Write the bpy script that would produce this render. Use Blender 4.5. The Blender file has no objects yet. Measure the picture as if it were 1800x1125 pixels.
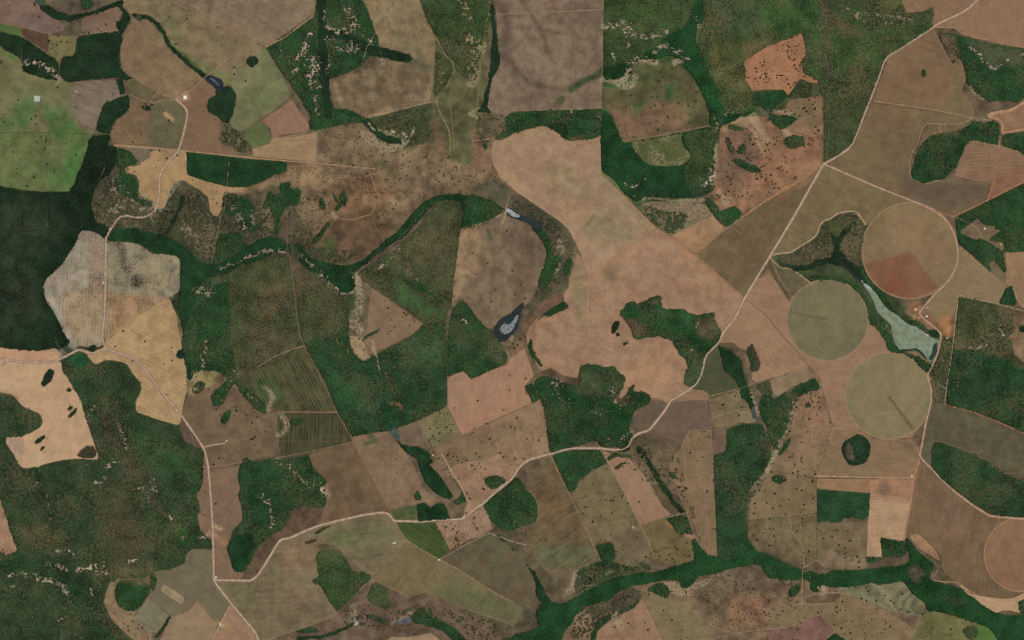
import bpy, math, random
import numpy as np
from mathutils import Vector
from mathutils.geometry import delaunay_2d_cdt
random.seed(7)
rng = np.random.default_rng(7)
scene = bpy.context.scene

# ---------------------------------------------------------------- camera, sky, sun, exposure
M = 6.0                                   # metres of ground per unit of the map grid below
MX, MY = 900.0, 562.5                     # map point under the camera
ALT = 42000.0
cam_data = bpy.data.cameras.new('camera')
cam_data.sensor_width = 36.0
cam_data.lens = 36.0 * ALT / (1800 * M)
cam_data.clip_start = 100.0
cam_data.clip_end = 400000.0
cam = bpy.data.objects.new('camera', cam_data)
cam.location = (0, 0, ALT)
scene.collection.objects.link(cam)
scene.camera = cam

SUN_EL, SUN_AZ = math.radians(53), math.radians(70)     # azimuth from north, clockwise
world = bpy.data.worlds.new('World')
scene.world = world
world.use_nodes = True
wn = world.node_tree
wn.nodes.clear()
sky = wn.nodes.new('ShaderNodeTexSky')
sky.sky_type = 'NISHITA'
sky.sun_disc = False
sky.sun_elevation = SUN_EL
sky.sun_rotation = SUN_AZ
sky.altitude = 400
bg = wn.nodes.new('ShaderNodeBackground')
bg.inputs['Strength'].default_value = 0.07
wo = wn.nodes.new('ShaderNodeOutputWorld')
wn.links.new(sky.outputs[0], bg.inputs[0])
wn.links.new(bg.outputs[0], wo.inputs[0])
sun_data = bpy.data.lights.new('sun', 'SUN')
sun_data.energy = 3.6
sun_data.angle = math.radians(0.53)
sun_data.color = (1.0, 0.96, 0.875)
sun = bpy.data.objects.new('sun', sun_data)
sd = Vector((math.cos(SUN_EL) * math.sin(SUN_AZ), math.cos(SUN_EL) * math.cos(SUN_AZ), math.sin(SUN_EL)))
sun.rotation_euler = sd.to_track_quat('Z', 'Y').to_euler()
sun.location = (3000, 1000, 6000)
scene.collection.objects.link(sun)
scene.view_settings.view_transform = 'Standard'
scene.view_settings.look = 'None'
scene.view_settings.gamma = 1.0
scene.view_settings.exposure = -0.16
scene.view_settings.use_curve_mapping = False
scene.render.engine = 'CYCLES'
scene.cycles.max_bounces = 4

# ---------------------------------------------------------------- small helpers
def pts(s):
    return [tuple(float(v) for v in p.split(',')) for p in s.split()]

def lin(c):
    c = np.asarray(c, dtype=float) / 255.0
    return np.where(c <= 0.04045, c / 12.92, ((c + 0.055) / 1.055) ** 2.4)

def world_xy(x, y):
    return (x - MX) * M, (MY - y) * M

def _hash(ix, iy, seed):
    h = (ix.astype(np.int64) * 374761393 + iy.astype(np.int64) * 668265263 + seed * 2147483647) & 0xffffffff
    h = ((h ^ (h >> 13)) * 1274126177) & 0xffffffff
    return ((h ^ (h >> 16)) & 0xffffff) / float(0xffffff)

def vnoise(x, y, scale, seed=0):
    x = np.asarray(x, dtype=float) / scale + 1000.5
    y = np.asarray(y, dtype=float) / scale + 1000.5
    ix, iy = np.floor(x), np.floor(y)
    fx, fy = x - ix, y - iy
    fx, fy = fx * fx * (3 - 2 * fx), fy * fy * (3 - 2 * fy)
    a, b = _hash(ix, iy, seed), _hash(ix + 1, iy, seed)
    c, d = _hash(ix, iy + 1, seed), _hash(ix + 1, iy + 1, seed)
    return (a + (b - a) * fx) * (1 - fy) + (c + (d - c) * fx) * fy

def fbm(x, y, scale, seed=0, octs=3):
    t = w = 0
    for k in range(octs):
        t = t + vnoise(x, y, scale / 2 ** k, seed + 17 * k) * 0.5 ** k
        w += 0.5 ** k
    return t / w

def smooth(a, b, v):
    t = np.clip((v - a) / (b - a), 0, 1)
    return t * t * (3 - 2 * t)

def inside(x, y, poly):
    r = np.zeros(x.shape, dtype=bool)
    n = len(poly)
    for i in range(n):
        x1, y1 = poly[i]
        x2, y2 = poly[(i + 1) % n]
        if y1 == y2:
            continue
        c = ((y1 > y) != (y2 > y)) & (x < (x2 - x1) * (y - y1) / (y2 - y1) + x1)
        r ^= c
    return r

def linedist(x, y, line, closed=False):
    d = np.full(x.shape, 1e9)
    n = len(line)
    for i in range(n if closed else n - 1):
        x1, y1 = line[i]
        x2, y2 = line[(i + 1) % n]
        dx, dy = x2 - x1, y2 - y1
        L = dx * dx + dy * dy + 1e-9
        t = np.clip(((x - x1) * dx + (y - y1) * dy) / L, 0, 1)
        d = np.minimum(d, (x - x1 - t * dx) ** 2 + (y - y1 - t * dy) ** 2)
    return np.sqrt(d)

def chaikin(p, n=1, closed=True):
    for _ in range(n):
        q = []
        m = len(p)
        for i in range(m if closed else m - 1):
            a, b = p[i], p[(i + 1) % m]
            q += [(a[0] * .75 + b[0] * .25, a[1] * .75 + b[1] * .25), (a[0] * .25 + b[0] * .75, a[1] * .25 + b[1] * .75)]
        if not closed:
            q = [p[0]] + q + [p[-1]]
        p = q
    return p

def resample(p, step, closed=True):
    q = []
    m = len(p)
    for i in range(m if closed else m - 1):
        a, b = p[i], p[(i + 1) % m]
        L = math.hypot(b[0] - a[0], b[1] - a[1])
        k = max(1, int(L / step))
        for j in range(k):
            q.append((a[0] + (b[0] - a[0]) * j / k, a[1] + (b[1] - a[1]) * j / k))
    if not closed:
        q.append(p[-1])
    return q

# ---------------------------------------------------------------- operations, painted in order over the map
OPS = []          # ground paint, fields, woods, clearings
SOFT = []         # soft patches of another soil or plant colour on any surface
TREES = []        # (x, y, radius, group)
def P(s, col, f=6, a=1.0, veg=None, sand=None, w=None):
    OPS.append(('P', pts(s), col, f, a, veg, sand, w))
def S(s, col, a=0.6, f=8, w=None, k='gf', n=0.0):
    SOFT.append((pts(s), col, a, f, w, k, n))
def F(name, label, s, col, **o):
    o.setdefault('cat', 'field' if 'field' in name else 'pasture')
    OPS.append(('F', pts(s), col, name, label, o))
def W(name, label, s, typ='green', stuff=False, w=None, **o):
    OPS.append(('W', pts(s), typ, name, label, stuff, w, o))
def C(s, w=8, t=0.5, veg=None, col=(176, 158, 132)):
    OPS.append(('C', pts(s), w, t, veg, col))
def D(s, dens, r=(0.7, 1.5), grp=None):
    OPS.append(('D', pts(s), dens, r, grp))
def N(s, grp):
    for p in s.split():
        v = [float(q) for q in p.split(',')]
        TREES.append((v[0], v[1], v[2] if len(v) > 2 else 1.5, grp))
# ---------------------------------------------------------------- the map: ground colours first
BR = (104, 84, 66)
P('-200,-200 2000,-200 2000,1325 -200,1325', (104, 88, 68), veg=.25, sand=.05)
P('0,0 330,0 240,40 215,60 105,62 40,50 0,45', (98, 84, 66), veg=.35)
P('0,330 200,250 360,330 500,460 380,520 330,560 330,760 400,1000 200,1125 0,1125', (58, 66, 45), 20, veg=.6)
P('150,330 200,300 260,350 330,350 480,330 500,430 420,450 330,440 190,400', (76, 74, 55), 10, veg=.6, sand=.15)
P('200,255 330,262 400,330 400,380 330,345 270,375 200,345', (80, 78, 58), 8, veg=.5, sand=.3)
P('380,325 560,300 640,330 660,430 600,470 510,430 380,445', (92, 80, 60), 12, veg=.55, sand=.2)
P('555,235 740,195 870,200 865,260 880,330 850,350 760,345 700,400 640,460 560,440 510,330 500,285 556,285', (116, 95, 72), 10, veg=.35, sand=.15)
P('560,240 700,250 790,265 850,280 860,320 780,330 700,300 600,300 560,290', (124, 103, 78), 14, veg=.3, sand=.2)
P('570,330 650,300 700,340 650,390 580,390', (118, 90, 66), 10, veg=.3)
P('585,380 660,370 690,400 640,455 560,430', (98, 76, 56), 10, veg=.3)
P('640,200 760,180 760,250 700,262', (70, 80, 50), 8, veg=.5, sand=.3)
P('735,0 870,0 860,60 848,200 832,290 790,280 765,190 760,60', (92, 90, 60), 6, veg=.4, sand=.1)
P('826,230 900,195 895,240 865,255 870,300 830,300', (118, 92, 72), 5, veg=.3, sand=.2)
P('855,190 895,196 890,215 860,245 835,248', (100, 84, 64), 5, veg=.3)
P('840,320 880,310 1000,400 1000,480 930,560 905,600 880,540 960,430 900,370 850,350', (84, 76, 60), 8, veg=.4, sand=.2)
P('380,470 560,450 640,510 600,620 560,640 440,660 360,640 340,560', (62, 70, 45), 12, veg=.5)
P('420,450 520,430 600,500 530,520 520,600 450,640 400,600 410,500', (78, 70, 50), 14, veg=.45, sand=.15)
P('400,650 470,640 600,740 620,800 480,830 360,830 320,740 340,660', (98, 82, 62), 10, veg=.35, sand=.15)
P('430,740 490,730 480,800 440,800 360,800 360,750 400,700', (104, 86, 66), 8, veg=.25)
P('415,820 580,790 580,900 500,960 430,1015 395,960 420,880', (70, 74, 48), 8, veg=.5, sand=.1)
P('440,1015 400,1010 500,900 560,890 690,900 660,915 500,950', (96, 78, 60), 6, veg=.4)
P('480,900 570,890 600,915 490,955 470,935', (92, 72, 56), 6, veg=.4)
P('160,1000 280,1000 270,1060 290,1125 180,1125', (104, 92, 68), 8, veg=.4, sand=.2)
P('630,1030 760,1030 900,1080 950,1100 950,1125 470,1125 600,1060', (104, 85, 68), 6, veg=.3, sand=.1)
P('690,930 960,930 960,1110 870,1110', (92, 80, 60), 6, veg=.3)
P('920,990 1060,940 1060,1020 960,1060', (96, 84, 62), 6, veg=.3)
P('1010,1000 1130,980 1130,1010 1040,1030', (70, 84, 48), 6, veg=.5)
P('1000,1080 1110,1025 1240,990 1340,985 1420,1020 1500,1030 1600,1060 1640,1125 960,1125', (118, 96, 74), 8, veg=.4, sand=.2)
P('1030,1060 1110,1035 1130,1060 1110,1080 1040,1085', (92, 76, 60), 6, veg=.5)
P('1230,1000 1300,990 1350,1020 1360,1060 1300,1080 1230,1050', (108, 92, 72), 10, veg=.4)
P('1240,1040 1290,1030 1270,1100 1230,1080', (104, 90, 68), 12, veg=.35)
P('1280,1050 1350,1040 1360,1090 1280,1100', (128, 96, 72), 12, veg=.4)
P('1060,780 1260,760 1260,980 1050,980', (104, 88, 68), 6, veg=.35, sand=.05)
P('1050,-10 1240,-10 1210,120 1270,290 1150,400 1050,320', (60, 82, 44), 8, veg=.35)
P('1220,-10 1640,-10 1640,50 1550,110 1500,255 1450,290 1350,345 1270,370 1240,200', (72, 80, 48), 10, veg=.5)
P('1350,290 1450,285 1350,350 1275,400 1240,360', (140, 104, 76), 5, veg=.25)
P('1640,45 1800,60 1800,200 1700,210', (104, 86, 66), 5, veg=.4)
P('1600,200 1800,190 1800,420 1600,330', (100, 86, 66), 5, veg=.3)
P('1680,380 1800,400 1800,560 1750,560', (112, 96, 70), 6, veg=.3)
P('1350,440 1530,370 1530,470 1620,570 1660,590 1640,660 1560,610 1520,540 1380,480', (66, 74, 48), 6, veg=.5)
P('1600,540 1680,545 1672,600 1650,592 1612,560', (124, 94, 66), 6, veg=.15)
P('1655,590 1800,600 1800,770 1630,700 1635,660', (60, 74, 44), 6, veg=.5)
P('1330,660 1440,640 1470,760 1440,830 1440,1000 1300,990 1300,900', (100, 88, 68), 8, veg=.4, sand=.25)
P('1430,830 1800,800 1800,1125 1600,1060 1430,1000', (98, 84, 62), 8, veg=.4)
P('1245,620 1300,620 1335,745 1250,770 1240,700', (84, 78, 56), 6, veg=.3)
P('1060,60 1060,160 1110,110 1110,60', (56, 76, 42), 5, veg=.5)

# ---------------------------------------------------------------- north-west
F('crop_field', 'mauve grey pasture in the top corner beside the dammed creek', '-3,-3 60,-3 66,6 72,18 90,30 104,36 114,46 112,54 86,60 38,48 -3,39', (122, 98, 86), T=3, cat='pasture', veg=.1)
F('pasture', 'dark brown wedge of pasture above the bushy creek bend', '38.5,49 85,60 84,92 65,80 50,70 39,60', (88, 66, 50), veg=.1)
F('pasture', 'olive square paddock with dark dots between dark brown wedge and wood', '86,60 100,63 135,63 133,90 131,98 116,97 105,101 104,109 95,103 86,97', (116, 106, 70), T=22)
F('pasture', 'mauve cleared ground below the creek with rough stubble', '145,30 180,20 205,8 213,14 214,26 207,36 205,48 207,53 150,60 142,48', (122, 98, 80), veg=.35, T=6, n=1)
F('pasture', 'bright green pasture strip at the left edge above the creek wood', '-3,43 12,42 38,49 38,68 22,62 8,56 -3,55', (84, 104, 56), n=1)
F('pasture', 'large green and tan pasture with a square pale tank at the left edge', '-3,79 12,84 35,103 38,124 60,131 100,143 132,144 120,170 124,185 130,212 165,230 163,235 80,232 -3,233', (112, 108, 74), mot=.35, T=2, rows=(90, 26, .03), near='1')
F('pasture', 'striped green pasture below the thin track at the left edge', '-3,233.5 80,232.5 160,236 157,258 140,300 131,325 124,336 75,337 40,334 10,328 -3,325', (98, 106, 64), rows=(88, 34, .08), mot=.35, T=6)
F('pasture', 'mauve grey cleared land with faint combing beside the narrow dark wood', '132,144 190,140 206,141 211,165 222,165 200,175 184,180 178,190 172,208 165,227 140,218 130,212 124,185 120,172', (122, 106, 88), veg=.3, sand=.3, T=4, streak=(160, .15))
F('pasture', 'tan grazing land below the curved creek with radiating cattle trails', '234,34 248,32 262,38 276,52 292,76 304,90 320,104 345,124 357,137 318,160 309,173 277,163 256,153 240,142 220,140 214,118 211,95 214,72 217,60', (127, 104, 78), T=1.5, mot=.25)
F('pasture', 'small grey green triangle paddock beneath the trail from the wood', '220,141 240,141 262,155 276,163 262,178 240,170 229,166', (100, 92, 66), veg=.1)
F('pasture', 'brown paddock left of the farm orchard', '228,168 244,176 260,180 262,190 266,202 261,215 259,255 195,251 200,222 206,212 222,200 229,190', (116, 94, 70), T=3, mot=.3)
F('pasture', 'greyish green paddock with a tan patch right of the orchard', '263,182 285,176 307,176 318,187 326,196 327,206 320,236 314,262 259,256 261,220 266,200', (104, 96, 70), T=3, mot=.2)
F('pasture', 'smooth brown field by the white roofed barn', '309,173 357,138 366,142 381,160 379,168 365,173 366,194 386,208 389,224 383,246 400,262 414,266 408,270 330,266 314,263 322,236 330,204 330,195', (123, 97, 74), mot=.15, T=1.5)
F('pasture', 'olive tan grazing land between the curved creek and diagonal track', '212,-3 293,-3 340,21 400,50 452,77 467,84 450,97 436,100 430,115 415,120 416,150 400,147 375,134 360,128 340,108 318,88 305,80 290,60 280,44 268,30 250,25 236,27 226,22 214,10', (124, 108, 80), mot=.35, T=2)
F('crop_field', 'large greyish tan field above the diagonal track at the top', '297,-3 556,-3 554,10 553,23 467,82 452,76 400,49 341,20', (129, 108, 86), mot=.3, streak=(-30, .05))
F('pasture', 'pale green pasture with criss crossing trails below the small round copse', '452,97 467,84 480,104 512,165 505,176 478,196 460,205 440,222 425,232 407,224 404,212 412,190 414,168 410,152 416,122 432,116', (112, 110, 78), mot=.25, T=1)
F('crop_field', 'smooth pinkish brown triangular field between green paddocks', '512,175 546,222 540,232 500,236 478,243 476,228 460,212 485,195', (140, 108, 87), mot=.08)
F('pasture', 'small green paddock with a rounded corner next to the pinkish field', '426,232 440,222 459,213 468,220 477,240 474,250 460,256 443,259 432,246', (96, 104, 64), T=5)
F('crop_field', 'pale sandy strip field left of the rough savanna', '443,262 474,252 478,243 520,240 556,234 556,285 503,281 440,275 446,270', (152, 124, 92), T=1.5, mot=.15)
F('crop_field', 'long pale strip of bare ground above the two dark plantations', '200,253 262,257 330,264 440,275 556,285 648,295 648,297 556,288 440,279 404,273 328,266 260,262 204,258', (146, 118, 88), mot=.2)
F('pasture', 'pale sandy clearing with lobed edges crossed by the white road', '312,264 328,266 328,305 345,312 370,320 399,329 425,328 440,332 420,338 400,336 394,350 393,360 388,374 380,381 369,376 367,352 362,342 345,330 320,316 305,322 296,340 292,362 284,368 276,364 268,360 270,352 250,346 243,336 246,324 240,306 222,304 221,293 232,292 246,290 250,282 262,276 266,264', (160, 130, 92), n=1, T=5, mot=.25, sand=.1)
F('pasture', 'rough brown and grey clearing below the diagonal paddocks', '205,256 228,258 262,262 266,276 250,284 240,290 236,276 222,268 208,264', (112, 98, 78), n=1, veg=.3, sand=.3)

P('400,330 450,326 505,302 508,289 560,288 590,320 540,330 480,326 440,340 400,345', (140, 114, 84), 5, veg=.45, sand=.3)
D('410,332 450,326 505,302 510,290 640,300 640,330 560,345 500,340 440,345', 24, (.6, 1.2), 'dark bush on the rough strip below the long pale track')
W('scrubland', 'grey brown scrub around the bend of the white road', '205,300 222,330 245,350 270,366 285,372 270,384 230,382 205,392 188,410 165,385 152,360 160,325 190,300', 'scrub', stuff=True, lace=.38)
W('scrubland', 'mottled green scrub hills between the road bend and gallery forest', '295,350 315,325 345,335 362,350 368,376 385,382 382,420 372,455 345,450 325,428 300,418 250,404 215,400 215,385 260,385 285,372', 'scrub', stuff=True, lace=.3)
W('scrubland', 'mottled green scrub hills right of the vertical track under the plantations', '392,335 430,345 455,352 465,375 480,400 500,425 470,412 440,424 400,455 378,455 386,400', 'scrub', stuff=True, lace=.36)
W('scrubland', 'patchy scrub above the gallery forest bend', '515,395 545,385 550,430 600,440 640,440 600,462 570,464 540,450 520,424 505,420', 'scrub', stuff=True, lace=.55)
W('scrubland', 'patchy scrub on the stony savanna south of the gully fan', '500,330 560,335 580,330 580,400 540,410 500,390 480,410 460,370', 'scrub', stuff=True, lace=.8)
W('scrubland', 'sprinkled scrub along the winding savanna road', '560,240 640,215 700,262 760,255 790,270 860,300 880,320 840,345 780,340 700,395 600,380 640,320 560,290', 'scrub', stuff=True, lace=.87)
W('woodland', 'creek woodland winding below the mauve corner pasture', '70,8 84,8 95,16 120,26 150,24 175,14 203,3 210,0 216,0 214,12 222,20 232,33 224,46 216,60 207,50 203,40 212,36 215,22 209,9 190,16 140,30 128,34 122,37 110,34 92,30 76,18', 'dark')
W('woodland', 'small green wood standing above the creek at the top', '141,-3 160,-3 165,10 156,16 146,14', 'green')
W('woodland', 'creek wood running in from the left edge with pale sandy gaps', '-3,55 16,58 30,62 38,66 52,72 66,84 84,96 104,108 104,130 103,142 75,136 50,130 38,122 38,103 22,92 -3,80', 'dark')
W('woodland', 'dense dark block of woodland under the olive paddock', '150,62 207,54 214,58 216,68 212,80 209,92 210,116 216,124 222,132 238,138 225,140 214,136 170,139 132,142 116,142 105,134 106,112 112,98 131,98 134,88 136,64', 'dark')
W('woodland', 'narrow dark strip of trees between mauve clearing and triangle paddock', '204,140 215,136 219,150 222,165 212,165 208,152', 'dark', ns=1)
W('woodland', 'dark wood with pointed lower end between clearing and brown paddock', '184,180 200,175 218,169 227,168 228,186 224,196 208,207 201,214 196,225 194,235 168,230 172,210 178,194', 'dark')
W('forest', 'long dark diagonal forest belt between green pasture and clearing', '160,236 194,236 190,252 188,280 180,300 168,325 162,345 160,365 168,385 150,392 120,380 100,372 80,350 75,337 124,336 140,300 154,262', 'deep', stuff=True)
W('woodland', 'thin line of creek trees curving between tan pastures', '236,27 250,27 262,31 276,42 290,60 297,78 310,92 322,103 336,114 345,124', 'dark', w=6)
W('woodland', 'creek trees above the dark pond', '342,120 352,122 362,130 370,138 364,140 352,133', 'dark')
W('woodland', 'swampy wood enclosing the tail of the dark pond', '366,141 374,150 384,162 396,150 402,150 408,156 416,164 414,180 408,200 402,214 392,215 384,206 374,200 366,194 365,173 382,165', 'dark')
W('woodland', 'broken creek wood below the swampy pond', '391,217 402,215 410,226 420,236 432,246 442,258 442,266 428,270 412,260 398,252 384,246 388,230', 'mixed', lace=.5)
W('plantation', 'left rectangular dark tree plantation beside the sandy clearing', '328.5,267 403,273 399,327 385,323 365,318 345,312 329,305', 'darkgreen', ns=1)
W('plantation', 'right dark tree plantation with rounded lower corner', '405,274 503,283 503,299 495,303 482,306 466,316 450,322 430,328 400,327', 'darkgreen', ns=1)
W('copse', 'small dark five sided copse alone in the olive pasture', '434,102 444,97 450,100 454,106 450,113 443,118 438,115 434,112', 'dark')
W('copse', 'farm orchard of dark trees around a tan yard', '249,178 258,175 268,178 270,186 266,192 256,194 250,190', 'dark', lace=.5)
W('woodland', 'woodland with lobed edge left of the sandy clearing', '205,258 220,260 238,275 243,285 224,290 219,300 224,307 238,310 242,328 240,342 252,350 266,354 270,362 262,368 240,352 222,345 205,335 200,320 216,300 204,285', 'green')
W('woodland', 'bushy wood right of the sandy clearing tongue', '393,338 412,344 430,348 444,354 446,370 440,380 448,394 456,400 444,410 430,402 415,386 400,374 392,364', 'green', lace=.12)
W('woodland', 'low green wood left of the gallery forest arch', '384,412 400,408 426,408 428,426 440,432 420,446 396,458 380,460 380,435', 'green', lace=.1)
W('woodland', 'branched dark green wood on the stony savanna', '490,322 510,318 510,332 527,330 528,350 522,361 503,362 498,372 490,385 488,414 480,414 484,395 480,378 474,358 468,367 462,366 463,354 470,348 470,336 477,336 478,344 492,341', 'green', lace=.12)
W('copse', 'thin green gully wood climbing from the gallery forest', '576,388 566,402 552,418 548,428 558,424 570,408 582,388', 'green')
W('copse', 'small green gully bush above the bare fan', '561,350 566,346 572,362 570,368 562,365', 'green')
W('copse', 'green gully trees on the left side of the bare fan', '582,334 590,345 596,356 600,356 596,346 604,330 610,345 608,362 600,360 592,372 588,365 596,356 588,352', 'green')
W('woodland', 'narrow band of gully trees between rough hillside and road bend', '322,345 318,360 308,380 300,398 292,410', 'dark', w=5)

# lacy sand in the north-west
C('45,112 60,108 75,112 90,122 104,138', 12, .5)
C('205,330 230,350 250,360 268,372', 26, .38, col=(120, 112, 92))
C('195,372 210,365', 14, .4, col=(130, 120, 100))
C('180,290 190,310 215,325', 14, .2, col=(120, 108, 88))
C('310,320 300,335 290,355', 10, .4, col=(128, 116, 90))
C('405,355 412,370 425,385 430,398', 12, .5, col=(138, 125, 98))
C('440,372 447,392', 6, .5)
C('320,395 335,410 350,430', 16, .3, col=(130, 112, 88))
C('372,400 368,440', 10, .3, col=(120, 100, 80))
C('0,475 15,478', 12, .4, col=(110, 100, 70))
C('8,545 25,540 20,560 5,575', 12, .45, col=(140, 135, 115))
C('55,560 60,550', 10, .45, col=(140, 135, 115))
C('75,590 95,593 100,605', 5, .6)

# ---------------------------------------------------------------- west: big forest and cleared fields
W('forest', 'very dark forest filling the left edge around the grey clearing', '-3,326 40,335 76,338 100,366 130,372 160,360 162,340 185,300 190,256 205,256 203,285 190,310 165,320 152,350 152,378 166,388 186,396 190,405 186,418 160,405 140,404 136,425 118,450 104,470 84,485 76,500 80,528 92,545 104,565 114,588 124,605 108,612 92,612 70,616 45,615 20,612 -3,610', 'deep', stuff=True)
P('20,350 60,352 85,365 100,395 85,400 40,380', (76, 70, 52), 6)
W('forest', 'dark gallery forest winding from the road bend to the valley junction', '187,420 192,412 204,402 230,400 255,404 280,410 292,414 300,420 325,430 345,455 366,464 390,462 420,440 450,422 470,414 490,417 504,428 522,424 535,440 545,452 575,462 610,467 640,455 655,440 672,428 700,405 720,380 745,355 765,343 800,340 835,343 860,350 878,360 885,370 866,382 850,392 834,396 812,403 811,378 813,360 806,352 790,350 765,357 748,372 735,390 710,415 680,432 662,448 645,462 620,478 624,500 620,512 608,516 596,508 580,494 562,482 545,477 525,455 500,440 485,443 465,450 450,460 420,465 400,480 368,485 352,500 340,520 350,560 345,590 325,600 318,560 312,545 316,525 317,500 318,470 314,450 290,446 272,446 255,436 235,425 205,424', 'darkgreen', stuff=True)
F('crop_field', 'grey cleared field west of the white road with orange stripes below', '140,404 158,404 170,408 184,419 184,480 183,562 180,592 183,606 164,612 140,606 130,610 118,590 110,565 98,545 88,532 80,528 76,500 84,487 102,474 116,452 134,425', (132, 122, 104), rows=(88, 34, .15), mot=.5, n=1, sand=.75)
F('crop_field', 'grey and orange cleared field east of the white road with black burn marks', '187,424 205,425 232,424 248,430 256,436 272,446 288,445 304,448 314,450 318,464 315,480 317,500 314,514 298,522 282,532 240,555 205,583 186,600 182,590 185,562 187,500', (128, 118, 94), rows=(88, 32, .15), mot=.5, n=1, sand=.7)
F('crop_field', 'golden tan field with diagonal furrows below the grey clearing', '298,523 303,540 310,552 312,575 318,600 320,622 328,650 326,666 329,680 322,710 316,748 280,738 238,723 235,705 249,687 245,672 236,662 228,645 220,637 196,632 182,634 166,642 152,622 142,614 164,617 184,612 184,598 205,582 240,556', (168, 138, 100), rows=(-28, 40, .07), mot=.25, T=1, n=1)
F('crop_field', 'reddish pale field strip above the white road at the left edge', '-3,610 25,613 60,616 85,616 97,611 105,622 104,632 88,636 40,636 -3,627', (182, 142, 108), mot=.12)
F('crop_field', 'big pale wheat coloured field with oval copses at the left edge', '-3,630 40,638 88,638 106,633 110,648 114,660 126,668 134,688 143,706 150,732 162,770 175,808 132,806 105,809 62,820 45,824 32,818 22,795 8,775 12,766 35,769 52,760 66,755 76,746 72,728 58,722 38,714 24,692 -3,690', (186, 151, 117), mot=.12, streak=(75, .05), n=1)
F('crop_field', 'tan field sliver cut by the left edge with two dark hedge stubs', '-3,868 10,905 20,940 31,968 9,976 -3,965', (150, 118, 92), T=5)
F('pasture', 'peninsula of brown pasture crossed by the white road to the south', '358,788 366,830 420,818 417,840 422,858 418,872 426,890 425,916 410,930 404,948 397,962 404,982 408,1000 425,1004 428,1012 418,1019 377,1019 376,965 373,948 350,934 346,912 352,894 342,874 356,852 358,832 352,800', (126, 100, 80), T=2, mot=.2)
F('pasture', 'rough brown pasture with a farm lane beside the road junction', '330,692 400,668 440,690 475,730 478,795 420,815 366,832 358,790 345,772 335,760 322,748 318,735', (112, 92, 70), veg=.15, T=5, mot=.35)
F('pasture', 'grey mauve strip between dark wood and white road', '316,750 318,735 345,770 357,786 340,785 326,776 320,765', (98, 80, 66), veg=.1)
P('330,640 350,630 380,660 372,720 330,710', (128, 114, 76), 8, veg=.5, sand=.3)

W('forest', 'huge dark green wood across the lower left of the land', '-3,692 22,694 34,714 58,722 72,730 74,745 52,760 34,768 10,766 8,776 24,800 32,818 45,825 62,821 105,810 132,807 176,809 166,775 150,732 143,706 132,685 120,665 112,655 108,640 118,628 140,617 152,624 166,643 182,634 196,632 217,637 228,646 236,662 246,672 249,687 235,705 238,724 280,739 314,748 322,770 327,778 345,786 357,788 358,820 356,850 344,872 352,893 346,912 352,935 372,948 375,965 355,965 335,962 325,975 325,990 290,1003 272,1000 268,1002 250,1015 205,1015 190,1030 182,1045 183,1065 195,1090 232,1125 232,1130 -3,1130 -3,980 9,977 32,970 20,938 10,903 -3,865', 'sw', stuff=True)
W('woodland', 'green woodland between golden field and brown hill pasture', '318,600 330,560 345,520 352,500 368,486 400,490 405,540 400,600 412,640 420,655 400,664 380,650 345,650 330,672 328,648', 'green', lace=.1)
W('copse', 'small dark copse cut into the right edge of the golden field', '310,622 318,611 324,614 325,626 318,630 311,628', 'dark')
W('copse', 'oval dark copse in the pale wheat field', '73,678 74,668 80,655 88,647 95,650 94,661 88,670 78,678', 'dark')
W('copse', 'small square dark copse right in the pale wheat field', '116,686 121,680 126,684 122,688', 'dark', ns=1)
W('copse', 'thin slanted copse lowest of the trio in the pale wheat field', '119,731 125,723 134,716 134,722 126,730 121,734', 'dark')
W('copse', 'upper copse of the trio in the pale wheat field', '118,719 124,712 128,716 122,721', 'dark')
W('copse', 'long slanted copse beside the lower left bay of the pale wheat field', '61,775 70,768 79,764 79,769 70,777 63,780', 'dark')
W('copse', 'small round copse near the bottom of the pale wheat field', '71,790 74,783 79,784 78,788 73,791', 'dark')
W('copse', 'brown green thicket in the bottom corner of the pale wheat field', '134,802 142,790 152,782 164,783 168,790 170,803 150,806', 'brown')
W('copse', 'swampy bright green grove below the road crossing', '118,630 132,622 145,622 156,630 155,640 142,646 125,640', 'bright')
W('copse', 'dark grove above the road bend by the golden field', '150,612 160,606 168,604 168,616 158,617', 'dark')
W('copse', 'green grove west of the brown hill pasture', '338,678 346,670 360,672 358,684 345,692 338,688', 'green')
W('woodland', 'green wood spur left of the brown hill pasture', '372,690 385,682 398,664 412,656 420,668 404,680 398,700 388,712 372,712', 'green', lace=.15)
W('copse', 'slim green grove inside the brown hill pasture', '387,742 392,728 402,718 408,722 402,736 398,744', 'green')
W('woodland', 'dark tree line between two rough pastures south of the hills', '412,662 428,666 446,684 456,700 470,715 466,728 452,720 436,705 424,690 412,672', 'green')
W('woodland', 'green wooded valley right of the peninsula pasture', '430,800 448,812 470,806 500,806 545,800 548,820 575,845 570,860 575,880 566,895 530,886 512,893 500,925 480,940 462,950 450,966 438,990 430,1004 412,1003 400,965 406,950 416,935 428,915 426,890 420,872 424,856 418,840 422,820', 'green', stuff=False)
W('woodland', 'dark pocket of wood ending in a pointed tip above the junction road', '400,962 410,945 420,940 440,935 448,950 436,975 432,1000 420,1004 410,1000', 'darkgreen')
C('340,655 345,680 335,690', 12, .45, col=(150, 132, 90))
C('352,660 358,640 355,625', 6, .5)
C('362,600 360,620', 6, .4)
C('165,715 160,728 155,740', 5, .4)
C('205,740 212,755 218,775 222,790', 7, .5)
C('185,825 200,810 212,808', 7, .5)
C('165,845 180,850 185,838', 8, .45)
C('270,835 268,850 275,870', 9, .55)
C('240,862 252,858', 8, .35)
C('258,870 270,885', 8, .35)
C('60,800 82,870 86,888', 4, .3)
C('85,905 90,910', 6, .4)
C('75,930 85,925', 8, .25)
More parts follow.
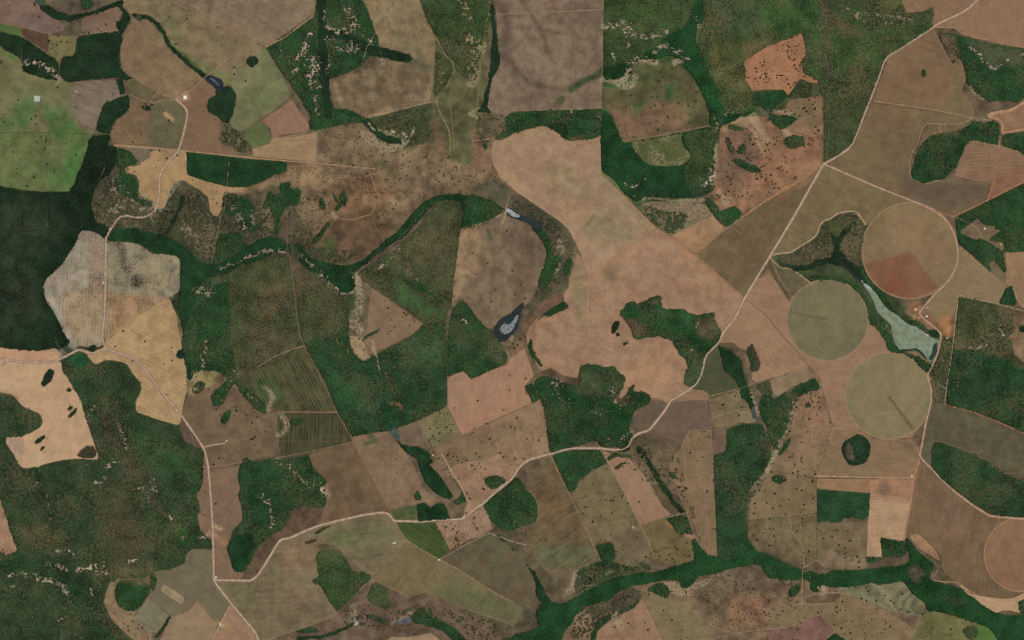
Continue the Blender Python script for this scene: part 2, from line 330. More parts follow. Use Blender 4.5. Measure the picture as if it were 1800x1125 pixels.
C('285,900 300,910 310,920', 6, .35)
C('315,940 335,955', 8, .3, col=(150, 130, 100))
C('95,968 120,970 140,980', 8, .3)
C('80,988 100,994 130,1002 160,996 180,1010 190,1008', 10, .4)
C('215,990 230,985 245,982', 8, .3)
C('170,990 200,1000', 10, .25)
C('0,1018 15,1014 30,1006 48,1010', 7, .55)
C('62,1012 75,1020 95,1022 110,1030 118,1040', 11, .55)
C('10,1035 25,1030', 5, .5)
C('105,1090 118,1082', 5, .45)
C('160,1030 162,1045', 4, .5)
C('55,860 70,845', 6, .3)
C('365,940 350,948', 5, .4)
C('460,870 470,880 475,900 480,925', 9, .55)
C('540,860 555,850 565,858 572,872', 16, .4)
C('490,810 510,820 520,835 548,855', 12, .35)
C('470,720 480,700 475,690 465,680', 7, .4)
C('400,670 420,680 440,695 455,712', 8, .35)
C('408,660 412,650', 6, .4)
S('175,1015 190,1010 260,1000', (110, 96, 66), .5, 12, w=16, k='gw')
S('180,880 200,860 240,900 260,960 220,1000 190,980 180,930', (86, 72, 52), .5, 25, k='w')
S('40,930 70,915 110,940 100,970 60,960', (84, 76, 48), .5, 20, k='w')
S('90,760 130,810 200,780 215,740 190,700 180,730', (66, 62, 46), .55, 22, k='w')
S('40,830 100,860 90,920 50,900', (60, 62, 42), .4, 20, k='w')
S('200,790 250,800 290,830 260,860 200,840', (66, 62, 46), .35, 22, k='w')
S('300,920 330,935 345,960 310,950', (50, 104, 44), .4, 12, k='w')
S('0,445 60,420 80,460 60,500 0,480', (30, 60, 34), .35, 30, k='w')
S('0,360 40,348 90,368 110,400 100,420 60,460 80,560 30,600 0,600', (54, 64, 44), .6, 20, k='w')
S('0,560 80,560 100,600 0,605', (40, 62, 36), .4, 20, k='w')
S('-20,990 60,975 130,990 130,1010 60,1000 -20,1005', (26, 56, 32), .6, 12, k='w')
S('0,840 30,860 60,890 90,920', (24, 54, 32), .6, 18, w=14, k='w')
S('120,1030 160,1080 200,1125', (26, 62, 36), .6, 20, w=22, k='w')
S('130,620 160,700 180,760 200,800', (30, 64, 36), .35, 20, w=20, k='w')
# ---------------------------------------------------------------- north centre
F('pasture', 'pale tan pasture with diagonal streaks running down from the top', '634,-3 736,-3 748,32 766,64 764,110 762,135 756,180 742,184 740,120 720,108 700,98 690,88 668,82 662,66 655,45 645,20', (132, 112, 82), rows=(-62, 60, .07), mot=.4, sand=.35)
F('pasture', 'rough brown pasture with pale scalded patches below the lacy wood', '573,143 605,135 660,116 690,105 716,112 744,122 757,132 744,184 690,195 660,204 640,208 622,200 606,196 590,178 582,160', (112, 94, 70), mot=.4, sand=.5, veg=.15)
F('pasture', 'large square of rough grey brown pasture with dark gullies at the top', '866,-3 1062,-3 1060,60 1060,120 1058,191 1050,190 980,193 900,195 886,205 870,197 851,195 853,160 868,130 874,90 874,30', (124, 104, 84), rows=(88, 30, .06), mot=.4, sand=.25, veg=.12)
S('920,0 935,25 950,55 960,70 962,90', (78, 68, 54), .7, 5, w=8)
S('950,52 985,58', (84, 78, 56), .6, 4, w=4)
S('900,110 915,130 935,145 960,155 1005,155', (84, 72, 58), .7, 7, w=9)
S('1004,157 1020,146 1035,138 1050,132 1058,125', (44, 66, 42), .85, 4, w=12)
S('975,185 985,170 992,172 985,182', (50, 66, 42), .8, 3, w=5)
S('870,0 890,40 885,100 895,120', (84, 68, 58), .55, 12, w=16)
S('900,60 905,75', (92, 76, 64), .5, 8, w=12)
S('880,170 900,175', (90, 74, 60), .5, 8, w=10)
S('1060,40 1020,45 1000,60', (134, 116, 88), .35, 8, w=6)
S('968,5 975,25', (122, 84, 66), .5, 10, w=12)
S('1005,85 1022,96 1028,110 1045,118', (152, 130, 96), .5, 5, w=5)
W('woodland', 'broken green woodland full of lacy sand left of the pale streaked pasture', '467,83 500,62 553,26 556,5 560,-3 572,-3 636,-3 648,25 660,56 664,70 666,80 650,98 625,120 575,141 572,155 578,175 585,190 600,200 625,204 640,215 632,215 620,216 590,222 558,229 545,228 542,215 547,205 520,160 490,118', 'green', lace=.0)
W('forest', 'dark valley trees running down the middle of the lacy woodland', '566,0 565,60 567,90 568,120 570,145 574,170 578,200', 'dark', stuff=True, w=15)
W('woodland', 'dark creek branch heading east out of the lacy woodland', '570,60 600,62 622,70 640,82 660,90 690,95 715,102', 'dark', w=16)
S('715,102 735,110 752,122', (60, 64, 48), .8, 8, w=14)
C('570,5 571,35 575,48 590,55 610,58', 7, .55)
C('608,15 618,30 620,45 612,52 600,50', 16, .45)
C('622,35 630,45 625,55', 8, .5)
C('642,62 655,75', 12, .4)
C('545,60 538,60', 8, .5)
C('580,70 600,85 625,85 612,78', 18, .45)
C('540,75 535,90 522,100 515,108', 14, .5)
C('545,108 550,125 555,112 548,138', 20, .5)
C('578,100 577,115 575,130', 7, .4)
C('516,126 522,121', 6, .6)
C('548,153 562,150', 8, .55)
C('555,168 558,185 558,200', 8, .45)
C('635,105 640,92', 5, .45)
C('670,95 674,108', 8, .35)
C('493,68 494,100', 3, .4)
W('woodland', 'smooth green woodland with a straight southern edge by the winding road', '738,-3 862,-3 861,25 855,60 845,84 820,78 767,65 757,45 748,25', 'lush')
W('woodland', 'olive woodland between the winding road and the straight track', '767,66 800,72 846,86 838,130 836,145 822,138 803,124 797,108 785,100 776,84', 'olive')
W('woodland', 'small olive wood inside the bend of the winding road', '765,90 780,100 796,112 797,124 792,140 780,158 768,170 762,150 763,110', 'olive')
C('808,0 820,10 815,20 825,32', 10, .45, col=(150, 134, 100))
C('822,66 840,75 846,85 830,92 835,110', 16, .45, col=(150, 134, 100))
C('828,115 838,120 830,145', 18, .4, col=(150, 134, 100))
C('770,110 776,130 772,145', 12, .4, col=(140, 126, 95))
W('woodland', 'green wood with a straight top edge above the savanna', '645,210 655,206 700,196 732,188 744,200 755,225 757,246 722,256 705,240 692,235 668,228', 'olive', lace=.05)
W('gallery_forest', 'dark gallery wood below the pale scalded pasture', '578,195 595,198 615,202 628,206 636,212 645,222 658,234 672,246 690,252 706,252 704,244 690,240 676,236 660,222 650,210 636,204 620,195 600,190', 'darkgreen')
C('645,215 655,225 668,230', 5, .5)
C('680,232 710,235 715,245 705,255 690,262 672,262', 9, .55)
C('640,235 660,250 680,268', 14, .3)
C('728,225 722,238', 4, .5)
C('842,192 826,200 838,206', 5, .5)
W('gallery_forest', 'narrow dark green creek wood in the grey brown valley', '862,6 868,10 872,40 874,70 876,90 878,110 872,130 862,140 860,165 856,180 862,200 850,196 838,196 848,186 852,165 858,145 862,120 864,90 866,50', 'dark')
W('woodland', 'green woodland along the top of the great central field', '897,198 940,193 1058,191 1057,236 1040,244 1000,248 985,236 968,224 945,222 925,228 900,236 885,248 868,244 875,236 890,225 888,210', 'green')
W('copse', 'small green scrub grove beside the orange corner', '848,250 856,252 855,262 850,260', 'green')
C('1003,192 1004,198', 3, .6); C('1022,190 1020,197', 3, .6); C('1050,200 1058,208', 5, .5)
S('960,245 1000,250 1020,240', (108, 80, 60), .6, 5, w=6, k='w')

# great central field
F('crop_field', 'upper part of the great pale central field shaped like a boot', '868,250 888,242 905,233 925,226 960,221 972,228 985,236 992,247 1010,246 1040,244 1056,237 1056,305 1080,330 1110,360 1152,401 1095,440 1060,465 1037,486 1028,460 1012,425 1000,402 985,388 960,372 930,352 905,334 878,310 868,290 864,262', (157, 127, 99), mot=.2, streak=(-48, .06))
S('960,290 1000,300 1060,370 1120,400 1140,410 1080,430 1040,430 1010,390', (136, 122, 88), .7, 22)
S('1060,310 1100,360 1140,395', (134, 120, 86), .5, 14, w=22)
S('1000,310 1040,350 1080,400', (120, 112, 78), .4, 5, w=4)
S('980,290 1010,330', (124, 114, 80), .4, 4, w=4)
S('1000,350 1010,345 1040,355 1045,375 1020,398 1005,385 997,365', (168, 126, 98), .6, 10)
S('1044,378 1038,390 1030,397', (104, 92, 68), .7, 3, w=3)
S('960,338 980,330', (120, 100, 76), .5, 4, w=4)
S('870,260 885,300 910,330', (168, 136, 104), .4, 12, w=20)
F('crop_field', 'lower part of the great tan field reaching down to the dirt road', '1152,402 1180,418 1225,452 1270,492 1311,527 1300,545 1290,562 1275,585 1262,603 1243,622 1236,645 1225,673 1205,690 1180,705 1178,712 1160,702 1140,698 1112,685 1090,700 1070,650 1020,640 1015,665 990,660 968,646 955,652 945,645 935,622 926,600 925,588 934,570 948,556 970,552 1000,542 1000,536 990,530 990,520 1000,505 1000,490 1010,468 1014,445 1028,460 1037,487 1060,466 1095,441', (156, 122, 95), mot=.22, streak=(-20, .05))
S('1040,490 1060,470 1140,410 1100,470 1050,500', (166, 126, 98), .5, 18)
S('1012,460 1030,480 1032,530 1028,590 1010,560 1005,500', (134, 120, 86), .7, 14)
S('1060,480 1100,450 1100,480 1080,500', (122, 102, 80), .6, 8, n=.5)
S('1090,460 1080,500 1060,490', (126, 104, 80), .4, 6)
S('1000,580 1035,600 1050,640 1000,640 960,620', (142, 114, 86), .5, 20)
S('960,575 975,590', (124, 98, 76), .5, 8, w=14)
S('1080,660 1130,640 1190,640 1200,660 1150,690 1110,680', (168, 128, 94), .6, 18)
S('1120,610 1180,600 1200,640 1140,650', (158, 122, 90), .4, 14)
S('1090,490 1180,500 1250,540 1200,530 1120,510', (146, 114, 84), .4, 18)
S('1180,420 1240,470 1300,520', (168, 116, 84), .6, 4, w=4)
S('1036,610 1046,615', (118, 96, 76), .5, 5, w=7)
F('pasture', 'strip of reddish brown fallow beside the creek wood', '937,551 950,535 968,520 985,513 990,518 992,526 975,538 950,552 943,560 938,556', (110, 84, 68), mot=.3)
P('925,540 938,553 944,562 930,580 915,590', (110, 86, 66), 3, veg=.3)
S('935,565 945,560 940,600 930,585', (122, 84, 62), .6, 6)
W('copse', 'green wedge of trees between fallow strip and central field', '944,562 960,548 985,532 991,526 996,534 1000,539 990,545 975,550 965,556 958,553 948,560', 'green')
W('copse', 'tall oval copse inside the great tan field', '1074,583 1077,568 1082,562 1089,564 1088,572 1082,583 1078,587', 'dark')
W('copse', 'little round copse just below the tall oval one', '1083,585 1087,584 1089,589 1084,591', 'dark')
W('copse', 'tiny pair copse lowest in the great tan field', '1095,602 1102,599 1101,604 1096,607', 'dark')
W('copse', 'snake shaped thin wood at the left edge of the great tan field', '928,605 932,595 936,596 935,612 942,625 950,634 955,643 950,645 942,634 932,622', 'green')
P('955,650 965,646 1005,655 1018,662 1022,690 960,690', (104, 84, 64), 5, veg=.35)
W('woodland', 'large ragged wood with brown clearings below the great tan field', '938,672 950,661 970,662 990,672 1015,680 1020,668 1017,650 1030,638 1045,640 1060,644 1078,642 1086,652 1098,661 1100,668 1092,682 1085,700 1098,700 1103,685 1112,674 1116,678 1110,690 1122,688 1135,688 1145,698 1140,710 1130,712 1115,722 1110,735 1105,748 1110,762 1114,770 1106,776 1108,783 1100,788 1088,788 1082,782 1058,787 1052,774 1045,774 1008,785 968,796 962,760 958,720 950,695', 'green')
S('1010,660 1040,645 1060,660 1060,690 1080,690 1070,660 1095,665 1095,680 1060,700 1010,690', (88, 84, 58), .5, 10, k='w', n=.3)
S('1085,690 1100,700 1095,715 1075,705', (106, 86, 66), .6, 6, k='w')
S('985,705 1000,700 1010,720 985,725', (70, 84, 50), .6, 8, k='w', n=.4)
S('950,690 1000,700 1050,705 1080,720 1100,740', (28, 66, 34), .7, 12, w=22, k='w')
C('975,672 985,680 978,690', 14, .35)
C('1075,685 1085,705 1095,712', 12, .3)
C('985,702 1003,705 1002,718', 12, .25)
C('1038,725 1055,727', 5, .45)
C('1095,780 1100,765 1108,758', 10, .4)
C('1092,775 1100,782', 6, .5, col=(186, 150, 110))
C('1068,773 1075,770', 7, .6, col=(158, 108, 76))
C('1105,700 1100,710', 6, .5, col=(160, 122, 92))
W('copse', 'small dark wood beside the pink field corner', '921,681 929,674 940,676 943,688 948,700 940,708 935,706 930,694', 'green')
W('woodland', 'long green wood with brown glades between tan field and road', '1086,546 1098,538 1102,530 1114,528 1122,533 1132,527 1145,521 1162,518 1161,528 1163,540 1172,545 1182,541 1200,543 1212,550 1225,554 1242,549 1255,547 1254,560 1262,572 1268,583 1262,603 1247,618 1243,624 1237,640 1235,655 1223,677 1208,680 1200,668 1204,655 1209,645 1206,632 1195,622 1186,610 1180,597 1165,593 1148,590 1132,593 1122,598 1116,594 1110,580 1100,565', 'green')
S('1098,562 1115,560 1130,575 1145,585 1118,592', (98, 80, 60), .85, 6, k='w')
S('1226,562 1250,556 1265,575 1262,600 1240,600 1225,590', (84, 76, 56), .85, 7, k='w')
S('1135,530 1160,525 1155,535', (94, 78, 58), .7, 5, k='w')
S('1215,620 1245,620 1235,660 1215,680 1200,665', (66, 78, 50), .9, 6, k='w')
S('1110,545 1160,570 1210,590 1240,610 1262,605', (30, 70, 36), .6, 8, w=18, k='w')
S('1150,545 1220,550 1215,575', (52, 84, 48), .6, 8, k='w')
C('1220,580 1228,570', 6, .4); C('1205,620 1220,615', 4, .4)
F('pasture', 'dark olive rough ground inside the road bend beside the dark gallery', '1243,622 1264,606 1280,640 1295,660 1298,682 1248,697 1212,685 1225,674 1236,655', (78, 78, 56), mot=.15, veg=.1)
W('gallery_forest', 'dark gallery wood below the road winding to the white spring', '1262,606 1272,610 1284,614 1290,622 1300,630 1306,645 1308,662 1312,678 1320,690 1325,712 1330,735 1326,738 1320,718 1312,700 1302,698 1300,682 1290,662 1276,652 1270,640 1268,622', 'darkgreen')
F('crop_field', 'tan field east of the road with a pointed corner', '1311,528 1330,538 1345,553 1372,588 1400,618 1420,644 1400,650 1370,660 1330,672 1322,668 1321,655 1330,653 1337,640 1333,625 1322,603 1312,616 1300,612 1290,602 1262,603 1275,585 1290,563 1300,546', (150, 118, 90), mot=.15)
P('1285,602 1310,616 1320,670 1300,640', (104, 86, 66), 4, veg=.2)
W('copse', 'slim dark copse with brown heart set into the tan field', '1312,615 1316,608 1322,603 1324,610 1330,625 1337,640 1334,650 1326,653 1318,648 1320,636 1314,626', 'brown')
S('1313,612 1318,630 1325,645', (34, 66, 38), .8, 3, w=6, k='w')
F('crop_field', 'dark olive brown field west of the straight road', '1180,417 1200,433 1225,447 1277,403 1310,378 1350,351 1400,321 1447,291 1420,332 1400,371 1375,411 1350,450 1325,495 1308,523 1270,490 1225,450', (108, 91, 66), mot=.22)
S('1350,351 1447,290 1410,330 1370,350', (140, 104, 74), .6, 6)
S('1265,425 1280,435 1290,440', (134, 112, 82), .5, 4, w=6, n=.3)
S('1285,395 1300,405 1290,400', (86, 70, 54), .5, 4, w=8)
S('1260,460 1320,440 1350,430', (116, 96, 68), .4, 20, w=40)
F('crop_field', 'small freshly tilled orange tan square next to the speckled scrub', '1179,415 1216,398 1253,379 1274,402 1248,424 1224,444', (158, 124, 92), rows=(30, 22, .12), mot=.2)
S('1195,425 1225,440 1240,425', (148, 104, 76), .6, 8, w=16)
F('pasture', 'pale speckled scrub clearing above the tilled orange square', '1130,356 1150,354 1240,359 1244,365 1252,379 1216,398 1176,414 1160,402 1148,390 1130,372', (138, 118, 94), veg=.62, mot=.3)
S('1150,375 1200,380 1210,395 1180,405 1160,395', (74, 76, 52), .6, 12)

W('scrubland', 'scrub among the lacy sand left of the round plantation', '845,200 895,200 885,245 860,250 838,250 832,230', 'scrub', stuff=True, lace=.6)

# ---------------------------------------------------------------- centre: reservoirs and savanna
F('pasture', 'brown paddock with a combed tan left margin beside the reservoir', '810,403 825,398 840,394 856,390 880,379 890,381 915,386 930,392 943,408 950,425 960,440 957,470 946,500 935,525 918,543 900,555 885,562 868,580 845,572 815,548 796,536 799,490 805,435', (116, 97, 76), mot=.4, sand=.35, veg=.1, T=2)
S('812,405 842,396 845,440 838,480 800,530 800,470', (160, 130, 96), .8, 6, n=.4)
S('845,410 870,450 860,470 845,440', (138, 116, 86), .6, 8, n=.4)
S('880,400 930,400 940,440 890,440', (104, 84, 66), .5, 12)
S('858,405 862,420', (54, 76, 46), .7, 3, w=6)
W('woodland', 'olive green savanna wood inside the loop of the gallery forest', '626,481 640,470 655,462 690,440 715,420 740,393 760,365 785,352 806,353 813,362 810,400 805,435 799,490 795,538 785,548 787,562 760,568 742,568 700,536 660,508', 'olive', sp=.35)
S('720,430 760,380 800,380 800,440 760,470 720,460', (88, 80, 56), .6, 18, k='w', n=.3)
S('690,435 720,470 730,500 700,470', (98, 84, 64), .6, 8, k='w')
S('700,490 740,530 780,560 700,530', (52, 92, 50), .6, 10, k='w')
W('gallery_forest', 'slim green creek wood crossing the olive savanna wood', '702,472 712,472 722,486 734,496 748,500 758,512 772,524 785,538 776,534 762,522 748,512 730,510 716,500 706,486', 'green')
C('700,435 715,445 718,460 722,480 735,492', 7, .45, col=(140, 124, 96))
C('755,510 770,520 790,532', 3, .6, col=(130, 116, 90))
C('655,478 680,460 700,435', 7, .3)
W('woodland', 'dark green wood left of the round reservoir', '797,540 810,528 822,535 838,555 850,574 865,581 868,592 880,605 889,620 892,634 880,642 860,650 840,660 828,664 816,652 800,658 787,662 787,600 788,562', 'green')
S('850,582 868,592 888,615 880,640 855,625', (80, 82, 56), .6, 8, k='w')
C('812,562 822,566', 5, .6)
W('scrubland', 'grey shrubby creek bank hugging the great central field', '905,350 935,358 965,380 985,395 1000,420 1008,450 1000,480 970,512 945,530 965,500 985,470 970,440 962,405 940,385 900,362', 'scrub', stuff=True, lace=.5)
W('gallery_forest', 'green gallery wood linking the upper reservoir to the round one', '933,400 945,395 953,405 962,412 966,425 968,445 978,448 990,455 984,470 972,482 966,500 955,512 948,508 945,495 948,480 958,468 962,450 960,432 948,415', 'green')
W('woodland', 'green strip of trees right of the pale lacy creek bank', '994,455 1004,450 1006,462 1000,478 993,488 990,478', 'green')
W('copse', 'creek thicket above the round reservoir', '900,548 912,538 921,534 916,546 905,556', 'green')
W('woodland', 'deep green triangular wood above the upper reservoir', '814,345 834,343 856,350 876,362 885,372 868,381 850,392 828,399 812,403 811,385 814,362', 'green')
C('985,425 990,440 990,455 985,470 980,480', 12, .35)
C('900,595 895,585 880,575', 5, .5)
P('985,380 1005,410 1010,450 1000,500 960,530 930,560 945,520 985,480 992,440', (84, 78, 58), 4, veg=.35, sand=.15)
F('pasture', 'tan triangular clearing with green dots in the dark wood', '654,506 680,524 710,546 742,569 735,578 724,588 705,598 680,610 660,618 640,626 638,634 622,618 616,598 617,590 640,592 646,570 648,540', (128, 104, 80), T=7, mot=.25)
W('copse', 'green grove at the left point of the tan triangular clearing', '638,592 648,586 660,580 668,576 664,582 650,590 642,596', 'green')
W('forest', 'big dark green wood between the diagonal track and the tan triangle', '530,594 536,606 548,628 570,672 592,722 606,745 617,767 650,760 682,757 700,750 730,740 786,713 787,664 788,640 787,590 787,562 760,567 743,569 735,580 724,590 705,600 680,612 660,622 650,630 638,635 624,624 616,608 613,592 612,560 610,530 600,512 590,510 575,520 560,560 540,580', 'big', stuff=True)
W('woodland', 'brown green savanna wood right of the vertical track in the west centre', '520,470 560,480 600,510 610,520 612,560 590,590 552,596 534,604 526,560 522,520 515,480', 'olive', sp=.3)
S('510,420 520,460 560,500 540,510 520,520', (100, 80, 62), .6, 10, k='gw')
W('woodland', 'brown green savanna wood left of the vertical track in the west centre', '372,488 400,480 440,460 500,450 510,470 518,520 520,560 525,600 490,640 440,650 412,640 402,600 405,545 400,492 380,500', 'olive', sp=.3)
S('455,500 500,490 500,540 460,560 450,530', (96, 82, 58), .7, 14, k='w', n=.4)
S('430,570 500,580 520,600 500,640 450,640 440,600', (92, 80, 62), .75, 14, k='w', n=.3)
C('375,500 400,490 410,480', 3, .4)
C('345,510 360,512 372,515', 13, .5)
C('390,470 430,455 470,440 500,440', 7, .5)
C('510,440 540,455 555,475 575,495 590,510', 9, .35)
C('560,480 575,490', 12, .45)
C('590,505 600,515 620,515', 3, .6)
C('626,486 632,510 634,530 630,545 625,560 632,580', 14, .5, col=(168, 156, 132))
C('620,550 618,575', 8, .3, col=(140, 128, 105))
C('590,600 600,608 610,615', 14, .35, col=(150, 134, 80))
C('655,600 656,612 668,650', 3, .8)
C('680,655 690,680 697,700 697,714', 3, .9, col=(122, 90, 70))
C('690,705 705,714', 8, .9, col=(122, 90, 70))
C('660,680 670,690 685,710', 10, .15, col=(120, 120, 90))
S('620,560 625,620 650,660 665,700 690,740', (24, 60, 34), .7, 14, w=26, k='w')
S('730,600 780,590 780,640 730,640 700,620', (62, 86, 52), .5, 14, k='w', n=.4)
S('580,650 640,680 660,740 610,740', (44, 84, 48), .4, 18, k='w')
F('pasture', 'small pale bare ground at the lower left corner of the tan triangle', '615,591 632,592 640,604 645,620 650,628 638,634 624,622 616,606', (150, 126, 96), T=8)

# south-west centre
F('pasture', 'scrubby green field with diagonal brown stripes', '413,660 440,650 480,640 530,610 536,606 560,660 591,722 560,722 500,722 482,718 470,712 455,700 440,684 420,672', (84, 80, 54), rows=(-62, 34, .30), veg=.45, mot=.4)
S('440,670 480,660 500,700 460,700', (58, 86, 46), .6, 12)
F('pasture', 'dark field with vertical green and brown stripes below the diagonal one', '488,726 530,726 592,726 604,745 617,770 618,776 580,786 540,795 494,803 490,780', (76, 72, 50), rows=(86, 36, .32), veg=.45)
W('copse', 'green grove in the sandy corner of the striped field', '510,738 520,734 534,733 532,742 518,748 510,745', 'green')
C('495,730 505,745 500,760 490,765', 9, .4, col=(150, 132, 105))
F('pasture', 'brown pasture right of the green striped valley, above the white road', '543,800 580,788 620,776 640,812 660,850 684,897 660,902 620,912 590,920 560,922 568,900 575,880 570,862 575,845 550,822', (110, 88, 66), mot=.3, veg=.08)
F('pasture', 'tan brown pasture between the two diagonal tracks in the south centre', '618,776 617,768 650,761 684,758 692,770 704,785 715,800 728,820 735,838 745,860 760,872 775,880 740,886 700,892 685,896 660,850 640,812', (127, 103, 80), mot=.3, T=1)
S('650,765 660,775 640,780', (50, 84, 48), .8, 3, w=6)
S('670,800 640,830 650,850', (112, 94, 68), .5, 8, w=10)
S('700,830 730,850 750,880', (138, 112, 86), .5, 10, w=20)
W('gallery_forest', 'dark green creek wood swelling below the little grey pond', '697,772 706,780 716,783 730,784 742,786 752,792 756,805 758,812 768,824 778,838 788,855 796,872 790,878 780,874 766,866 750,850 742,836 738,820 736,808 722,800 708,790', 'darkgreen')
W('copse', 'leafy farmyard trees beside the creek house', '752,800 762,812 756,818 750,812', 'dark', lace=.4)
W('copse', 'small triangular green wood left of the plantation block', '728,870 734,858 742,878 730,880', 'green')
W('plantation', 'dense green plantation block above the white road', '732,886 745,882 756,892 768,884 778,884 784,892 788,904 792,914 760,916 736,916', 'darkgreen', ns=1)
W('copse', 'narrow belt of trees inside the side road bend', '812,862 820,852 826,864 818,880 806,888 798,882 806,874', 'green')
F('pasture', 'scrubby green plot with a brown cross lane next to the plantation block', '686,899 700,896 732,887 735,916 700,914 694,912', (82, 90, 56), veg=.45, rows=(88, 20, .12))
F('pasture', 'tan slope with a hook shaped right end between creek wood and side road', '752,815 768,812 775,825 790,835 803,855 812,865 808,875 800,876 790,862 778,842 764,826', (122, 102, 78), T=8)
F('crop_field', 'smooth pink field with a notched top edge and a few lone trees', '785,662 800,656 815,651 822,660 828,668 860,652 892,641 895,632 922,612 930,630 937,652 937,662 921,680 930,695 935,708 900,724 868,738 840,752 820,762 811,765 804,750 795,732 785,713', (158, 122, 95), mot=.10)
S('787,668 810,660 795,680', (142, 110, 88), .6, 6)
S('900,690 930,700 850,750 815,760 840,730', (172, 122, 94), .4, 16)
N('840,704,1.8 799,717,1.4 896,686,1.6 886,720,1.6 896,660,1.5 834,753,1.5 855,744,1.5 924,665,1.6', 'lone dark tree standing in the smooth pink field')
P('890,600 925,600 915,625 892,640', (120, 96, 74), 3, veg=.2)
N('905,612,2 910,606,2 902,604,1.8 915,596,2', 'dark bushy tree on the shore below the round reservoir')
F('pasture', 'greenish tan pasture left of the smooth pink field with many trees', '735,741 760,729 786,714 796,734 811,765 790,775 760,785 752,770 742,755', (118, 108, 76), T=20)
F('pasture', 'mauve tan wedge of pasture right of the little grey pond', '700,752 735,741 745,760 758,790 752,792 730,783 705,780 702,765', (110, 92, 74), veg=.2, T=10)
F('pasture', 'darker tan pasture with scattered trees below the smooth pink field', '760,786 790,775 812,766 860,745 866,770 876,797 850,805 820,812 800,815 775,828 768,805', (126, 102, 78), T=12)
F('pasture', 'light tan tree dotted pasture above the white road bend', '861,744 900,726 935,709 948,701 955,720 960,750 967,796 940,805 915,818 905,828 876,797 867,770', (140, 113, 87), T=11)
F('pasture', 'reddish tree dotted pasture tapering along the white road', '776,830 800,817 850,806 878,798 907,828 898,843 880,858 862,872 850,884 838,892 820,904 815,900 822,885 817,872 812,858 800,842 788,838', (148, 116, 91), T=12)
W('copse', 'small triangular wood above the white road by the round wood', '851,838 870,834 884,838 890,846 878,852 866,862 852,850', 'green')
W('woodland', 'rounded dense green wood with a flat top below the white road', '848,886 862,876 880,862 898,847 904,839 914,840 922,856 935,868 943,880 946,902 942,916 928,924 905,931 886,932 868,920 856,905', 'green')
F('pasture', 'hamlet ground divided into small mauve garden plots by the road fork', '764,918 811,914 826,906 848,890 858,902 862,920 866,930 846,942 820,950 796,962 790,966 778,940', (150, 120, 98), rows=(75, 40, .16), T=22, sand=.3)
F('pasture', 'brown bare plot between garden plots and plantation rows', '784,946 800,938 822,934 826,948 800,962 790,968', (132, 104, 78), T=3)
F('pasture', 'kite shaped dark green field with pale rows below the road fork', '698,918 730,917 765,918 776,938 790,966 772,983 750,970 715,948 705,935', (70, 82, 46), rows=(-38, 30, .28), veg=.35, ns=1)
F('crop_field', 'dark brown field with diagonal combing right of the rounded wood', '970,802 980,820 990,845 1003,872 1018,905 1030,940 1042,970 1052,985 1030,995 1000,1003 962,1006 948,990 935,965 928,940 928,925 944,916 947,890 940,875 926,860 926,850 950,825', (106, 89, 64), rows=(32, 44, .12), mot=.35, streak=(32, .12))
S('940,960 1050,960 1040,990 960,1003', (92, 96, 68), .7, 10)
S('955,870 1010,880 990,910 950,900', (118, 90, 64), .5, 14)
F('pasture', 'olive pasture with scattered dark trees west of the straight pink strip', '1010,862 1032,835 1060,818 1070,815 1084,842 1105,885 1126,924 1135,945 1145,962 1150,972 1130,985 1110,1000 1085,990 1076,950 1050,957 1040,960 1028,920 1014,885 1003,866', (114, 100, 72), T=7, rows=(12, 40, .05), mot=.3)
S('1085,945 1120,925 1140,960 1120,990 1090,985', (98, 84, 68), .6, 10)
F('crop_field', 'smooth pinkish tan strip field running down from the road', '1059,791 1075,800 1100,800 1120,822 1135,840 1145,855 1155,875 1170,895 1180,904 1150,914 1126,922 1105,882 1084,840 1068,812', (148, 117, 90), mot=.1, T=1)
F('pasture', 'olive paddock with a rounded lower end below the pinkish strip', '1127,925 1150,917 1168,912 1180,920 1188,935 1194,944 1182,950 1165,958 1155,963 1144,960', (114, 98, 68), T=1)
F('pasture', 'dark brown wedge of scrub right of the pinkish strip field', '1144,852 1165,850 1178,868 1190,885 1196,898 1180,904 1165,890 1152,868', (96, 80, 60), veg=.4)
F('pasture', 'rough pasture sprinkled with shrubs above the southern gallery forest', '1145,963 1165,958 1195,946 1210,948 1222,968 1222,985 1195,990 1180,995 1150,985 1140,975', (112, 98, 66), T=24, veg=.25)
F('crop_field', 'long brown field narrowing southwards beside the tall dark forest', '1212,756 1250,758 1252,800 1256,850 1258,905 1260,978 1246,978 1234,960 1222,930 1210,905 1204,885 1194,862 1182,843 1176,820 1185,800 1198,785', (128, 104, 78), mot=.2, T=5)
S('1190,800 1200,790 1204,830 1200,850 1185,820', (112, 94, 70), .7, 5)
F('crop_field', 'dark mauve brown field hugging the road bend', '1178,706 1200,704 1245,703 1247,730 1250,756 1212,754 1205,770 1198,783 1175,772 1150,765 1145,758 1152,745 1162,733', (110, 88, 74), mot=.15, streak=(20, .05))
F('pasture', 'dark triangular field left of the road bend', '1138,710 1152,707 1176,708 1160,732 1150,744 1140,757 1125,752 1110,746 1112,735 1122,722', (102, 86, 70), mot=.15)
F('pasture', 'pinkish tan wedge right of the road above the mauve field', '1180,704 1198,694 1214,684 1235,686 1245,692 1247,702 1215,703', (140, 108, 82), mot=.15)
F('pasture', 'tan pasture with groups of trees around the white spring', '1249,703 1280,690 1300,684 1304,700 1315,710 1322,730 1330,742 1300,742 1276,752 1252,750', (118, 102, 76), T=14)
F('pasture', 'light square paddock next to the white spring', '1300,722 1318,722 1328,740 1316,744 1300,742', (132, 118, 88), T=1)
F('pasture', 'narrow mauve brown paddock north of the tall dark forest', '1252,752 1276,753 1275,792 1253,797', (110, 90, 72))
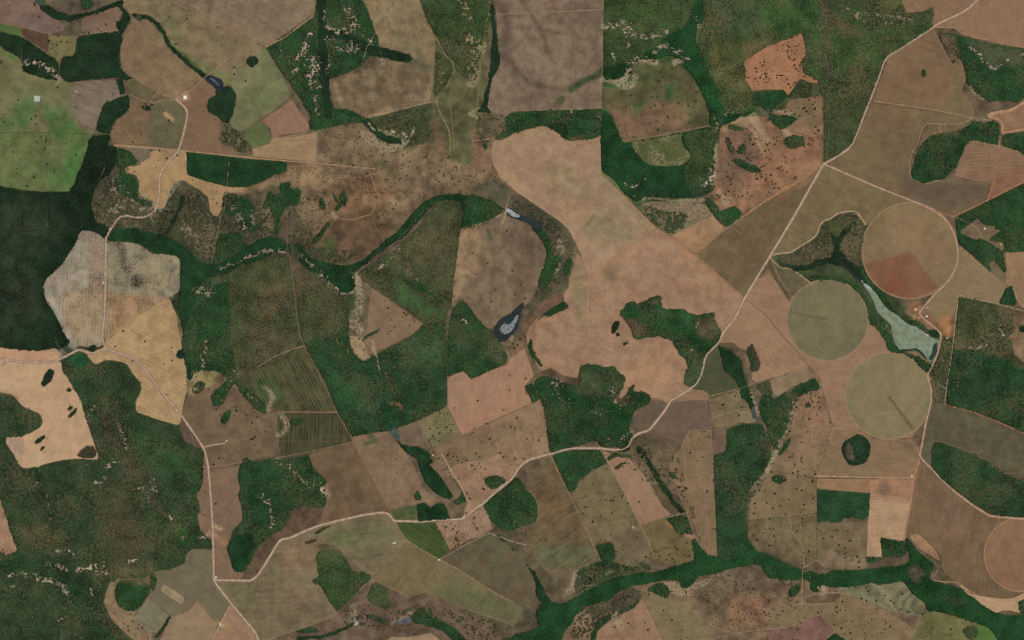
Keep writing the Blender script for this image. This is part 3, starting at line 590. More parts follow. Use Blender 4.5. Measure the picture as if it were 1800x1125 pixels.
W('gallery_forest', 'creek trees running down from the road crossing', '1122,782 1130,790 1140,806 1148,818 1156,830 1160,842 1170,850 1178,866 1188,880 1198,892 1204,902 1195,900 1182,885 1168,865 1155,845 1142,822 1128,806 1118,790', 'dark')
W('woodland', 'wooded farmyard beside the tiny road bridge', '1078,790 1090,790 1098,775 1106,780 1108,788 1100,793 1085,793', 'dark', lace=.2)
W('woodland', 'square green wood beside the orange yard', '1168,912 1195,904 1205,905 1215,925 1222,940 1212,938 1202,935 1198,940 1190,935 1182,922', 'green', lace=.15)
W('woodland', 'flat green wood directly below the white road in the centre', '971,800 990,794 1010,790 1035,789 1056,791 1062,800 1067,812 1060,817 1042,824 1026,836 1014,846 1011,860 1006,863 998,862 990,840', 'green')
W('copse', 'small bushy gully grove right of the flat green wood', '1066,806 1078,795 1095,798 1108,800 1110,804 1095,803 1080,802 1070,808', 'green')
W('copse', 'gully grove of trees in the ravine pasture', '1080,822 1092,812 1098,812 1092,820 1082,826', 'green')
W('copse', 'ravine copse in two lobes east of the creek', '1176,828 1184,828 1190,838 1184,842 1178,836', 'green')
W('copse', 'square green wood below the olive tree pasture', '1046,958 1060,956 1076,952 1080,965 1082,980 1070,988 1058,985 1052,972', 'green')
W('forest', 'tall dark forest block running south to the gallery', '1253,799 1277,794 1277,755 1300,745 1338,744 1346,758 1352,775 1356,790 1352,808 1340,832 1325,850 1314,868 1312,895 1311,925 1314,950 1330,968 1300,985 1262,982 1258,930 1256,860', 'big', stuff=True)
S('1278,890 1295,895 1290,905 1275,905', (72, 84, 54), .6, 8, k='w')
N('1124,882,1.6 1247,768,1.5 1104,884,1.5 1074,940,1.5 1120,945,1.6 960,948,1.6 950,949,1.4', 'lone dark tree on the open farmland of the south centre')
# ---------------------------------------------------------------- south centre and south
W('gallery_forest', 'broad green gallery forest rising from the bottom edge to the right', '895,1130 905,1114 925,1110 948,1102 945,1090 940,1078 950,1062 965,1055 985,1060 998,1058 1010,1050 1035,1035 1060,1024 1082,1015 1110,1010 1130,1004 1145,1006 1170,1000 1195,992 1220,985 1222,975 1214,950 1224,944 1232,962 1246,977 1262,978 1280,985 1298,975 1312,952 1325,968 1350,972 1375,990 1395,996 1411,1002 1411,1018 1380,1018 1352,1016 1342,1002 1336,990 1310,994 1280,998 1262,1008 1242,1008 1224,1014 1210,1032 1198,1030 1190,1018 1162,1020 1140,1024 1110,1030 1085,1042 1070,1055 1050,1060 1030,1065 1012,1078 1005,1095 992,1110 985,1130', 'gallery', stuff=True)
W('gallery_forest', 'dark creek wood joining the broad gallery from above left', '870,936 885,948 900,962 912,975 925,990 938,1003 948,1020 960,1045 970,1060 958,1062 945,1050 935,1020 925,1000 905,990 890,970 880,950', 'darkgreen')
W('gallery_forest', 'broad dark gallery forest crossing the lower right of the land', '1350,972 1375,988 1410,1002 1414,1008 1424,1002 1430,1006 1445,1010 1470,1002 1500,1000 1530,1000 1560,996 1585,995 1600,985 1598,965 1590,950 1594,946 1604,952 1612,970 1625,978 1640,985 1642,995 1634,1010 1636,1020 1660,1026 1680,1030 1695,1035 1706,1045 1720,1055 1735,1064 1748,1072 1760,1080 1800,1082 1803,1130 1757,1130 1750,1115 1740,1108 1728,1098 1708,1092 1700,1088 1680,1082 1655,1076 1630,1072 1626,1058 1612,1048 1602,1040 1592,1024 1580,1018 1572,1024 1550,1026 1530,1024 1510,1030 1480,1032 1452,1030 1446,1026 1440,1038 1430,1040 1423,1034 1422,1018 1350,1016', 'gallery', stuff=True)
S('1598,1000 1615,995 1625,1010 1612,1028 1600,1015', (84, 74, 56), .85, 5, k='w')
S('1520,992 1550,985 1590,980 1580,990 1540,996', (96, 80, 64), .7, 4, k='gw')
S('1660,1050 1690,1055 1700,1065 1670,1060', (74, 76, 54), .6, 6, k='w')
W('copse', 'green wood with white gaps at the foot of the pale striped field', '1547,945 1560,947 1586,952 1594,945 1600,948 1598,965 1585,978 1560,978 1551,980', 'green', lace=.15)
W('copse', 'low hedge of trees at the end of the pale striped field', '1523,979 1535,980 1552,980 1545,986 1530,990 1524,987', 'green')
W('gallery_forest', 'small green crescent wood at the bottom centre by the stream', '1039,1118 1045,1102 1050,1090 1058,1082 1072,1080 1076,1086 1064,1094 1050,1106 1046,1124 1040,1124', 'green')
W('copse', 'green triangle wood with sand blotches beside the gallery', '1136,1036 1148,1028 1160,1022 1170,1026 1178,1040 1172,1052 1158,1044 1140,1038', 'green', lace=.15)
W('copse', 'narrow streamside trees below the central gallery bend', '1088,1074 1100,1068 1115,1062 1120,1054 1124,1058 1115,1068 1098,1076 1086,1078', 'green')
W('copse', 'round dark copse in the green meadow above the gallery', '1022,1014 1030,1010 1040,1014 1040,1024 1032,1028 1024,1022', 'dark')
W('woodland', 'streamside wood at the right of the lower pond', '1015,1005 1030,995 1050,985 1075,985 1070,995 1040,1000 1025,1010 1014,1012', 'green', lace=.3)
C('1012,1008 1010,1020 1008,1035 1000,1040', 10, .3)
C('1340,985 1360,1000', 4, .3)
C('1210,1035 1235,1025 1260,1010', 10, .35, col=(158, 136, 105))
C('1178,1028 1190,1040 1205,1045', 16, .4, col=(158, 136, 105))
C('1020,1090 1030,1075', 14, .25, col=(130, 112, 88))
C('1080,1080 1090,1100', 12, .45, col=(150, 132, 108))
F('crop_field', 'wide field south of the white road with green wavy streaks', '450,1016 472,986 492,953 500,949 520,942 560,927 600,917 640,908 668,904 682,906 692,920 700,935 712,950 716,953 655,1012 640,1004 628,996 620,984 600,968 590,960 572,955 556,957 551,962 555,985 560,1003 562,1010 552,1018 560,1024 575,1055 592,1080 588,1085 560,1094 520,1108 480,1122 470,1130 456,1130 450,1112 424,1080 405,1058 378,1023 440,1023', (118, 103, 78), rows=(0, 46, .04), mot=.3, streak=(8, .10))
S('560,935 660,920 700,935 640,950 600,960', (86, 100, 60), .6, 8, n=.3)
S('600,960 660,965 690,950 640,980', (98, 108, 66), .4, 8, w=12)
S('500,958 550,950 555,1000 520,1010 490,1000', (140, 112, 86), .6, 14)
S('480,1030 540,1050 560,1085 500,1080', (118, 98, 76), .5, 18)
S('378,1025 450,1030 450,1060 420,1070', (104, 102, 66), .5, 12)
S('640,920 680,960', (112, 100, 80), .4, 12, w=20)
S('450,1100 540,1075', (108, 100, 72), .5, 10, w=16)
W('copse', 'long brown green thicket island nearest the white road', '553,936 562,928 573,924 584,924 572,928 562,935 556,938', 'brown')
W('copse', 'second brown green thicket island just below the first', '534,954 545,948 556,946 556,950 546,954 537,955', 'brown')
F('crop_field', 'olive field with fine diagonal furrows right of the long wood', '655,1016 680,990 718,951 745,968 772,984 800,998 830,1015 870,1042 900,1056 922,1068 906,1098 880,1092 840,1078 815,1068 780,1055 748,1042 720,1050 700,1040', (114, 100, 71), rows=(50, 34, .10), mot=.2)
S('800,1020 870,1050 920,1075 900,1095 800,1060 760,1045', (94, 98, 68), .7, 12)
F('crop_field', 'dark rounded field below the hamlet with faint furrows', '774,983 810,962 846,944 858,938 872,940 890,955 910,972 928,995 938,1012 943,1030 938,1048 925,1066 900,1055 870,1040 830,1013 800,997', (98, 86, 64), rows=(50, 34, .06), mot=.25)
S('855,945 880,960 870,990', (96, 102, 68), .5, 10, w=14)
S('905,1040 920,1030 930,1045 915,1050', (92, 66, 50), .6, 3)
W('woodland', 'green wood with a tail of creek trees in the southern fields', '556,975 562,968 575,965 588,966 600,970 608,985 614,995 622,1006 640,1006 652,1012 650,1020 635,1030 628,1042 615,1055 592,1074 584,1064 570,1040 562,1028 548,1024 550,1020 560,1014 557,996', 'lush')
W('copse', 'heart shaped green wood east of the tailed one', '652,1028 660,1024 672,1030 684,1042 680,1050 688,1062 682,1072 668,1066 655,1060 645,1052', 'lush')
W('gallery_forest', 'thin stream wood at the bottom below the long olive field', '525,1122 545,1120 570,1118 590,1112 610,1102 625,1092', 'darkgreen', w=5)
W('copse', 'small flat copse at the foot of the streaky field', '520,1108 530,1106 545,1102 556,1104 560,1110 545,1112 530,1112', 'green')
W('gallery_forest', 'streamside wood left of the bottom grey pond', '642,1078 655,1080 670,1088 684,1090 680,1096 665,1092 648,1086', 'green')
W('gallery_forest', 'dark green wood spreading right of the bottom grey pond', '725,1084 735,1070 748,1064 758,1070 764,1085 780,1092 800,1105 815,1118 822,1130 800,1130 785,1112 765,1102 740,1096 722,1092', 'green')
W('copse', 'bushy corner wood at the bottom beside the gallery forest', '885,1122 900,1118 900,1130 880,1130', 'green')
F('pasture', 'pale bare field cut by the bottom edge', '680,1125 690,1119 720,1120 745,1115 756,1112 768,1120 776,1130 680,1130', (150, 126, 96))
C('620,1065 622,1085', 12, .25); C('690,1095 720,1080', 8, .3)

F('crop_field', 'olive grey field left of the road fork with an oblong pale patch', '270,1004 290,1002 324,991 326,975 340,964 362,964 374,968 376,1020 388,1038 404,1059 396,1078 384,1094 366,1078 347,1054 335,1072 310,1081 300,1082 296,1078 260,1055 258,1052 272,1038 278,1018', (112, 101, 78), mot=.15, streak=(-45, .06))
F('crop_field', 'oblong pale stubble patch set inside the olive grey field', '288,1028 305,1038 324,1051 320,1062 300,1050 283,1037', (146, 128, 100), streak=(-35, .06))
F('crop_field', 'wedge of pinkish tan field left of the lower road branch', '346,1055 366,1080 383,1095 372,1130 278,1130 286,1116 298,1084 310,1082 334,1073', (142, 118, 91), mot=.15)
F('crop_field', 'square grey green field beside a short dark hedge', '259,1054 276,1066 295,1082 285,1102 273,1112 255,1104 236,1086 246,1072', (122, 114, 88))
F('crop_field', 'reddish triangular field between the forking white roads', '405,1063 425,1086 449,1114 454,1130 374,1130 386,1096', (150, 118, 92), T=2)
S('385,1095 395,1100', (170, 138, 84), .6, 4, w=8)
F('pasture', 'tree dotted rough pasture wrapping round the oval wood', '186,1035 196,1018 204,1026 202,1048 208,1066 226,1075 238,1074 234,1087 250,1100 268,1112 270,1122 256,1130 240,1128 215,1108 190,1078 182,1055', (134, 112, 84), T=16, sand=.4, n=1)
W('copse', 'oval green wood with a pale fringe on the left of the olive field', '205,1024 225,1018 250,1022 262,1028 264,1040 255,1052 244,1068 228,1075 212,1068 203,1055 201,1040', 'green')
S('220,1022 260,1025', (110, 92, 66), .6, 6, w=9, k='w', n=.3)
W('copse', 'short dark hedge beside the square grey green field', '298,1084 290,1098 284,1108 276,1118', 'dark', w=4)
W('copse', 'tiny walled grove at the top left of the square fields', '265,1006 272,1004 276,1018 272,1038 266,1036 264,1020', 'green')
F('pasture', 'small brown paddock between the white road and the pointed wood', '378,966 397,962 403,980 406,998 414,1006 416,1018 378,1018', (122, 98, 76))

F('crop_field', 'pinkish treed field at the bottom centre right of the stream', '1048,1130 1050,1110 1066,1096 1090,1088 1094,1078 1112,1070 1122,1058 1128,1052 1142,1075 1152,1098 1168,1130', (146, 114, 88), T=5)
F('pasture', 'olive pasture with scattered trees right of the pinkish one', '1128,1050 1140,1038 1160,1048 1185,1056 1212,1056 1222,1070 1238,1095 1256,1130 1170,1130 1155,1100 1142,1072', (122, 108, 76), T=5)
D('1225,1050 1300,1010 1350,1010 1350,1125 1260,1125', 14, (.6, 1.3), 'dark tree scattered on the rough red savanna at the bottom')
D('1350,1050 1500,1040 1600,1100 1600,1125 1350,1125', 3, (.8, 1.5), 'dark tree on the open southern ranch land')
F('pasture', 'purple tinted pasture with dark trees at the bottom edge', '1345,1108 1368,1103 1397,1100 1412,1092 1432,1082 1448,1092 1466,1112 1452,1122 1440,1130 1352,1130', (122, 90, 77), T=8)
F('pasture', 'tan pasture with a lane junction above the purple one', '1350,1070 1380,1062 1420,1063 1468,1060 1477,1048 1478,1062 1470,1085 1466,1110 1448,1090 1432,1081 1412,1090 1397,1099 1350,1104', (122, 102, 76), T=9)
F('pasture', 'tan pasture with a diagonal pink lane right of the lane junction', '1478,1045 1500,1044 1530,1060 1560,1078 1600,1100 1602,1118 1598,1130 1480,1130 1470,1112 1472,1085', (126, 106, 76), T=8)
S('1510,1062 1560,1090 1600,1112', (142, 110, 84), .6, 7, w=12)
F('pasture', 'grey green contour terraced slope below the gallery forest', '1475,1032 1500,1030 1530,1024 1552,1028 1575,1022 1582,1020 1594,1030 1602,1042 1614,1052 1626,1062 1622,1080 1614,1084 1590,1078 1560,1070 1530,1060 1500,1046 1474,1044', (116, 110, 82), T=8, sand=.5, mot=.3, contour=1)
F('pasture', 'yellow green pasture at the lower right with bushes', '1622,1082 1630,1074 1655,1077 1680,1083 1700,1088 1706,1092 1712,1098 1700,1104 1708,1118 1720,1130 1598,1130 1606,1112', (108, 102, 64), T=8, mot=.35)
F('pasture', 'bright green rounded meadow at the bottom beside the dark wood', '1715,1100 1730,1098 1742,1106 1752,1120 1754,1130 1712,1130 1710,1112', (84, 108, 54))
W('copse', 'bushy dark thicket between yellow green pasture and meadow', '1690,1108 1700,1100 1712,1098 1720,1106 1714,1124 1700,1120', 'mixed', lace=.3)
W('copse', 'dark pointed plantation cut by the bottom edge', '1452,1124 1460,1116 1468,1112 1484,1122 1490,1130 1448,1130', 'darkgreen')
W('copse', 'pale edged green grove on the slope below the gallery', '1384,1040 1395,1028 1405,1026 1408,1034 1400,1046 1390,1050', 'green', lace=.2)
C('1440,1032 1450,1030 1445,1040', 9, .5)

W('scrubland', 'shrubby meadow above the southern gallery forest', '1015,1008 1040,995 1075,985 1085,990 1115,998 1130,985 1150,1000 1085,1012 1040,1030 1012,1048 1008,1030', 'thin', stuff=True, lace=.4)
W('scrubland', 'shrubs sprinkled over the red southern savanna', '1100,1040 1200,1035 1260,1008 1330,995 1350,1018 1410,1020 1420,1050 1350,1100 1260,1100 1235,1060 1180,1052 1130,1036', 'scrub', stuff=True, lace=.86)
W('scrubland', 'broken scrub between the big gallery and the pinkish treed field', '1020,1065 1060,1058 1085,1045 1115,1032 1130,1040 1118,1060 1085,1085 1050,1085 1035,1120 1000,1120 1010,1090', 'scrub', stuff=True, lace=.55)
W('scrubland', 'shrubby slope around the ravine creek in the south', '1100,795 1125,775 1160,790 1195,800 1200,840 1225,900 1230,940 1200,900 1150,850 1120,845 1100,820', 'scrub', stuff=True, lace=.72)
W('scrubland', 'speckled grey slope beside the dark wedge wood', '1405,700 1396,730 1380,765 1360,810 1335,850 1318,880 1316,935 1340,960 1300,950 1312,880 1340,820 1370,770 1392,700', 'scrub', stuff=True, lace=.6)
W('scrubland', 'shrubby banks of the streams near the bottom ponds', '600,1075 650,1060 700,1075 740,1060 780,1060 850,1085 900,1100 870,1125 830,1120 780,1080 700,1110 600,1100', 'scrub', stuff=True, lace=.7)

# ---------------------------------------------------------------- north-east woodland and savanna
W('forest', 'smooth green savanna forest at the top centre right', '1062,-3 1228,-3 1222,30 1200,60 1180,75 1150,95 1120,110 1090,120 1061,125', 'lush', stuff=True)
W('forest', 'broad dark green valley forest falling south from the top', '1175,60 1200,50 1215,20 1222,-3 1238,-3 1238,30 1225,55 1222,70 1238,110 1252,145 1262,170 1268,195 1285,200 1310,195 1325,190 1322,200 1300,205 1280,215 1266,222 1258,250 1255,280 1258,310 1252,330 1240,345 1215,348 1170,345 1130,345 1125,354 1110,350 1095,335 1075,310 1057,300 1057,240 1060,190 1075,205 1085,230 1095,250 1112,250 1150,242 1200,232 1240,224 1244,205 1240,180 1222,140 1205,115 1190,100 1175,95 1150,105 1120,125 1090,135 1070,140 1061,138 1061,118 1100,110 1140,90', 'gallery', stuff=True)
W('forest', 'mixed green and brown savanna forest west of the northern road', '1238,-3 1640,-3 1640,47 1600,72 1560,98 1550,130 1530,168 1510,222 1498,253 1480,266 1448,286 1447,205 1446,168 1440,148 1438,140 1412,128 1412,105 1418,95 1410,57 1350,80 1306,108 1310,130 1320,160 1330,190 1300,200 1270,195 1255,150 1235,100 1225,70 1240,40', 'ne', stuff=True)
S('1240,70 1300,80 1320,150 1310,180 1280,170 1245,120', (94, 90, 54), .75, 16, k='w', n=.5)
S('1300,80 1350,70 1310,110', (120, 96, 64), .5, 8, k='w', n=.3)
S('1440,0 1460,20 1500,50 1520,70 1480,60 1450,30', (92, 76, 60), .7, 8, k='w', n=.2)
S('1450,20 1452,60 1455,100 1460,130', (84, 74, 58), .6, 8, w=10, k='w')
S('1440,110 1460,130 1455,115', (100, 90, 66), .5, 6, k='w')
S('1450,190 1520,160 1530,170 1490,255 1450,280', (68, 72, 46), .6, 16, k='w')
S('1240,0 1340,0 1340,60 1260,60', (62, 74, 50), .5, 20, k='w')
S('1350,0 1440,0 1440,90 1420,100 1412,60 1350,70', (52, 88, 44), .5, 14, k='w')
S('1340,0 1385,0 1350,60 1330,50', (64, 92, 44), .4, 14, k='w')
S('1460,60 1560,60 1540,110 1460,140', (60, 86, 44), .5, 18, k='w')
S('1540,8 1560,0 1590,2 1570,15', (110, 104, 66), .6, 5, k='w', n=.3)
S('1412,105 1440,140 1430,130', (48, 92, 40), .6, 8, k='w')
C('1480,10 1500,20 1520,24 1550,25 1580,30 1605,38', 7, .5, col=(140, 130, 104))
C('1500,25 1520,35 1530,38 1560,40 1590,42', 9, .4, col=(150, 132, 104))
C('1445,85 1450,110 1455,120 1470,135', 10, .25, col=(130, 124, 100))
C('1060,46 1080,46 1095,38 1105,42 1110,60 1125,65 1150,62 1172,55', 9, .6)
C('1095,48 1102,62 1105,80', 6, .5)
C('1078,95 1082,108', 6, .5)
C('1060,140 1080,143 1092,152 1110,150 1116,135', 9, .65)
C('1095,140 1105,125 1105,112 1120,102 1140,105 1152,110', 9, .65)
C('1150,90 1165,78 1180,82 1190,92 1200,88', 9, .6)
C('1185,110 1195,106 1210,104', 8, .65)
C('1220,30 1228,45', 9, .4)
F('pasture', 'mottled brown and green rangeland below the lacy sand banks', '1062,152 1078,154 1092,158 1110,154 1119,140 1110,124 1113,110 1126,104 1150,103 1160,112 1180,110 1198,118 1212,128 1226,148 1240,175 1248,200 1247,221 1210,230 1180,235 1140,242 1095,250 1084,222 1072,196 1061,184', (92, 86, 58), rag=1.5, veg=.5, mot=.5, sand=.25, T=9)
S('1066,175 1090,190 1150,180 1200,185 1210,232 1095,248 1080,210', (122, 92, 72), .85, 12)
S('1110,180 1130,178 1128,200 1112,205', (66, 86, 50), .8, 8)
S('1170,150 1186,150 1182,172 1170,172', (48, 84, 44), .8, 4)
S('1120,120 1150,112 1180,120 1160,140 1120,150', (84, 92, 56), .6, 12)
S('1190,188 1210,185 1210,220 1190,222', (126, 106, 72), .7, 6, n=.3)
F('pasture', 'chequered yellow green scrub patch below the rangeland lane', '1107,250 1150,243 1202,232 1198,245 1205,260 1215,268 1212,280 1200,290 1170,292 1140,290 1128,280 1115,265', (86, 92, 54), n=1, veg=.55, sand=.6)
W('woodland', 'green wood right of the chequered scrub patch', '1205,232 1245,225 1262,225 1262,245 1256,262 1255,290 1258,320 1240,344 1220,348 1205,320 1200,292 1213,280 1214,266 1203,255', 'lush')
F('pasture', 'orange cleared land shaped like an axe in the green savanna', '1306,108 1320,98 1350,80 1380,70 1409,57 1412,66 1416,85 1417,96 1410,104 1410,118 1412,128 1438,140 1438,147 1422,144 1406,138 1400,148 1385,168 1378,158 1350,157 1322,160 1318,152 1308,136 1312,125', (158, 112, 82), T=22, mot=.3, veg=.15)
F('pasture', 'orange savanna pasture with many dark trees below the valley forest', '1266,226 1285,215 1310,205 1345,205 1380,190 1390,175 1446,166 1446,285 1420,302 1350,346 1310,350 1275,362 1262,356 1250,338 1252,325 1262,290 1264,262', (132, 100, 76), T=22, mot=.4, veg=.2, n=1)
S('1265,228 1330,240 1340,300 1290,320 1265,300', (110, 90, 74), .6, 16)
S('1385,175 1446,170 1446,225 1380,215', (106, 96, 68), .6, 12, n=.3)
S('1340,260 1445,225 1445,285 1350,345 1300,350', (158, 114, 84), .5, 18)
W('woodland', 'green wood below the axe shaped clearing', '1323,163 1350,160 1376,157 1387,170 1372,182 1357,196 1345,193 1338,186 1320,185', 'green', ns=1)
W('woodland', 'wood inside the right arm of the valley forest', '1385,170 1398,152 1406,139 1425,146 1438,148 1446,165 1420,170 1398,172', 'olive')
W('copse', 'green triangular wood in the orange savanna', '1352,198 1366,201 1392,203 1402,208 1388,220 1373,227 1360,218 1352,208', 'green', ns=1)
W('copse', 'thin line of bushes along the left side of the orange savanna', '1274,238 1280,240 1290,258 1292,272 1284,268 1276,252', 'mixed', lace=.3)
W('copse', 'green thicket on the pale bank at the top of the orange savanna', '1282,218 1296,220 1308,226 1304,230 1288,228 1280,224', 'lush')
W('copse', 'green grove right of the lacy bank in the savanna', '1375,245 1390,235 1410,240 1415,255 1395,262 1380,255', 'green', lace=.1)
W('copse', 'slanted green wood in the middle of the orange savanna', '1288,278 1300,278 1312,285 1330,292 1340,300 1325,303 1310,298 1295,290', 'green')
W('copse', 'round green thicket at the top of the orange savanna', '1296,262 1302,252 1310,252 1312,262 1304,270 1298,270', 'green')
W('woodland', 'green wood corner under the orange savanna', '1262,372 1275,366 1294,362 1306,376 1290,390 1278,400 1262,385 1252,372', 'green')
W('gallery_forest', 'diagonal creek trees leading to the green corner wood', '1238,345 1248,348 1262,362 1270,375 1262,388 1252,376 1244,362', 'green', lace=.15)
C('1258,255 1258,290 1255,310', 7, .65)
C('1250,295 1248,320 1240,325', 8, .5)
C('1232,312 1236,322 1243,320', 7, .65)
C('1265,335 1275,362 1285,350', 6, .5)
C('1115,345 1125,352 1145,345 1180,352 1215,352 1240,350', 5, .4)
C('1100,322 1115,330 1125,318 1138,316', 6, .45)
C('1260,225 1275,200 1290,196', 5, .45)
C('1252,190 1258,215 1266,220', 4, .4)
C('1305,205 1325,205 1330,220 1345,245', 14, .35, col=(170, 146, 112))
C('1350,190 1365,195 1392,200', 4, .5)
C('1378,228 1388,240', 8, .6, col=(170, 150, 118))
S('1335,185 1355,200 1340,205', (118, 112, 92), .6, 5)
S('1120,330 1160,342 1200,345 1240,338', (34, 46, 36), .6, 10, w=18, k='w')
S('1225,55 1240,120 1260,180 1275,200', (36, 72, 38), .5, 10, w=22, k='w')
W('plantation', 'dark speckled scrub wood left of the pale speckled clearing', '1128,358 1145,362 1170,372 1200,372 1212,385 1200,398 1178,412 1160,400 1140,384', 'mixed', lace=.45)

# ---------------------------------------------------------------- east: pivots, lake and fields
F('crop_field', 'pink field in the top right cut by the road', '1582,-3 1720,-3 1708,11 1690,22 1650,42 1640,46 1637,38 1642,28 1641,12 1634,14 1625,20 1612,20 1600,23 1592,22 1590,15', (134, 105, 80), mot=.1, n=1)
F('crop_field', 'large pinkish tan field filling the top right corner', '1720,-3 1803,-3 1803,84 1770,76 1720,66 1695,60 1688,52 1680,49 1645,48 1652,42 1690,23 1708,12', (140, 109, 83), mot=.08)
F('crop_field', 'brown field with a little dark copse right of the northern road', '1562,100 1600,77 1640,52 1650,66 1655,80 1664,98 1672,114 1676,108 1688,107 1694,118 1698,132 1696,145 1689,158 1700,172 1712,190 1713,196 1710,205 1640,195 1536,179 1545,145 1557,112', (124, 98, 73), mot=.15)
S('1680,110 1695,140 1690,160 1705,200 1660,195 1680,160', (112, 102, 70), .7, 10)
S('1570,170 1610,175 1590,165', (140, 116, 88), .5, 6, n=.4)
W('copse', 'little round copse in the brown northern field', '1619,128 1622,121 1627,124 1626,132 1621,135', 'green')
W('copse', 'tiny triangular grove at the hook of the field lane', '1672,112 1676,105 1680,104 1677,110', 'green')
F('crop_field', 'olive brown field sweeping down to the diagonal road', '1535,181 1600,190 1660,200 1710,207 1700,213 1680,218 1650,218 1628,217 1620,228 1612,250 1602,268 1598,290 1600,314 1612,320 1625,324 1640,318 1662,315 1678,310 1698,318 1740,320 1734,350 1705,362 1677,379 1650,372 1600,350 1540,325 1480,300 1454,286 1492,264 1500,252 1512,225', (116, 96, 70), mot=.2)
S('1570,300 1680,318 1735,325 1730,350 1680,375 1600,348', (98, 84, 68), .85, 12)
S('1535,190 1600,200 1600,230 1540,220', (128, 98, 74), .5, 18)
F('crop_field', 'pink brown corner field with broad pale verges at the right edge', '1740,202 1770,196 1790,190 1803,180 1803,228 1762,232 1758,216 1745,208', (140, 106, 80), rows=(4, 30, .10), ns=1)
F('crop_field', 'pinkish field with level furrows around the vertical orange lane', '1700,251 1712,247 1735,252 1760,259 1785,264 1803,278 1803,318 1770,335 1742,348 1740,320 1710,318 1678,309 1684,290 1694,268', (136, 106, 82), rows=(3, 36, .10), mot=.15)
S('1735,320 1800,290 1803,320 1742,348', (134, 92, 72), .6, 8)
W('woodland', 'green wood with pale veined clearing in the far top right', '1650,60 1668,58 1690,64 1740,76 1803,86 1803,170 1786,179 1765,175 1745,178 1730,172 1712,160 1700,148 1694,120 1690,104 1680,96 1678,86 1664,84 1655,72', 'green')
S('1700,70 1800,90 1800,110 1750,120 1720,100', (70, 76, 54), .9, 8, k='w')
S('1650,60 1680,66 1685,100 1665,90', (112, 90, 66), .7, 6, k='w')
C('1706,82 1720,95 1735,112 1748,122 1762,112 1780,100 1800,94', 5, .6)
C('1706,150 1718,165 1728,172', 8, .3)
W('woodland', 'kidney shaped bright green wood above the level furrows', '1604,290 1610,268 1628,245 1640,234 1665,232 1690,228 1705,218 1712,212 1730,214 1752,212 1757,225 1758,252 1745,254 1715,246 1702,250 1692,268 1682,292 1668,308 1655,316 1640,315 1624,323 1608,318 1600,312', 'green')
S('1610,225 1700,215 1680,240 1640,235', (96, 84, 62), .7, 6, k='w', n=.2)
P('1605,300 1598,290 1605,262 1620,232 1630,220 1690,222 1640,245', (108, 90, 66), 3, veg=.15)
W('woodland', 'green wood wedge at the right edge between two pink fields', '1762,236 1785,234 1803,232 1803,274 1790,266 1762,257', 'green')
W('woodland', 'dark green wood with tan farm clearings at the right edge', '1678,381 1705,367 1740,350 1775,333 1803,320 1803,440 1780,443 1762,442 1766,455 1768,470 1766,478 1752,476 1738,475 1720,458 1700,440 1684,424 1680,400', 'green')
F('pasture', 'tan paddock hollow inside the dark green wood with farm tracks', '1684,407 1700,396 1712,388 1718,381 1726,392 1740,396 1752,394 1748,404 1762,402 1750,412 1736,422 1765,424 1764,436 1766,442 1752,436 1740,426 1722,418 1716,423 1700,415', (116, 98, 74), n=1, mot=.3)
F('pasture', 'small tan clearing at the lower tip of the farm wood', '1738,462 1748,456 1756,466 1766,480 1768,502 1756,492 1742,478', (112, 96, 72))
F('crop_field', 'tan triangular field right of the largest pivot circle', '1684,431 1700,442 1720,458 1745,480 1768,503 1762,520 1752,534 1700,524 1685,520 1680,545 1672,560 1660,580 1640,560 1618,550 1640,520 1660,505 1675,480 1682,455', (134, 112, 82), mot=.1)
F('crop_field', 'pale tan field cut by the right edge beside the farm wood', '1768,444 1803,441 1803,545 1790,535 1780,508 1768,500 1770,480', (146, 116, 86), mot=.2)
W('woodland', 'small triangular wood by the right edge crossroads', '1755,533 1768,506 1778,502 1782,515 1788,536 1772,534', 'darkgreen')
W('woodland', 'olive square of woodland with white veins at the right', '1684,519 1720,525 1757,536 1790,546 1780,560 1785,580 1770,590 1780,620 1803,640 1803,650 1740,625 1676,616 1676,590 1682,550', 'olive')
C('1680,597 1690,608 1710,612 1725,610 1735,605', 5, .55)
C('1755,562 1760,580 1765,588', 5, .5)
C('1720,645 1735,652', 9, .5); C('1748,655 1760,668 1785,670', 9, .5)
P('1770,560 1803,550 1803,640 1780,620', (124, 100, 76), 4, veg=.3)
W('copse', 'dark grove cut by the right edge below the crossroads', '1790,573 1803,570 1803,584 1793,582', 'dark')
W('woodland', 'large smooth green wood east of the pivots', '1670,616 1700,614 1740,624 1770,632 1803,648 1803,762 1760,742 1710,722 1661,711 1664,680 1668,650', 'big')
S('1675,620 1740,630 1800,660', (30, 66, 38), .7, 10, w=18, k='w')
S('1780,640 1803,640 1803,650 1785,645', (100, 88, 68), .6, 5, k='w')
W('woodland', 'olive grove between lake road and the vertical white track', '1655,596 1674,600 1672,622 1668,650 1662,682 1646,672 1632,660 1640,640 1648,618', 'olive')
W('woodland', 'dark olive scrub triangle right of the lowest pivot circle', '1634,664 1660,682 1659,711 1640,702 1638,685', 'olive')
F('crop_field', 'dark olive field stepping down beside the long green wood', '1638,700 1660,713 1710,725 1760,745 1803,765 1803,815 1795,808 1790,820 1782,832 1755,825 1730,808 1700,794 1660,778 1642,776 1636,800 1635,830 1622,808 1618,800 1626,756 1632,732', (94, 86, 64), mot=.3, T=0)
S('1650,730 1700,760 1740,800 1700,780 1660,760', (112, 94, 74), .5, 12, n=.5)
W('woodland', 'deep green lens shaped wood right of the brown field', '1642,777 1655,778 1690,790 1718,800 1745,818 1760,830 1782,840 1803,846 1803,908 1760,906 1740,902 1712,884 1690,868 1660,846 1638,828 1637,800', 'big')
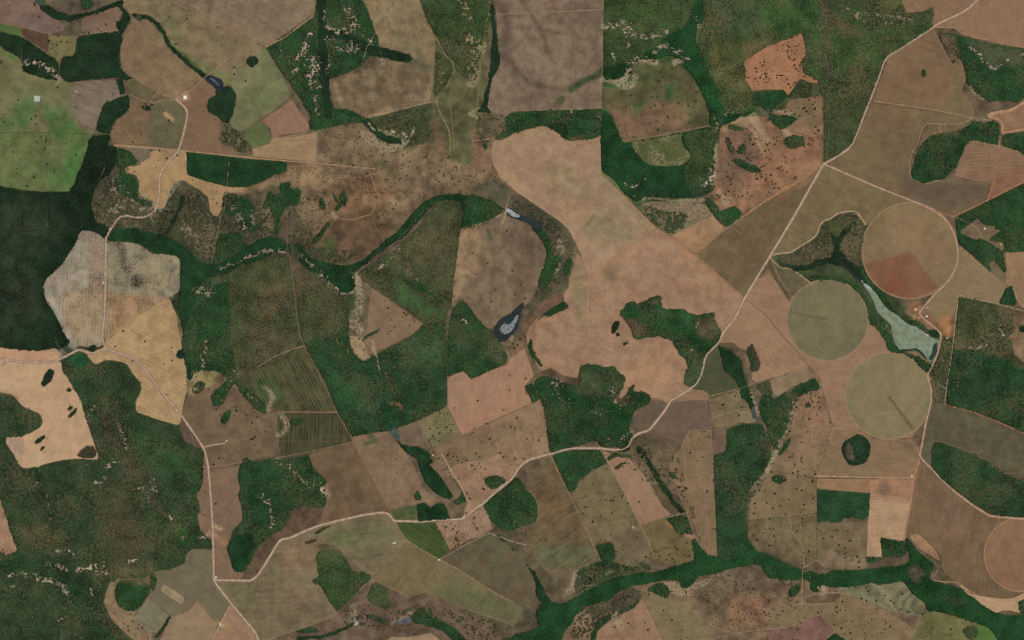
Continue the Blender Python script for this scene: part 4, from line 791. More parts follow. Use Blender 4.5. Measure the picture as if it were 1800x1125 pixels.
F('crop_field', 'wide brown field sweeping round the pivot at the right edge', '1607,842 1612,820 1620,808 1640,830 1656,846 1680,868 1712,892 1740,908 1803,913 1803,1040 1780,1050 1765,1054 1740,1048 1718,1045 1700,1035 1690,1028 1680,1024 1664,1010 1655,1000 1656,982 1648,970 1635,955 1615,938 1600,938 1591,944 1594,925 1600,895', (117, 93, 69), streak=(82, .10), mot=.2)
S('1640,860 1700,900 1700,960 1660,940', (124, 98, 82), .4, 25)
S('1700,1035 1740,1020 1770,1045', (96, 88, 62), .5, 12, w=14)
F('pasture', 'orange wedge of bare soil at the foot of the wide brown field', '1597,940 1606,936 1618,940 1634,956 1646,970 1654,984 1646,984 1630,972 1612,962', (154, 118, 88), n=1)
F('crop_field', 'pale sandy tongue of ground beside the lower right forest', '1685,1026 1698,1034 1706,1044 1720,1048 1760,1054 1780,1052 1803,1042 1803,1050 1788,1058 1790,1066 1795,1078 1778,1073 1765,1072 1752,1077 1738,1070 1722,1060 1712,1050 1700,1044', (176, 142, 108), mot=.15)
W('woodland', 'dark corner wood above the lower right edge', '1787,1060 1803,1052 1803,1085 1793,1078', 'green')

P('1640,640 1630,700 1500,770 1380,640 1310,530 1350,470 1400,520 1530,560', (146, 114, 88), 3)
F('crop_field', 'pinkish fallow filling the gaps between the three pivot circles', '1330,492 1352,480 1372,500 1388,530 1400,545 1522,562 1530,572 1545,582 1555,598 1562,616 1580,622 1610,635 1637,690 1634,720 1610,760 1600,772 1550,770 1510,756 1466,753 1460,735 1452,705 1445,680 1440,660 1424,645 1400,617 1372,587 1345,552 1311,526', (146, 115, 89), mot=.1)
F('crop_field', 'olive tan field around the lower left lake arm', '1355,450 1377,412 1402,372 1422,333 1449,291 1480,305 1540,331 1600,356 1570,362 1540,376 1525,395 1515,388 1505,373 1488,371 1470,375 1458,385 1446,388 1440,398 1437,412 1425,421 1406,433 1392,443 1368,446', (119, 102, 73), mot=.22)
F('pasture', 'small dark furrowed triangle between lake arm and pivots', '1354,457 1372,473 1388,473 1405,484 1424,496 1404,508 1392,522 1388,530 1372,508 1356,482', (102, 90, 66), rows=(-50, 20, .12), mot=.3)
F('crop_field', 'brown field below the lowest pivot circle round the ring copse', '1464,754 1500,757 1540,772 1600,770 1616,788 1617,800 1610,838 1560,838 1437,837 1440,820 1450,800', (134, 108, 82), mot=.15)
S('1575,775 1615,780 1600,790', (98, 84, 68), .8, 5)
S('1455,800 1500,812 1530,815 1530,838 1440,836', (122, 104, 78), .5, 8)
F('crop_field', 'narrow pale strip field above the rectangular plantation', '1437,842 1540,843 1530,866 1480,862 1437,858', (146, 114, 84), mot=.15)
W('plantation', 'rectangular green plantation south of the ring copse', '1436,860 1480,863 1530,867 1528,906 1524,908 1516,912 1500,908 1480,911 1478,917 1436,916', 'plant', ns=1)
F('crop_field', 'pale striped field with a red brown upper corner', '1530,843 1608,842 1600,893 1592,935 1588,951 1560,946 1547,944 1551,979 1524,978 1525,925 1530,868', (170, 136, 105), rows=(3, 30, .10), mot=.2)
S('1540,835 1610,835 1600,880 1560,880 1532,866', (150, 108, 80), .8, 12)
S('1545,850 1562,848 1566,868 1552,874 1544,865', (112, 94, 76), .8, 5)
S('1525,845 1535,855', (168, 108, 72), .6, 6, w=10)
F('pasture', 'mottled olive brown pasture left of the pale striped field', '1437,918 1478,920 1524,915 1525,940 1523,980 1522,1000 1500,1002 1470,1000 1450,996 1436,984', (112, 95, 70), veg=.3, T=16, mot=.4, sand=.3)
S('1440,965 1520,975 1520,998 1450,995', (140, 120, 94), .6, 8, n=.2)
F('pasture', 'olive tan pasture with lanes and dots left of the plantation', '1338,858 1345,845 1352,832 1366,830 1436,842 1436,901 1400,905 1350,908 1318,912 1316,895 1320,875', (124, 104, 76), T=10, mot=.25, rows=(88, 40, .05))
F('pasture', 'dark olive pasture with pale blotches above the gallery forest', '1316,914 1350,909 1400,906 1436,903 1436,984 1412,998 1395,992 1370,980 1350,965 1330,962 1314,945', (108, 94, 68), T=10, mot=.4, sand=.4)
F('pasture', 'tree dotted orange tan pasture beside the pinkish fallow', '1400,702 1415,690 1436,686 1446,705 1455,730 1464,752 1452,798 1440,825 1437,840 1366,828 1352,830 1370,800 1385,770 1395,730', (130, 105, 80), T=14, mot=.3)
S('1410,700 1440,700 1458,750 1420,755 1405,730', (142, 106, 82), .7, 10)
P('1310,860 1325,850 1350,835 1395,720 1405,690 1390,700 1370,760 1340,830 1308,870', (140, 124, 100), 5, veg=.3, sand=.5)
F('pasture', 'striped buff strip with a bright lower margin above the dark wedge wood', '1353,668 1380,660 1419,646 1428,656 1432,662 1410,672 1385,684 1366,698 1359,690', (134, 112, 86), sand=.4)
W('woodland', 'dark wedge wood hooked round the grey slope', '1341,690 1350,692 1362,702 1376,692 1392,686 1400,678 1430,664 1438,672 1442,684 1425,686 1408,692 1396,710 1388,740 1376,765 1364,790 1356,780 1348,750 1338,735 1334,712', 'green')
S('1385,690 1400,700 1390,730', (98, 88, 70), .7, 6, w=10, k='w')
W('woodland', 'small green corner wood left of the buff strip', '1326,678 1350,668 1360,692 1350,695 1338,690', 'olive')
C('1318,690 1325,710 1330,730', 6, .6, col=(150, 134, 110))
C('1398,700 1390,730 1380,755 1368,785', 10, .4, col=(150, 136, 110))
C('1360,800 1345,830 1325,850', 8, .4, col=(156, 138, 110))
W('copse', 'pair of round trees grown together in the orange tan pasture', '1414,712 1420,706 1426,710 1422,716 1416,715', 'green')
W('copse', 'bright green bushes along the lower lane of the orange tan pasture', '1368,798 1376,785 1385,772 1392,768 1386,784 1374,798', 'green', lace=.1)
W('copse', 'small hedge grove at the corner of the pasture lanes', '1352,838 1366,834 1384,838 1380,846 1366,850 1356,844', 'green', lace=.3)
W('copse', 'round ring copse with a bare heart under the pivots', '1480,785 1484,775 1494,770 1504,763 1512,763 1522,769 1529,778 1530,790 1526,805 1518,814 1505,818 1492,816 1484,804 1480,793', 'dark')
S('1486,790 1492,778 1500,790 1502,810 1490,806', (94, 84, 64), .95, 4, k='w')
S('1500,778 1512,775 1518,790 1512,800 1500,795', (42, 66, 46), .6, 4, k='w')
# river valley
W('scrubland', 'olive scrub filling the lake arm valley', '1362,455 1392,446 1407,436 1426,424 1440,412 1448,392 1472,378 1500,374 1516,390 1518,420 1512,450 1516,475 1500,478 1470,462 1440,466 1400,474 1378,468', 'scrub', stuff=True, lace=.3)
S('1375,460 1420,440 1440,450 1420,465', (84, 76, 60), .6, 6, k='w')
S('1450,390 1500,378 1500,400 1460,410', (86, 92, 54), .6, 6, k='w')
S('1490,410 1515,420 1512,465 1485,450', (74, 70, 54), .6, 6, k='w')
W('gallery_forest', 'dark bushes filling the lake arm valley', '1378,462 1395,466 1412,466 1430,460 1446,452 1462,452 1466,430 1462,420 1458,405 1466,412 1472,420 1480,405 1492,392 1505,385 1498,400 1485,412 1476,425 1474,440 1488,452 1500,462 1510,470 1518,480 1525,492 1535,502 1530,508 1518,498 1500,480 1486,470 1470,465 1450,462 1430,470 1410,476 1390,474', 'dark')
W('gallery_forest', 'shore wood along the left bank between lake and pivot circles', '1418,492 1430,482 1450,484 1470,490 1485,488 1500,494 1512,506 1524,520 1532,540 1538,552 1552,568 1562,580 1570,595 1575,610 1590,620 1605,622 1622,632 1630,638 1640,642 1632,656 1618,645 1606,632 1592,622 1575,620 1562,618 1560,604 1552,590 1542,576 1528,568 1525,545 1520,528 1505,510 1488,498 1465,492 1440,492', 'green')
W('gallery_forest', 'shore wood on the right bank under the largest pivot circle', '1514,462 1518,472 1528,490 1540,505 1555,515 1562,530 1572,545 1586,556 1572,548 1556,538 1546,522 1535,508 1522,494 1512,480', 'green')
W('woodland', 'small green shore wood inside the road bend by the farm', '1628,582 1636,578 1646,580 1652,588 1650,592 1640,592', 'darkgreen')
W('woodland', 'shore wood on the dam side of the lake', '1594,562 1606,562 1620,568 1632,582 1642,592 1634,592 1620,582 1606,572', 'green', lace=.1)
S('1430,425 1445,430 1450,440 1435,445', (100, 100, 66), .7, 6)
S('1405,436 1460,385 1500,375 1460,400 1430,425', (72, 90, 52), .6, 6)
S('1380,455 1430,450 1440,440', (92, 82, 64), .5, 8)
# ---------------------------------------------------------------- water, roads, tracks, circles (data)
WATERS = [
 ('lake', 'grey green reservoir behind the road dam', '1516,498 1522,497 1532,504 1540,514 1548,528 1558,540 1566,548 1574,552 1582,558 1592,567 1602,572 1610,572 1620,580 1632,588 1646,597 1652,600 1648,620 1640,636 1634,637 1628,632 1620,622 1608,614 1596,617 1584,617 1575,608 1570,592 1568,575 1560,565 1550,558 1542,546 1535,528 1526,512', (124, 135, 110), 0),
 ('river', 'dark narrow head of the reservoir', '1476,455 1484,458 1492,466 1500,475 1510,484 1518,494 1516,498 1508,492 1498,484 1488,474 1480,466', (38, 44, 40), 0),
 ('lake', 'round dark reservoir with a grey sheen at its heart', '866,583 868,574 876,564 886,556 896,552 900,549 908,541 916,532 921,532 921,540 916,548 914,560 912,572 904,584 896,594 888,601 878,600 870,593', (42, 48, 48), 0),
 ('lake', 'upper dark reservoir below the triangular wood', '884,368 892,364 900,366 908,374 918,378 930,382 942,386 952,392 958,402 950,404 938,400 926,392 914,388 902,384 890,377', (46, 52, 52), 0),
 ('pond', 'dark pond at the head of the swampy wood', '357,134 364,131 372,133 380,135 388,138 392,143 394,152 390,160 384,163 378,156 370,148 362,142', (40, 46, 54), 0),
 ('pond', 'green dammed pond at the top edge', '58,-3 82,-3 78,6 70,11 62,5', (58, 78, 62), 0),
 ('pond', 'little grey green pond above the creek wood', '684,758 690,752 697,750 701,762 703,772 697,774 690,768', (70, 82, 76), 0),
 ('pond', 'bottom grey pond beside the stream wood', '692,1093 702,1091 712,1088 718,1084 724,1086 722,1094 712,1097 700,1096', (84, 88, 92), 0),
 ('pond', 'tiny white edged pool by the stream bend', '622,1095 626,1091 631,1095 628,1099 623,1100', (160, 158, 160), 0),
 ('pond', 'pale spring pool at the end of the dark gallery wood', '1319,716 1324,712 1328,722 1332,738 1328,740 1323,730', (70, 78, 78), 0),
 ('pond', 'round weedy pond at the start of the creek trees', '237,27 242,25 249,27 251,33 247,38 240,35', (56, 70, 54), 0),
 ('pond', 'small grey pool beside the savanna farm', '1784,195 1786,192', (100, 110, 105), 0),
]
SHEEN = [  # pale sheen on the water painted in as base colour, plus dark weed
 ('sheen_weed_patch', 'white floating scum in the upper dark reservoir', '888,368 894,366 900,370 906,375 914,379 912,383 904,382 895,377', (150, 152, 152)),
 ('sheen_weed_patch', 'pale grey floating scum in the round dark reservoir', '880,574 888,568 894,572 902,564 906,556 912,552 910,562 904,574 898,583 890,588 884,586 878,581', (122, 126, 126)),
 ('sheen_weed_patch', 'white foam line along the dam side of the lake', '1618,578 1624,580 1632,586 1638,592 1634,592 1626,587 1620,582', (186, 184, 170)),
 ('sheen_weed_patch', 'dark weed bed in the dam corner of the lake', '1640,606 1648,600 1648,618 1640,634 1634,635 1632,628 1638,620', (44, 66, 62)),
 ('sheen_weed_patch', 'thin dark weed line along the near lake shore', '1582,613 1590,614 1600,614 1610,612 1620,618 1628,628 1632,634 1626,630 1618,621 1608,615 1596,618 1584,618', (40, 56, 46)),
 ('sheen_weed_patch', 'pale foam in the narrow throat of the lake', '1512,490 1520,496 1530,506 1534,512 1528,510 1520,502', (150, 158, 150)),
 ('sheen_weed_patch', 'pale grey streak in the dark swampy pond', '368,136 376,138 383,145 386,152 380,148 372,142', (82, 88, 96)),
]
MAIN = (178, 154, 132)
ROADS = [
 ('309,174 318,182 326,190 329,196 329,205 326,220 322,236 318,252 314,264 309,271 299,281 290,291 283,302 280,312 280,340 277,360 272,370 262,378 250,382 240,382 225,379 213,380 205,386 198,397 190,409 186,420 186,440 185,480 185,520 183,562 180,588 180,596 183,606 186,613', 2.4, MAIN),
 ('-5,627 12,632 40,637 88,637 104,632 122,623 139,614 152,619 163,621 186,613 206,620 232,629 242,637 255,650 270,670 290,697 320,732 345,768 357,786 362,800 366,820 368,843 371,880 374,930 375,975 376,1021 390,1040 406,1061 425,1083 450,1113 456,1130', 2.4, MAIN),
 ('-5,644 6,641 14,633', 2.2, MAIN), ('357,786 375,782 397,779', 1.8, MAIN),
 ('376,1020 400,1020 440,1021 450,1015 460,1001 475,977 490,952 497,947 507,947 520,941 535,934 560,924 600,914 640,905 668,901 680,902 686,906 690,913 694,916 715,916 740,917 770,914 811,913 820,908 828,900 840,891 850,885 862,873 875,862 890,850 900,842 908,828 918,816 930,808 950,802 968,798 990,791 1008,788 1055,788 1080,791 1095,789 1104,784 1107,778 1110,771 1118,764 1128,760 1140,757 1148,748 1160,733 1172,717 1179,704 1190,698 1212,685 1223,675 1232,660 1236,645 1238,632 1243,622 1262,603 1270,588 1275,580 1290,562 1297,550 1302,538 1308,526 1325,497 1353,451 1376,413 1400,373 1425,328 1448,288 1470,276 1490,263 1498,253 1510,225 1520,198 1532,168 1545,135 1554,108 1560,99 1580,87 1610,68 1640,48 1650,41 1670,32 1690,23 1705,13 1718,-1 1722,-5', 2.6, MAIN),
 ('1448,288 1480,302 1540,328 1600,352 1620,360 1640,369 1658,382 1670,397 1679,416 1683,435 1684,450 1681,468 1672,488 1658,504 1645,515 1630,532 1615,551 1625,562 1640,573 1655,587 1653,600 1648,622 1640,640 1629,661 1633,668 1637,685 1637,705 1632,727 1627,745 1622,775 1616,802 1625,812 1642,828 1652,840 1680,866 1712,890 1740,907 1760,909 1805,913', 2.2, (176, 142, 118)),
 ('811,913 822,898 818,905 824,887 817,870 812,858 803,843 797,835 786,815 776,797', 1.7, (176, 150, 122)),
 ('816,912 812,912 806,910', 1.2, MAIN),
]
ORG = (158, 122, 90); PAL = (150, 130, 100); RED = (158, 104, 78)
TRACKS = [
 # points, width, colour
 ('311,174 338,158 357,137 380,122 400,104 408,99', 1.1, PAL), ('228,166 240,172 250,176 262,178 270,182', 1.0, PAL), ('277,163 290,168 309,174', 1.2, PAL),
 ('277,163 265,176 268,181 285,176 308,175', 1.0, PAL), ('277,163 290,130 297,115', .8, PAL), ('228,70 260,95 297,118 340,150', .7, (146,122,94)),
 ('295,-2 340,21 400,50 450,77', 1.2, (150, 124, 92)), ('340,21 325,23 307,31 330,47 350,57 360,66 408,99', .9, (142, 120, 92)), ('365,28 355,60 330,90 320,98', .8, (142, 120, 92)), ('318,72 350,62', .8, (150, 122, 92)),
 ('216,59 228,38 234,31', 1.2, (140, 118, 90)), ('215,-2 225,15 235,30', .9, (140, 116, 90)), ('216,140 222,165 228,167 228,186', .9, (140, 124, 100)),
 ('38,48 38,68 38,124', 1.0, (120, 104, 78)), ('104,104 104,142', .8, (120, 108, 84)), ('-2,40 38,48 85,60', .9, (140, 112, 88)), ('140,61 208,53', 1.2, (142, 124, 100)), ('131,143 210,136', 1.4, (116, 100, 78)),
 ('-2,233 60,232 160,236 194,235', .9, (80, 76, 58)), ('208,207 198,220 194,236', 1.3, (110, 96, 74)), ('180,180 190,180 210,167 228,166', 1.0, (140, 122, 98)), ('180,182 168,226', .9, (120, 108, 82)),
 ('467,83 510,158 546,208', 1.0, (104, 98, 70)), ('467,83 505,62 553,26', 2.0, (158, 130, 98)), ('450,170 498,137', .9, (140, 130, 95)), ('478,243 520,238 557,234', 1.2, (150, 128, 98)), ('557,234 556,286 562,310 566,332', 1.0, (150, 128, 98)), ('557,229 600,220 625,214 632,210 636,208 690,196 740,183 768,178', 1.0, (160, 140, 108)), ('660,57 645,82 638,105', 1.2, (150, 136, 110)),
 ('200,256 330,266 440,278 556,287 660,297', 1.4, (166, 134, 102)), ('640,281 650,300 670,365', 1.2, (146, 122, 94)), ('470,314 510,315 560,317 600,312 630,313 648,308 668,303', 1.0, (150, 124, 94)), ('404,273 399,328 395,365 388,381 372,460', 1.2, (128, 112, 84)), ('372,460 367,500 360,535 352,565 345,600 340,625', .9, (100, 92, 66)),
 ('573,376 585,383 620,387 640,380 655,376 656,370 660,355', 1.2, (150, 126, 96)), ('655,378 660,400 672,415 678,435', 1.0, (130, 110, 84)),
 ('505,380 506,400 505,430 510,460 516,500 520,540 525,580 527,598', 1.4, (122, 92, 72)), ('525,582 535,608 570,672 592,725 617,768 640,815 685,898', 1.5, (132, 104, 78)), ('592,515 588,560 590,580 570,600 545,620', 1.0, (110, 84, 64)),
 ('470,730 500,724 592,725', 1.6, (136, 110, 84)), ('450,740 470,730', 1.4, (136, 110, 84)), ('480,806 540,795 617,778', 1.2, (134, 108, 82)), ('490,775 618,776', .8, (106, 88, 64)), ('452,645 480,628 510,615 534,608', 3.0, (126, 104, 78)),
 ('613,476 640,488 700,536 745,570 775,597 782,600', 1.4, (122, 98, 72)), ('811,403 806,440 799,490 795,538', 2.2, (150, 124, 92)), ('785,562 786,640 786,713', 1.4, (110, 92, 66)), ('795,540 790,562 787,590', 1.0, (110, 98, 70)), ('786,713 735,740 700,754', 1.4, (126, 104, 80)), ('812,402 850,391 885,376', 1.4, (166, 138, 104)), ('680,438 690,430 715,405 740,375 760,358 785,352', 1.0, (130, 112, 84)), ('890,365 888,378 882,395', 2.2, (160, 144, 112)), ('895,345 890,365', 1.6, (140, 120, 92)),
 ('636,607 635,592 655,578', 1.0, PAL), ('636,600 640,618 650,630', 1.2, (160, 138, 104)),
 ('743,40 765,63 775,82 783,98 795,106 799,120 795,132 788,145 780,158 770,168 767,180 773,198 783,215 789,230 792,255 790,268', 1.6, (146, 126, 92)), ('795,150 789,170 793,200 796,230 798,268', 1.2, (132, 110, 80)), ('764,70 763,120 759,178', .9, (130, 118, 86)),
 ('862,-2 855,50 848,85 843,135 838,190 830,250 834,280', 1.4, (128, 112, 82)), ('765,64 845,85', .9, (100, 102, 66)), ('830,248 868,243', 1.4, (160, 130, 102)), ('828,280 868,305 900,335', 1.4, (140, 104, 80)), ('845,288 852,296', 1.2, (150, 120, 92)),
 ('900,24 1061,17', 1.0, (146, 130, 104)), ('858,26 900,24', .9, (146, 130, 104)), ('1061,-2 1060,60 1059,130 1058,190', .8, (120, 110, 80)), ('885,207 900,195 980,193 1052,190', 1.0, (140, 124, 96)), ('944,192 938,220', 1.0, (120, 104, 76)), ('900,235 1000,207', 1.0, (120, 96, 72)),
 ('868,290 905,334 960,372 985,388 1000,404 1014,430 1028,462 1037,486 1032,540 1032,562 1040,600 1060,620 1090,645', 1.4, (170, 138, 104)), ('1037,485 1095,440 1152,401', 1.6, (166, 124, 94)), ('1056,306 1100,348 1152,400 1180,418 1225,450 1270,490 1311,526', 1.6, (162, 122, 92)), ('1311,526 1345,553 1400,617 1421,645', 1.0, (124, 98, 74)), ('1178,416 1216,398 1254,379', 1.0, (160, 128, 98)), ('1180,418 1225,445 1277,402 1310,378', 1.4, (158, 130, 98)), ('1286,398 1302,411', 1.0, (150, 126, 96)), ('1310,378 1350,350 1400,321 1446,290', 3.0, (160, 118, 84)),
 ('1092,248 1150,240 1200,230 1248,221 1262,225', 1.4, (140, 116, 90)), ('1238,0 1240,20 1255,55 1275,85 1300,125', .9, (120, 106, 78)), ('1448,194 1490,172 1538,146', 2.4, (96, 82, 58)), ('1375,230 1400,215 1448,194', 1.2, (140, 114, 86)), ('1385,170 1360,195', 1.0, (140, 108, 82)),
 ('1447,165 1447,285', 1.0, (120, 98, 70)),
 ('1536,178 1640,193 1710,207 1740,211', 1.4, (156, 128, 98)), ('1640,50 1655,80 1672,114 1682,105 1690,107 1698,132 1689,158 1700,175 1713,195 1711,206', 1.1, (148, 120, 92)), ('1711,206 1700,214 1680,219 1650,218 1628,217 1618,232 1614,250 1604,266 1599,285 1600,313 1626,324 1660,314 1682,293 1700,250 1712,247', 1.2, (156, 134, 102)), ('1711,207 1724,215 1745,211', 1.0, (150, 128, 98)),
 ('1645,48 1680,49 1693,60 1720,67 1805,85', 1.8, (164, 130, 98)), ('1735,203 1750,198 1780,193 1803,178', 4.5, (172, 134, 102)), ('1736,205 1755,209 1762,216 1762,234 1803,227', 4.0, (166, 126, 94)), ('1757,236 1756,262', 2.6, (150, 114, 84)), ('1712,247 1760,258 1790,266 1803,277', 2.2, (158, 126, 96)), ('1756,262 1745,325 1736,352', 3.0, (158, 108, 76)), ('1803,318 1740,350 1678,380', 2.4, (158, 112, 82)), ('1640,368 1678,382', 2.2, (152, 104, 80)),
 ('1678,380 1705,392 1720,405 1728,418', 1.2, (150, 128, 100)), ('1683,431 1768,503', 1.8, (152, 122, 90)), ('1768,503 1752,535', 1.4, (140, 122, 92)), ('1685,519 1680,560 1676,600 1670,640 1664,680 1661,711', 1.6, (160, 138, 110)), ('1685,519 1757,535 1800,547', 1.6, (156, 134, 104)), ('1780,505 1790,530 1803,545', 1.6, (160, 130, 100)), ('1632,661 1662,683', 1.2, (150, 134, 108)), ('1661,711 1710,724 1760,744 1803,763', 1.8, (164, 112, 86)), ('1640,775 1660,777 1700,794 1720,802 1745,820 1760,832 1786,832 1796,812', 1.2, (120, 108, 82)), ('1637,800 1635,830', 1.0, (130, 112, 84)),
 ('1353,451 1366,446 1390,444 1406,434 1425,422 1437,412 1440,398 1447,388 1458,386 1472,375 1485,372 1503,371 1511,379 1522,396', 2.2, (172, 142, 112)), ('1353,453 1373,472 1388,471 1405,482 1428,500', 1.8, (168, 140, 110)), ('1356,456 1370,490 1388,512', 1.0, (150, 130, 100)),
 ('1436,900 1400,905 1350,909 1318,912', 1.0, (136, 116, 88)), ('1436,838 1436,900 1436,984', 1.0, (100, 92, 66)), ('1437,837 1520,839 1607,840', 2.2, (172, 136, 104)), ('1618,802 1607,842 1600,893 1592,930 1589,952', 2.2, (166, 126, 94)), ('1530,843 1530,867 1526,925 1524,978', 1.2, (160, 134, 104)), ('1421,645 1440,665 1450,700 1464,752', 1.0, (120, 96, 74)), ('1464,753 1452,797 1440,826 1436,838', 1.4, (150, 120, 92)), ('1464,752 1440,755 1405,758', 1.2, (158, 122, 92)), ('1464,753 1500,757 1530,768', 1.6, (160, 126, 98)),
 ('1430,755 1422,790 1408,815 1390,830', 1.2, (156, 128, 96)), ('1385,905 1392,935 1405,950 1412,965 1413,998', 1.3, (150, 126, 96)), ('1413,998 1436,984 1450,997', 1.3, (150, 126, 96)), ('1411,1002 1410,1030 1408,1055 1412,1063', 1.6, (150, 126, 98)), ('1425,1005 1422,1040', 1.2, (140, 120, 90)), ('1390,1062 1430,1062 1468,1060', 1.2, (156, 128, 96)), ('1422,1064 1400,1095 1396,1101 1350,1106', 1.2, (156, 126, 98)), ('1478,1045 1474,1075 1466,1112', 1.2, (150, 120, 90)), ('1478,1042 1440,1042 1420,1048', 1.4, (150, 132, 100)), ('1466,1112 1450,1125', 1.2, (150, 120, 90)),
 ('1350,1104 1310,1110 1260,1120', 1.3, (150, 120, 90)), ('1596,944 1620,972 1650,995 1645,1010 1638,1015', 1.0, (150, 126, 98)), ('1638,1008 1640,1020 1660,1023 1680,1023 1720,1048 1785,1056 1803,1045', 1.4, (168, 138, 106)), ('1598,1125 1608,1108 1618,1082', 1.2, (150, 126, 94)), ('1479,1045 1550,1090 1600,1115', .9, (146, 112, 86)), ('1480,1045 1530,1058 1600,1078 1618,1083', .8, (120, 110, 82)),
 ('1250,703 1248,700 1250,760 1253,800 1257,900 1260,978', 1.4, (134, 112, 86)), ('1250,757 1212,755 1204,773 1198,784 1203,800 1206,843', 1.3, (146, 122, 94)), ('1248,703 1215,703 1180,706', 1.0, (150, 122, 96)), ('1246,697 1300,683 1325,673 1420,646', 1.3, (152, 122, 94)), ('1248,737 1275,726 1300,722', 1.0, (146, 122, 94)),
 ('1055,789 1085,843 1126,924 1144,962 1150,975', 1.8, (148, 118, 90)), ('1126,924 1150,916 1196,903', 1.2, (144, 118, 92)), ('1196,903 1250,892', 1.0, (128, 108, 84)), ('1182,843 1206,895 1222,945 1235,965', 1.5, (146, 122, 94)), ('1030,925 1080,918 1120,912', 1.0, (134, 114, 86)), ('967,797 985,840 1003,872 1028,925 1045,965 1055,985', 1.6, (142, 112, 86)), ('961,690 955,720 958,750 966,797', 1.2, (120, 98, 74)), ('905,931 927,924 944,915 946,890 940,872 925,860', 1.3, (140, 112, 88)), ('927,924 928,950 945,985 962,1005 1000,1003 1050,988', 1.0, (124, 104, 80)), ('862,938 880,944 900,952 925,958', 1.5, (156, 134, 108)), ('1258,910 1314,917', .9, (90, 96, 66)),
 ('938,660 920,675', 1.2, (160, 130, 100)), ('918,590 925,620 938,655', 1.4, (120, 92, 70)), ('940,655 955,650', 1.0, (150, 124, 96)), ('1020,787 1045,774 1052,787 1080,775 1095,768', 1.0, (146, 116, 88)),
 ('694,918 704,936 716,951 745,968 772,984 800,998 870,1042 900,1058', 1.6, (146, 122, 90)), ('772,984 810,962 850,941 862,936', 1.5, (144, 120, 90)), ('716,951 690,980 655,1015', 1.1, (128, 108, 80)), ('655,1018 700,1040 720,1051', 1.1, (144, 122, 92)), ('655,1015 630,1040 592,1078', 1.2, (140, 120, 92)), ('556,1023 592,1080 605,1098', 1.1, (140, 118, 92)), ('590,1082 540,1100 470,1125', 1.0, (136, 112, 86)), ('450,1015 500,985 515,980', 1.0, (140, 116, 86)), ('780,1057 840,1078 905,1100', 1.0, (136, 116, 90)),
 ('406,1062 388,1095 371,1130', 2.0, (168, 142, 118)), ('345,1052 384,1094', 1.0, (138, 118, 92)), ('410,1060 430,1035', .8, (128, 112, 84)), ('1425,1128 1440,1110', .8, PAL), ('232,1087 255,1104 272,1113', 1.0, (140, 124, 98)), ('262,1050 240,1080', 1.2, (140, 120, 92)), ('275,1040 277,1015 265,1005', 1.0, (140, 122, 94)), ('376,785 380,900', .01, PAL),
 ('50,1016 58,1060 66,1125', .9, (92, 96, 68)), ('378,965 375,975', .8, PAL), ('271,995 275,960 278,930', .8, (92, 90, 66)), ('417,873 400,905 385,928', .8, (150, 124, 96)), ('342,783 330,742 345,768', .8, (150, 120, 94)), ('367,820 400,818 478,797', 1.1, (140, 116, 88)), ('239,723 225,728 214,735', .8, (120, 112, 86)), ('118,623 100,605 98,592', 1.0, (140, 134, 112)), ('235,668 205,650 184,640', .8, (90, 94, 66)), ('-2,410 100,402 140,402', .7, (52, 62, 44)), ('85,370 87,398 100,396 108,375 120,350 126,338', .9, (74, 82, 56)), ('38,360 39,404', .9, (84, 84, 58)), ('290,530 235,560', 1.2, (172, 140, 98)), ('298,525 240,556 200,585', 1.6, (176, 138, 92)), ('186,614 230,605 270,600 305,605', .8, (182, 146, 104)),
 ('700,1125 740,1112', .01, PAL), ('1500,818 1497,837', .6, (150, 128, 98)), ('1509,818 1510,837', .7, (150, 128, 98)), ('1522,812 1532,837', .7, (150, 128, 98)), ('1490,816 1466,836', .7, (150, 128, 98)), ('1483,806 1440,832', .7, (150, 128, 98)), ('1486,812 1450,835', .6, (150, 128, 98)), ('1495,817 1485,837', .6, (150, 128, 98)), ('1620,637 1612,648', .01, PAL), ('1551,583 1560,571', 1.2, (150, 130, 100)), ('1603,635 1610,622', 1.2, (160, 140, 108)), ('1472,636 1488,652', 1.4, (160, 130, 98)), ('795,835 815,826 840,822 876,818 897,816', 1.0, (160, 122, 96)), ('737,742 762,805 775,800', 1.0, (130, 122, 92)), ('811,765 860,745', .9, (130, 104, 80)), ('763,810 790,818', .8, (150, 118, 90)), ('640,1125 642,1128', .01, PAL),
 ('780,1125 782,1127', .01, PAL), ('812,915 820,945 826,948', 1.2, (160, 130, 108)), ('0,845 2,846', .01, PAL), ('700,913 735,904', 1.0, (120, 110, 76)), ('770,925 795,962', .8, RED), ('780,922 803,958', .8, RED), ('792,920 814,952', .8, RED), ('804,918 824,948', .8, RED), ('828,908 842,940', .8, RED), ('840,900 852,936', .8, RED), ('768,930 810,918 850,896', .8, PAL), ('778,944 822,930 862,912', .8, PAL), ('786,956 830,942 866,926', .8, PAL), ('860,905 858,940', .9, (150, 120, 98)),
]
PIVOTS = [
 ('largest round pivot field with a dark red wedge', (1599.5, 440.5), 84, (134, 110, 79)),
 ('greyish olive round pivot field, the upper left of the three', (1455, 562.5), 71, (117, 108, 80)),
 ('yellowish olive round pivot field with a dark spoke, lowest of the three', (1562, 696), 75.5, (131, 117, 85)),
 ('reddish tan round pivot field cut by the right edge', (1795, 975), 64.5, (136, 103, 77)),
]
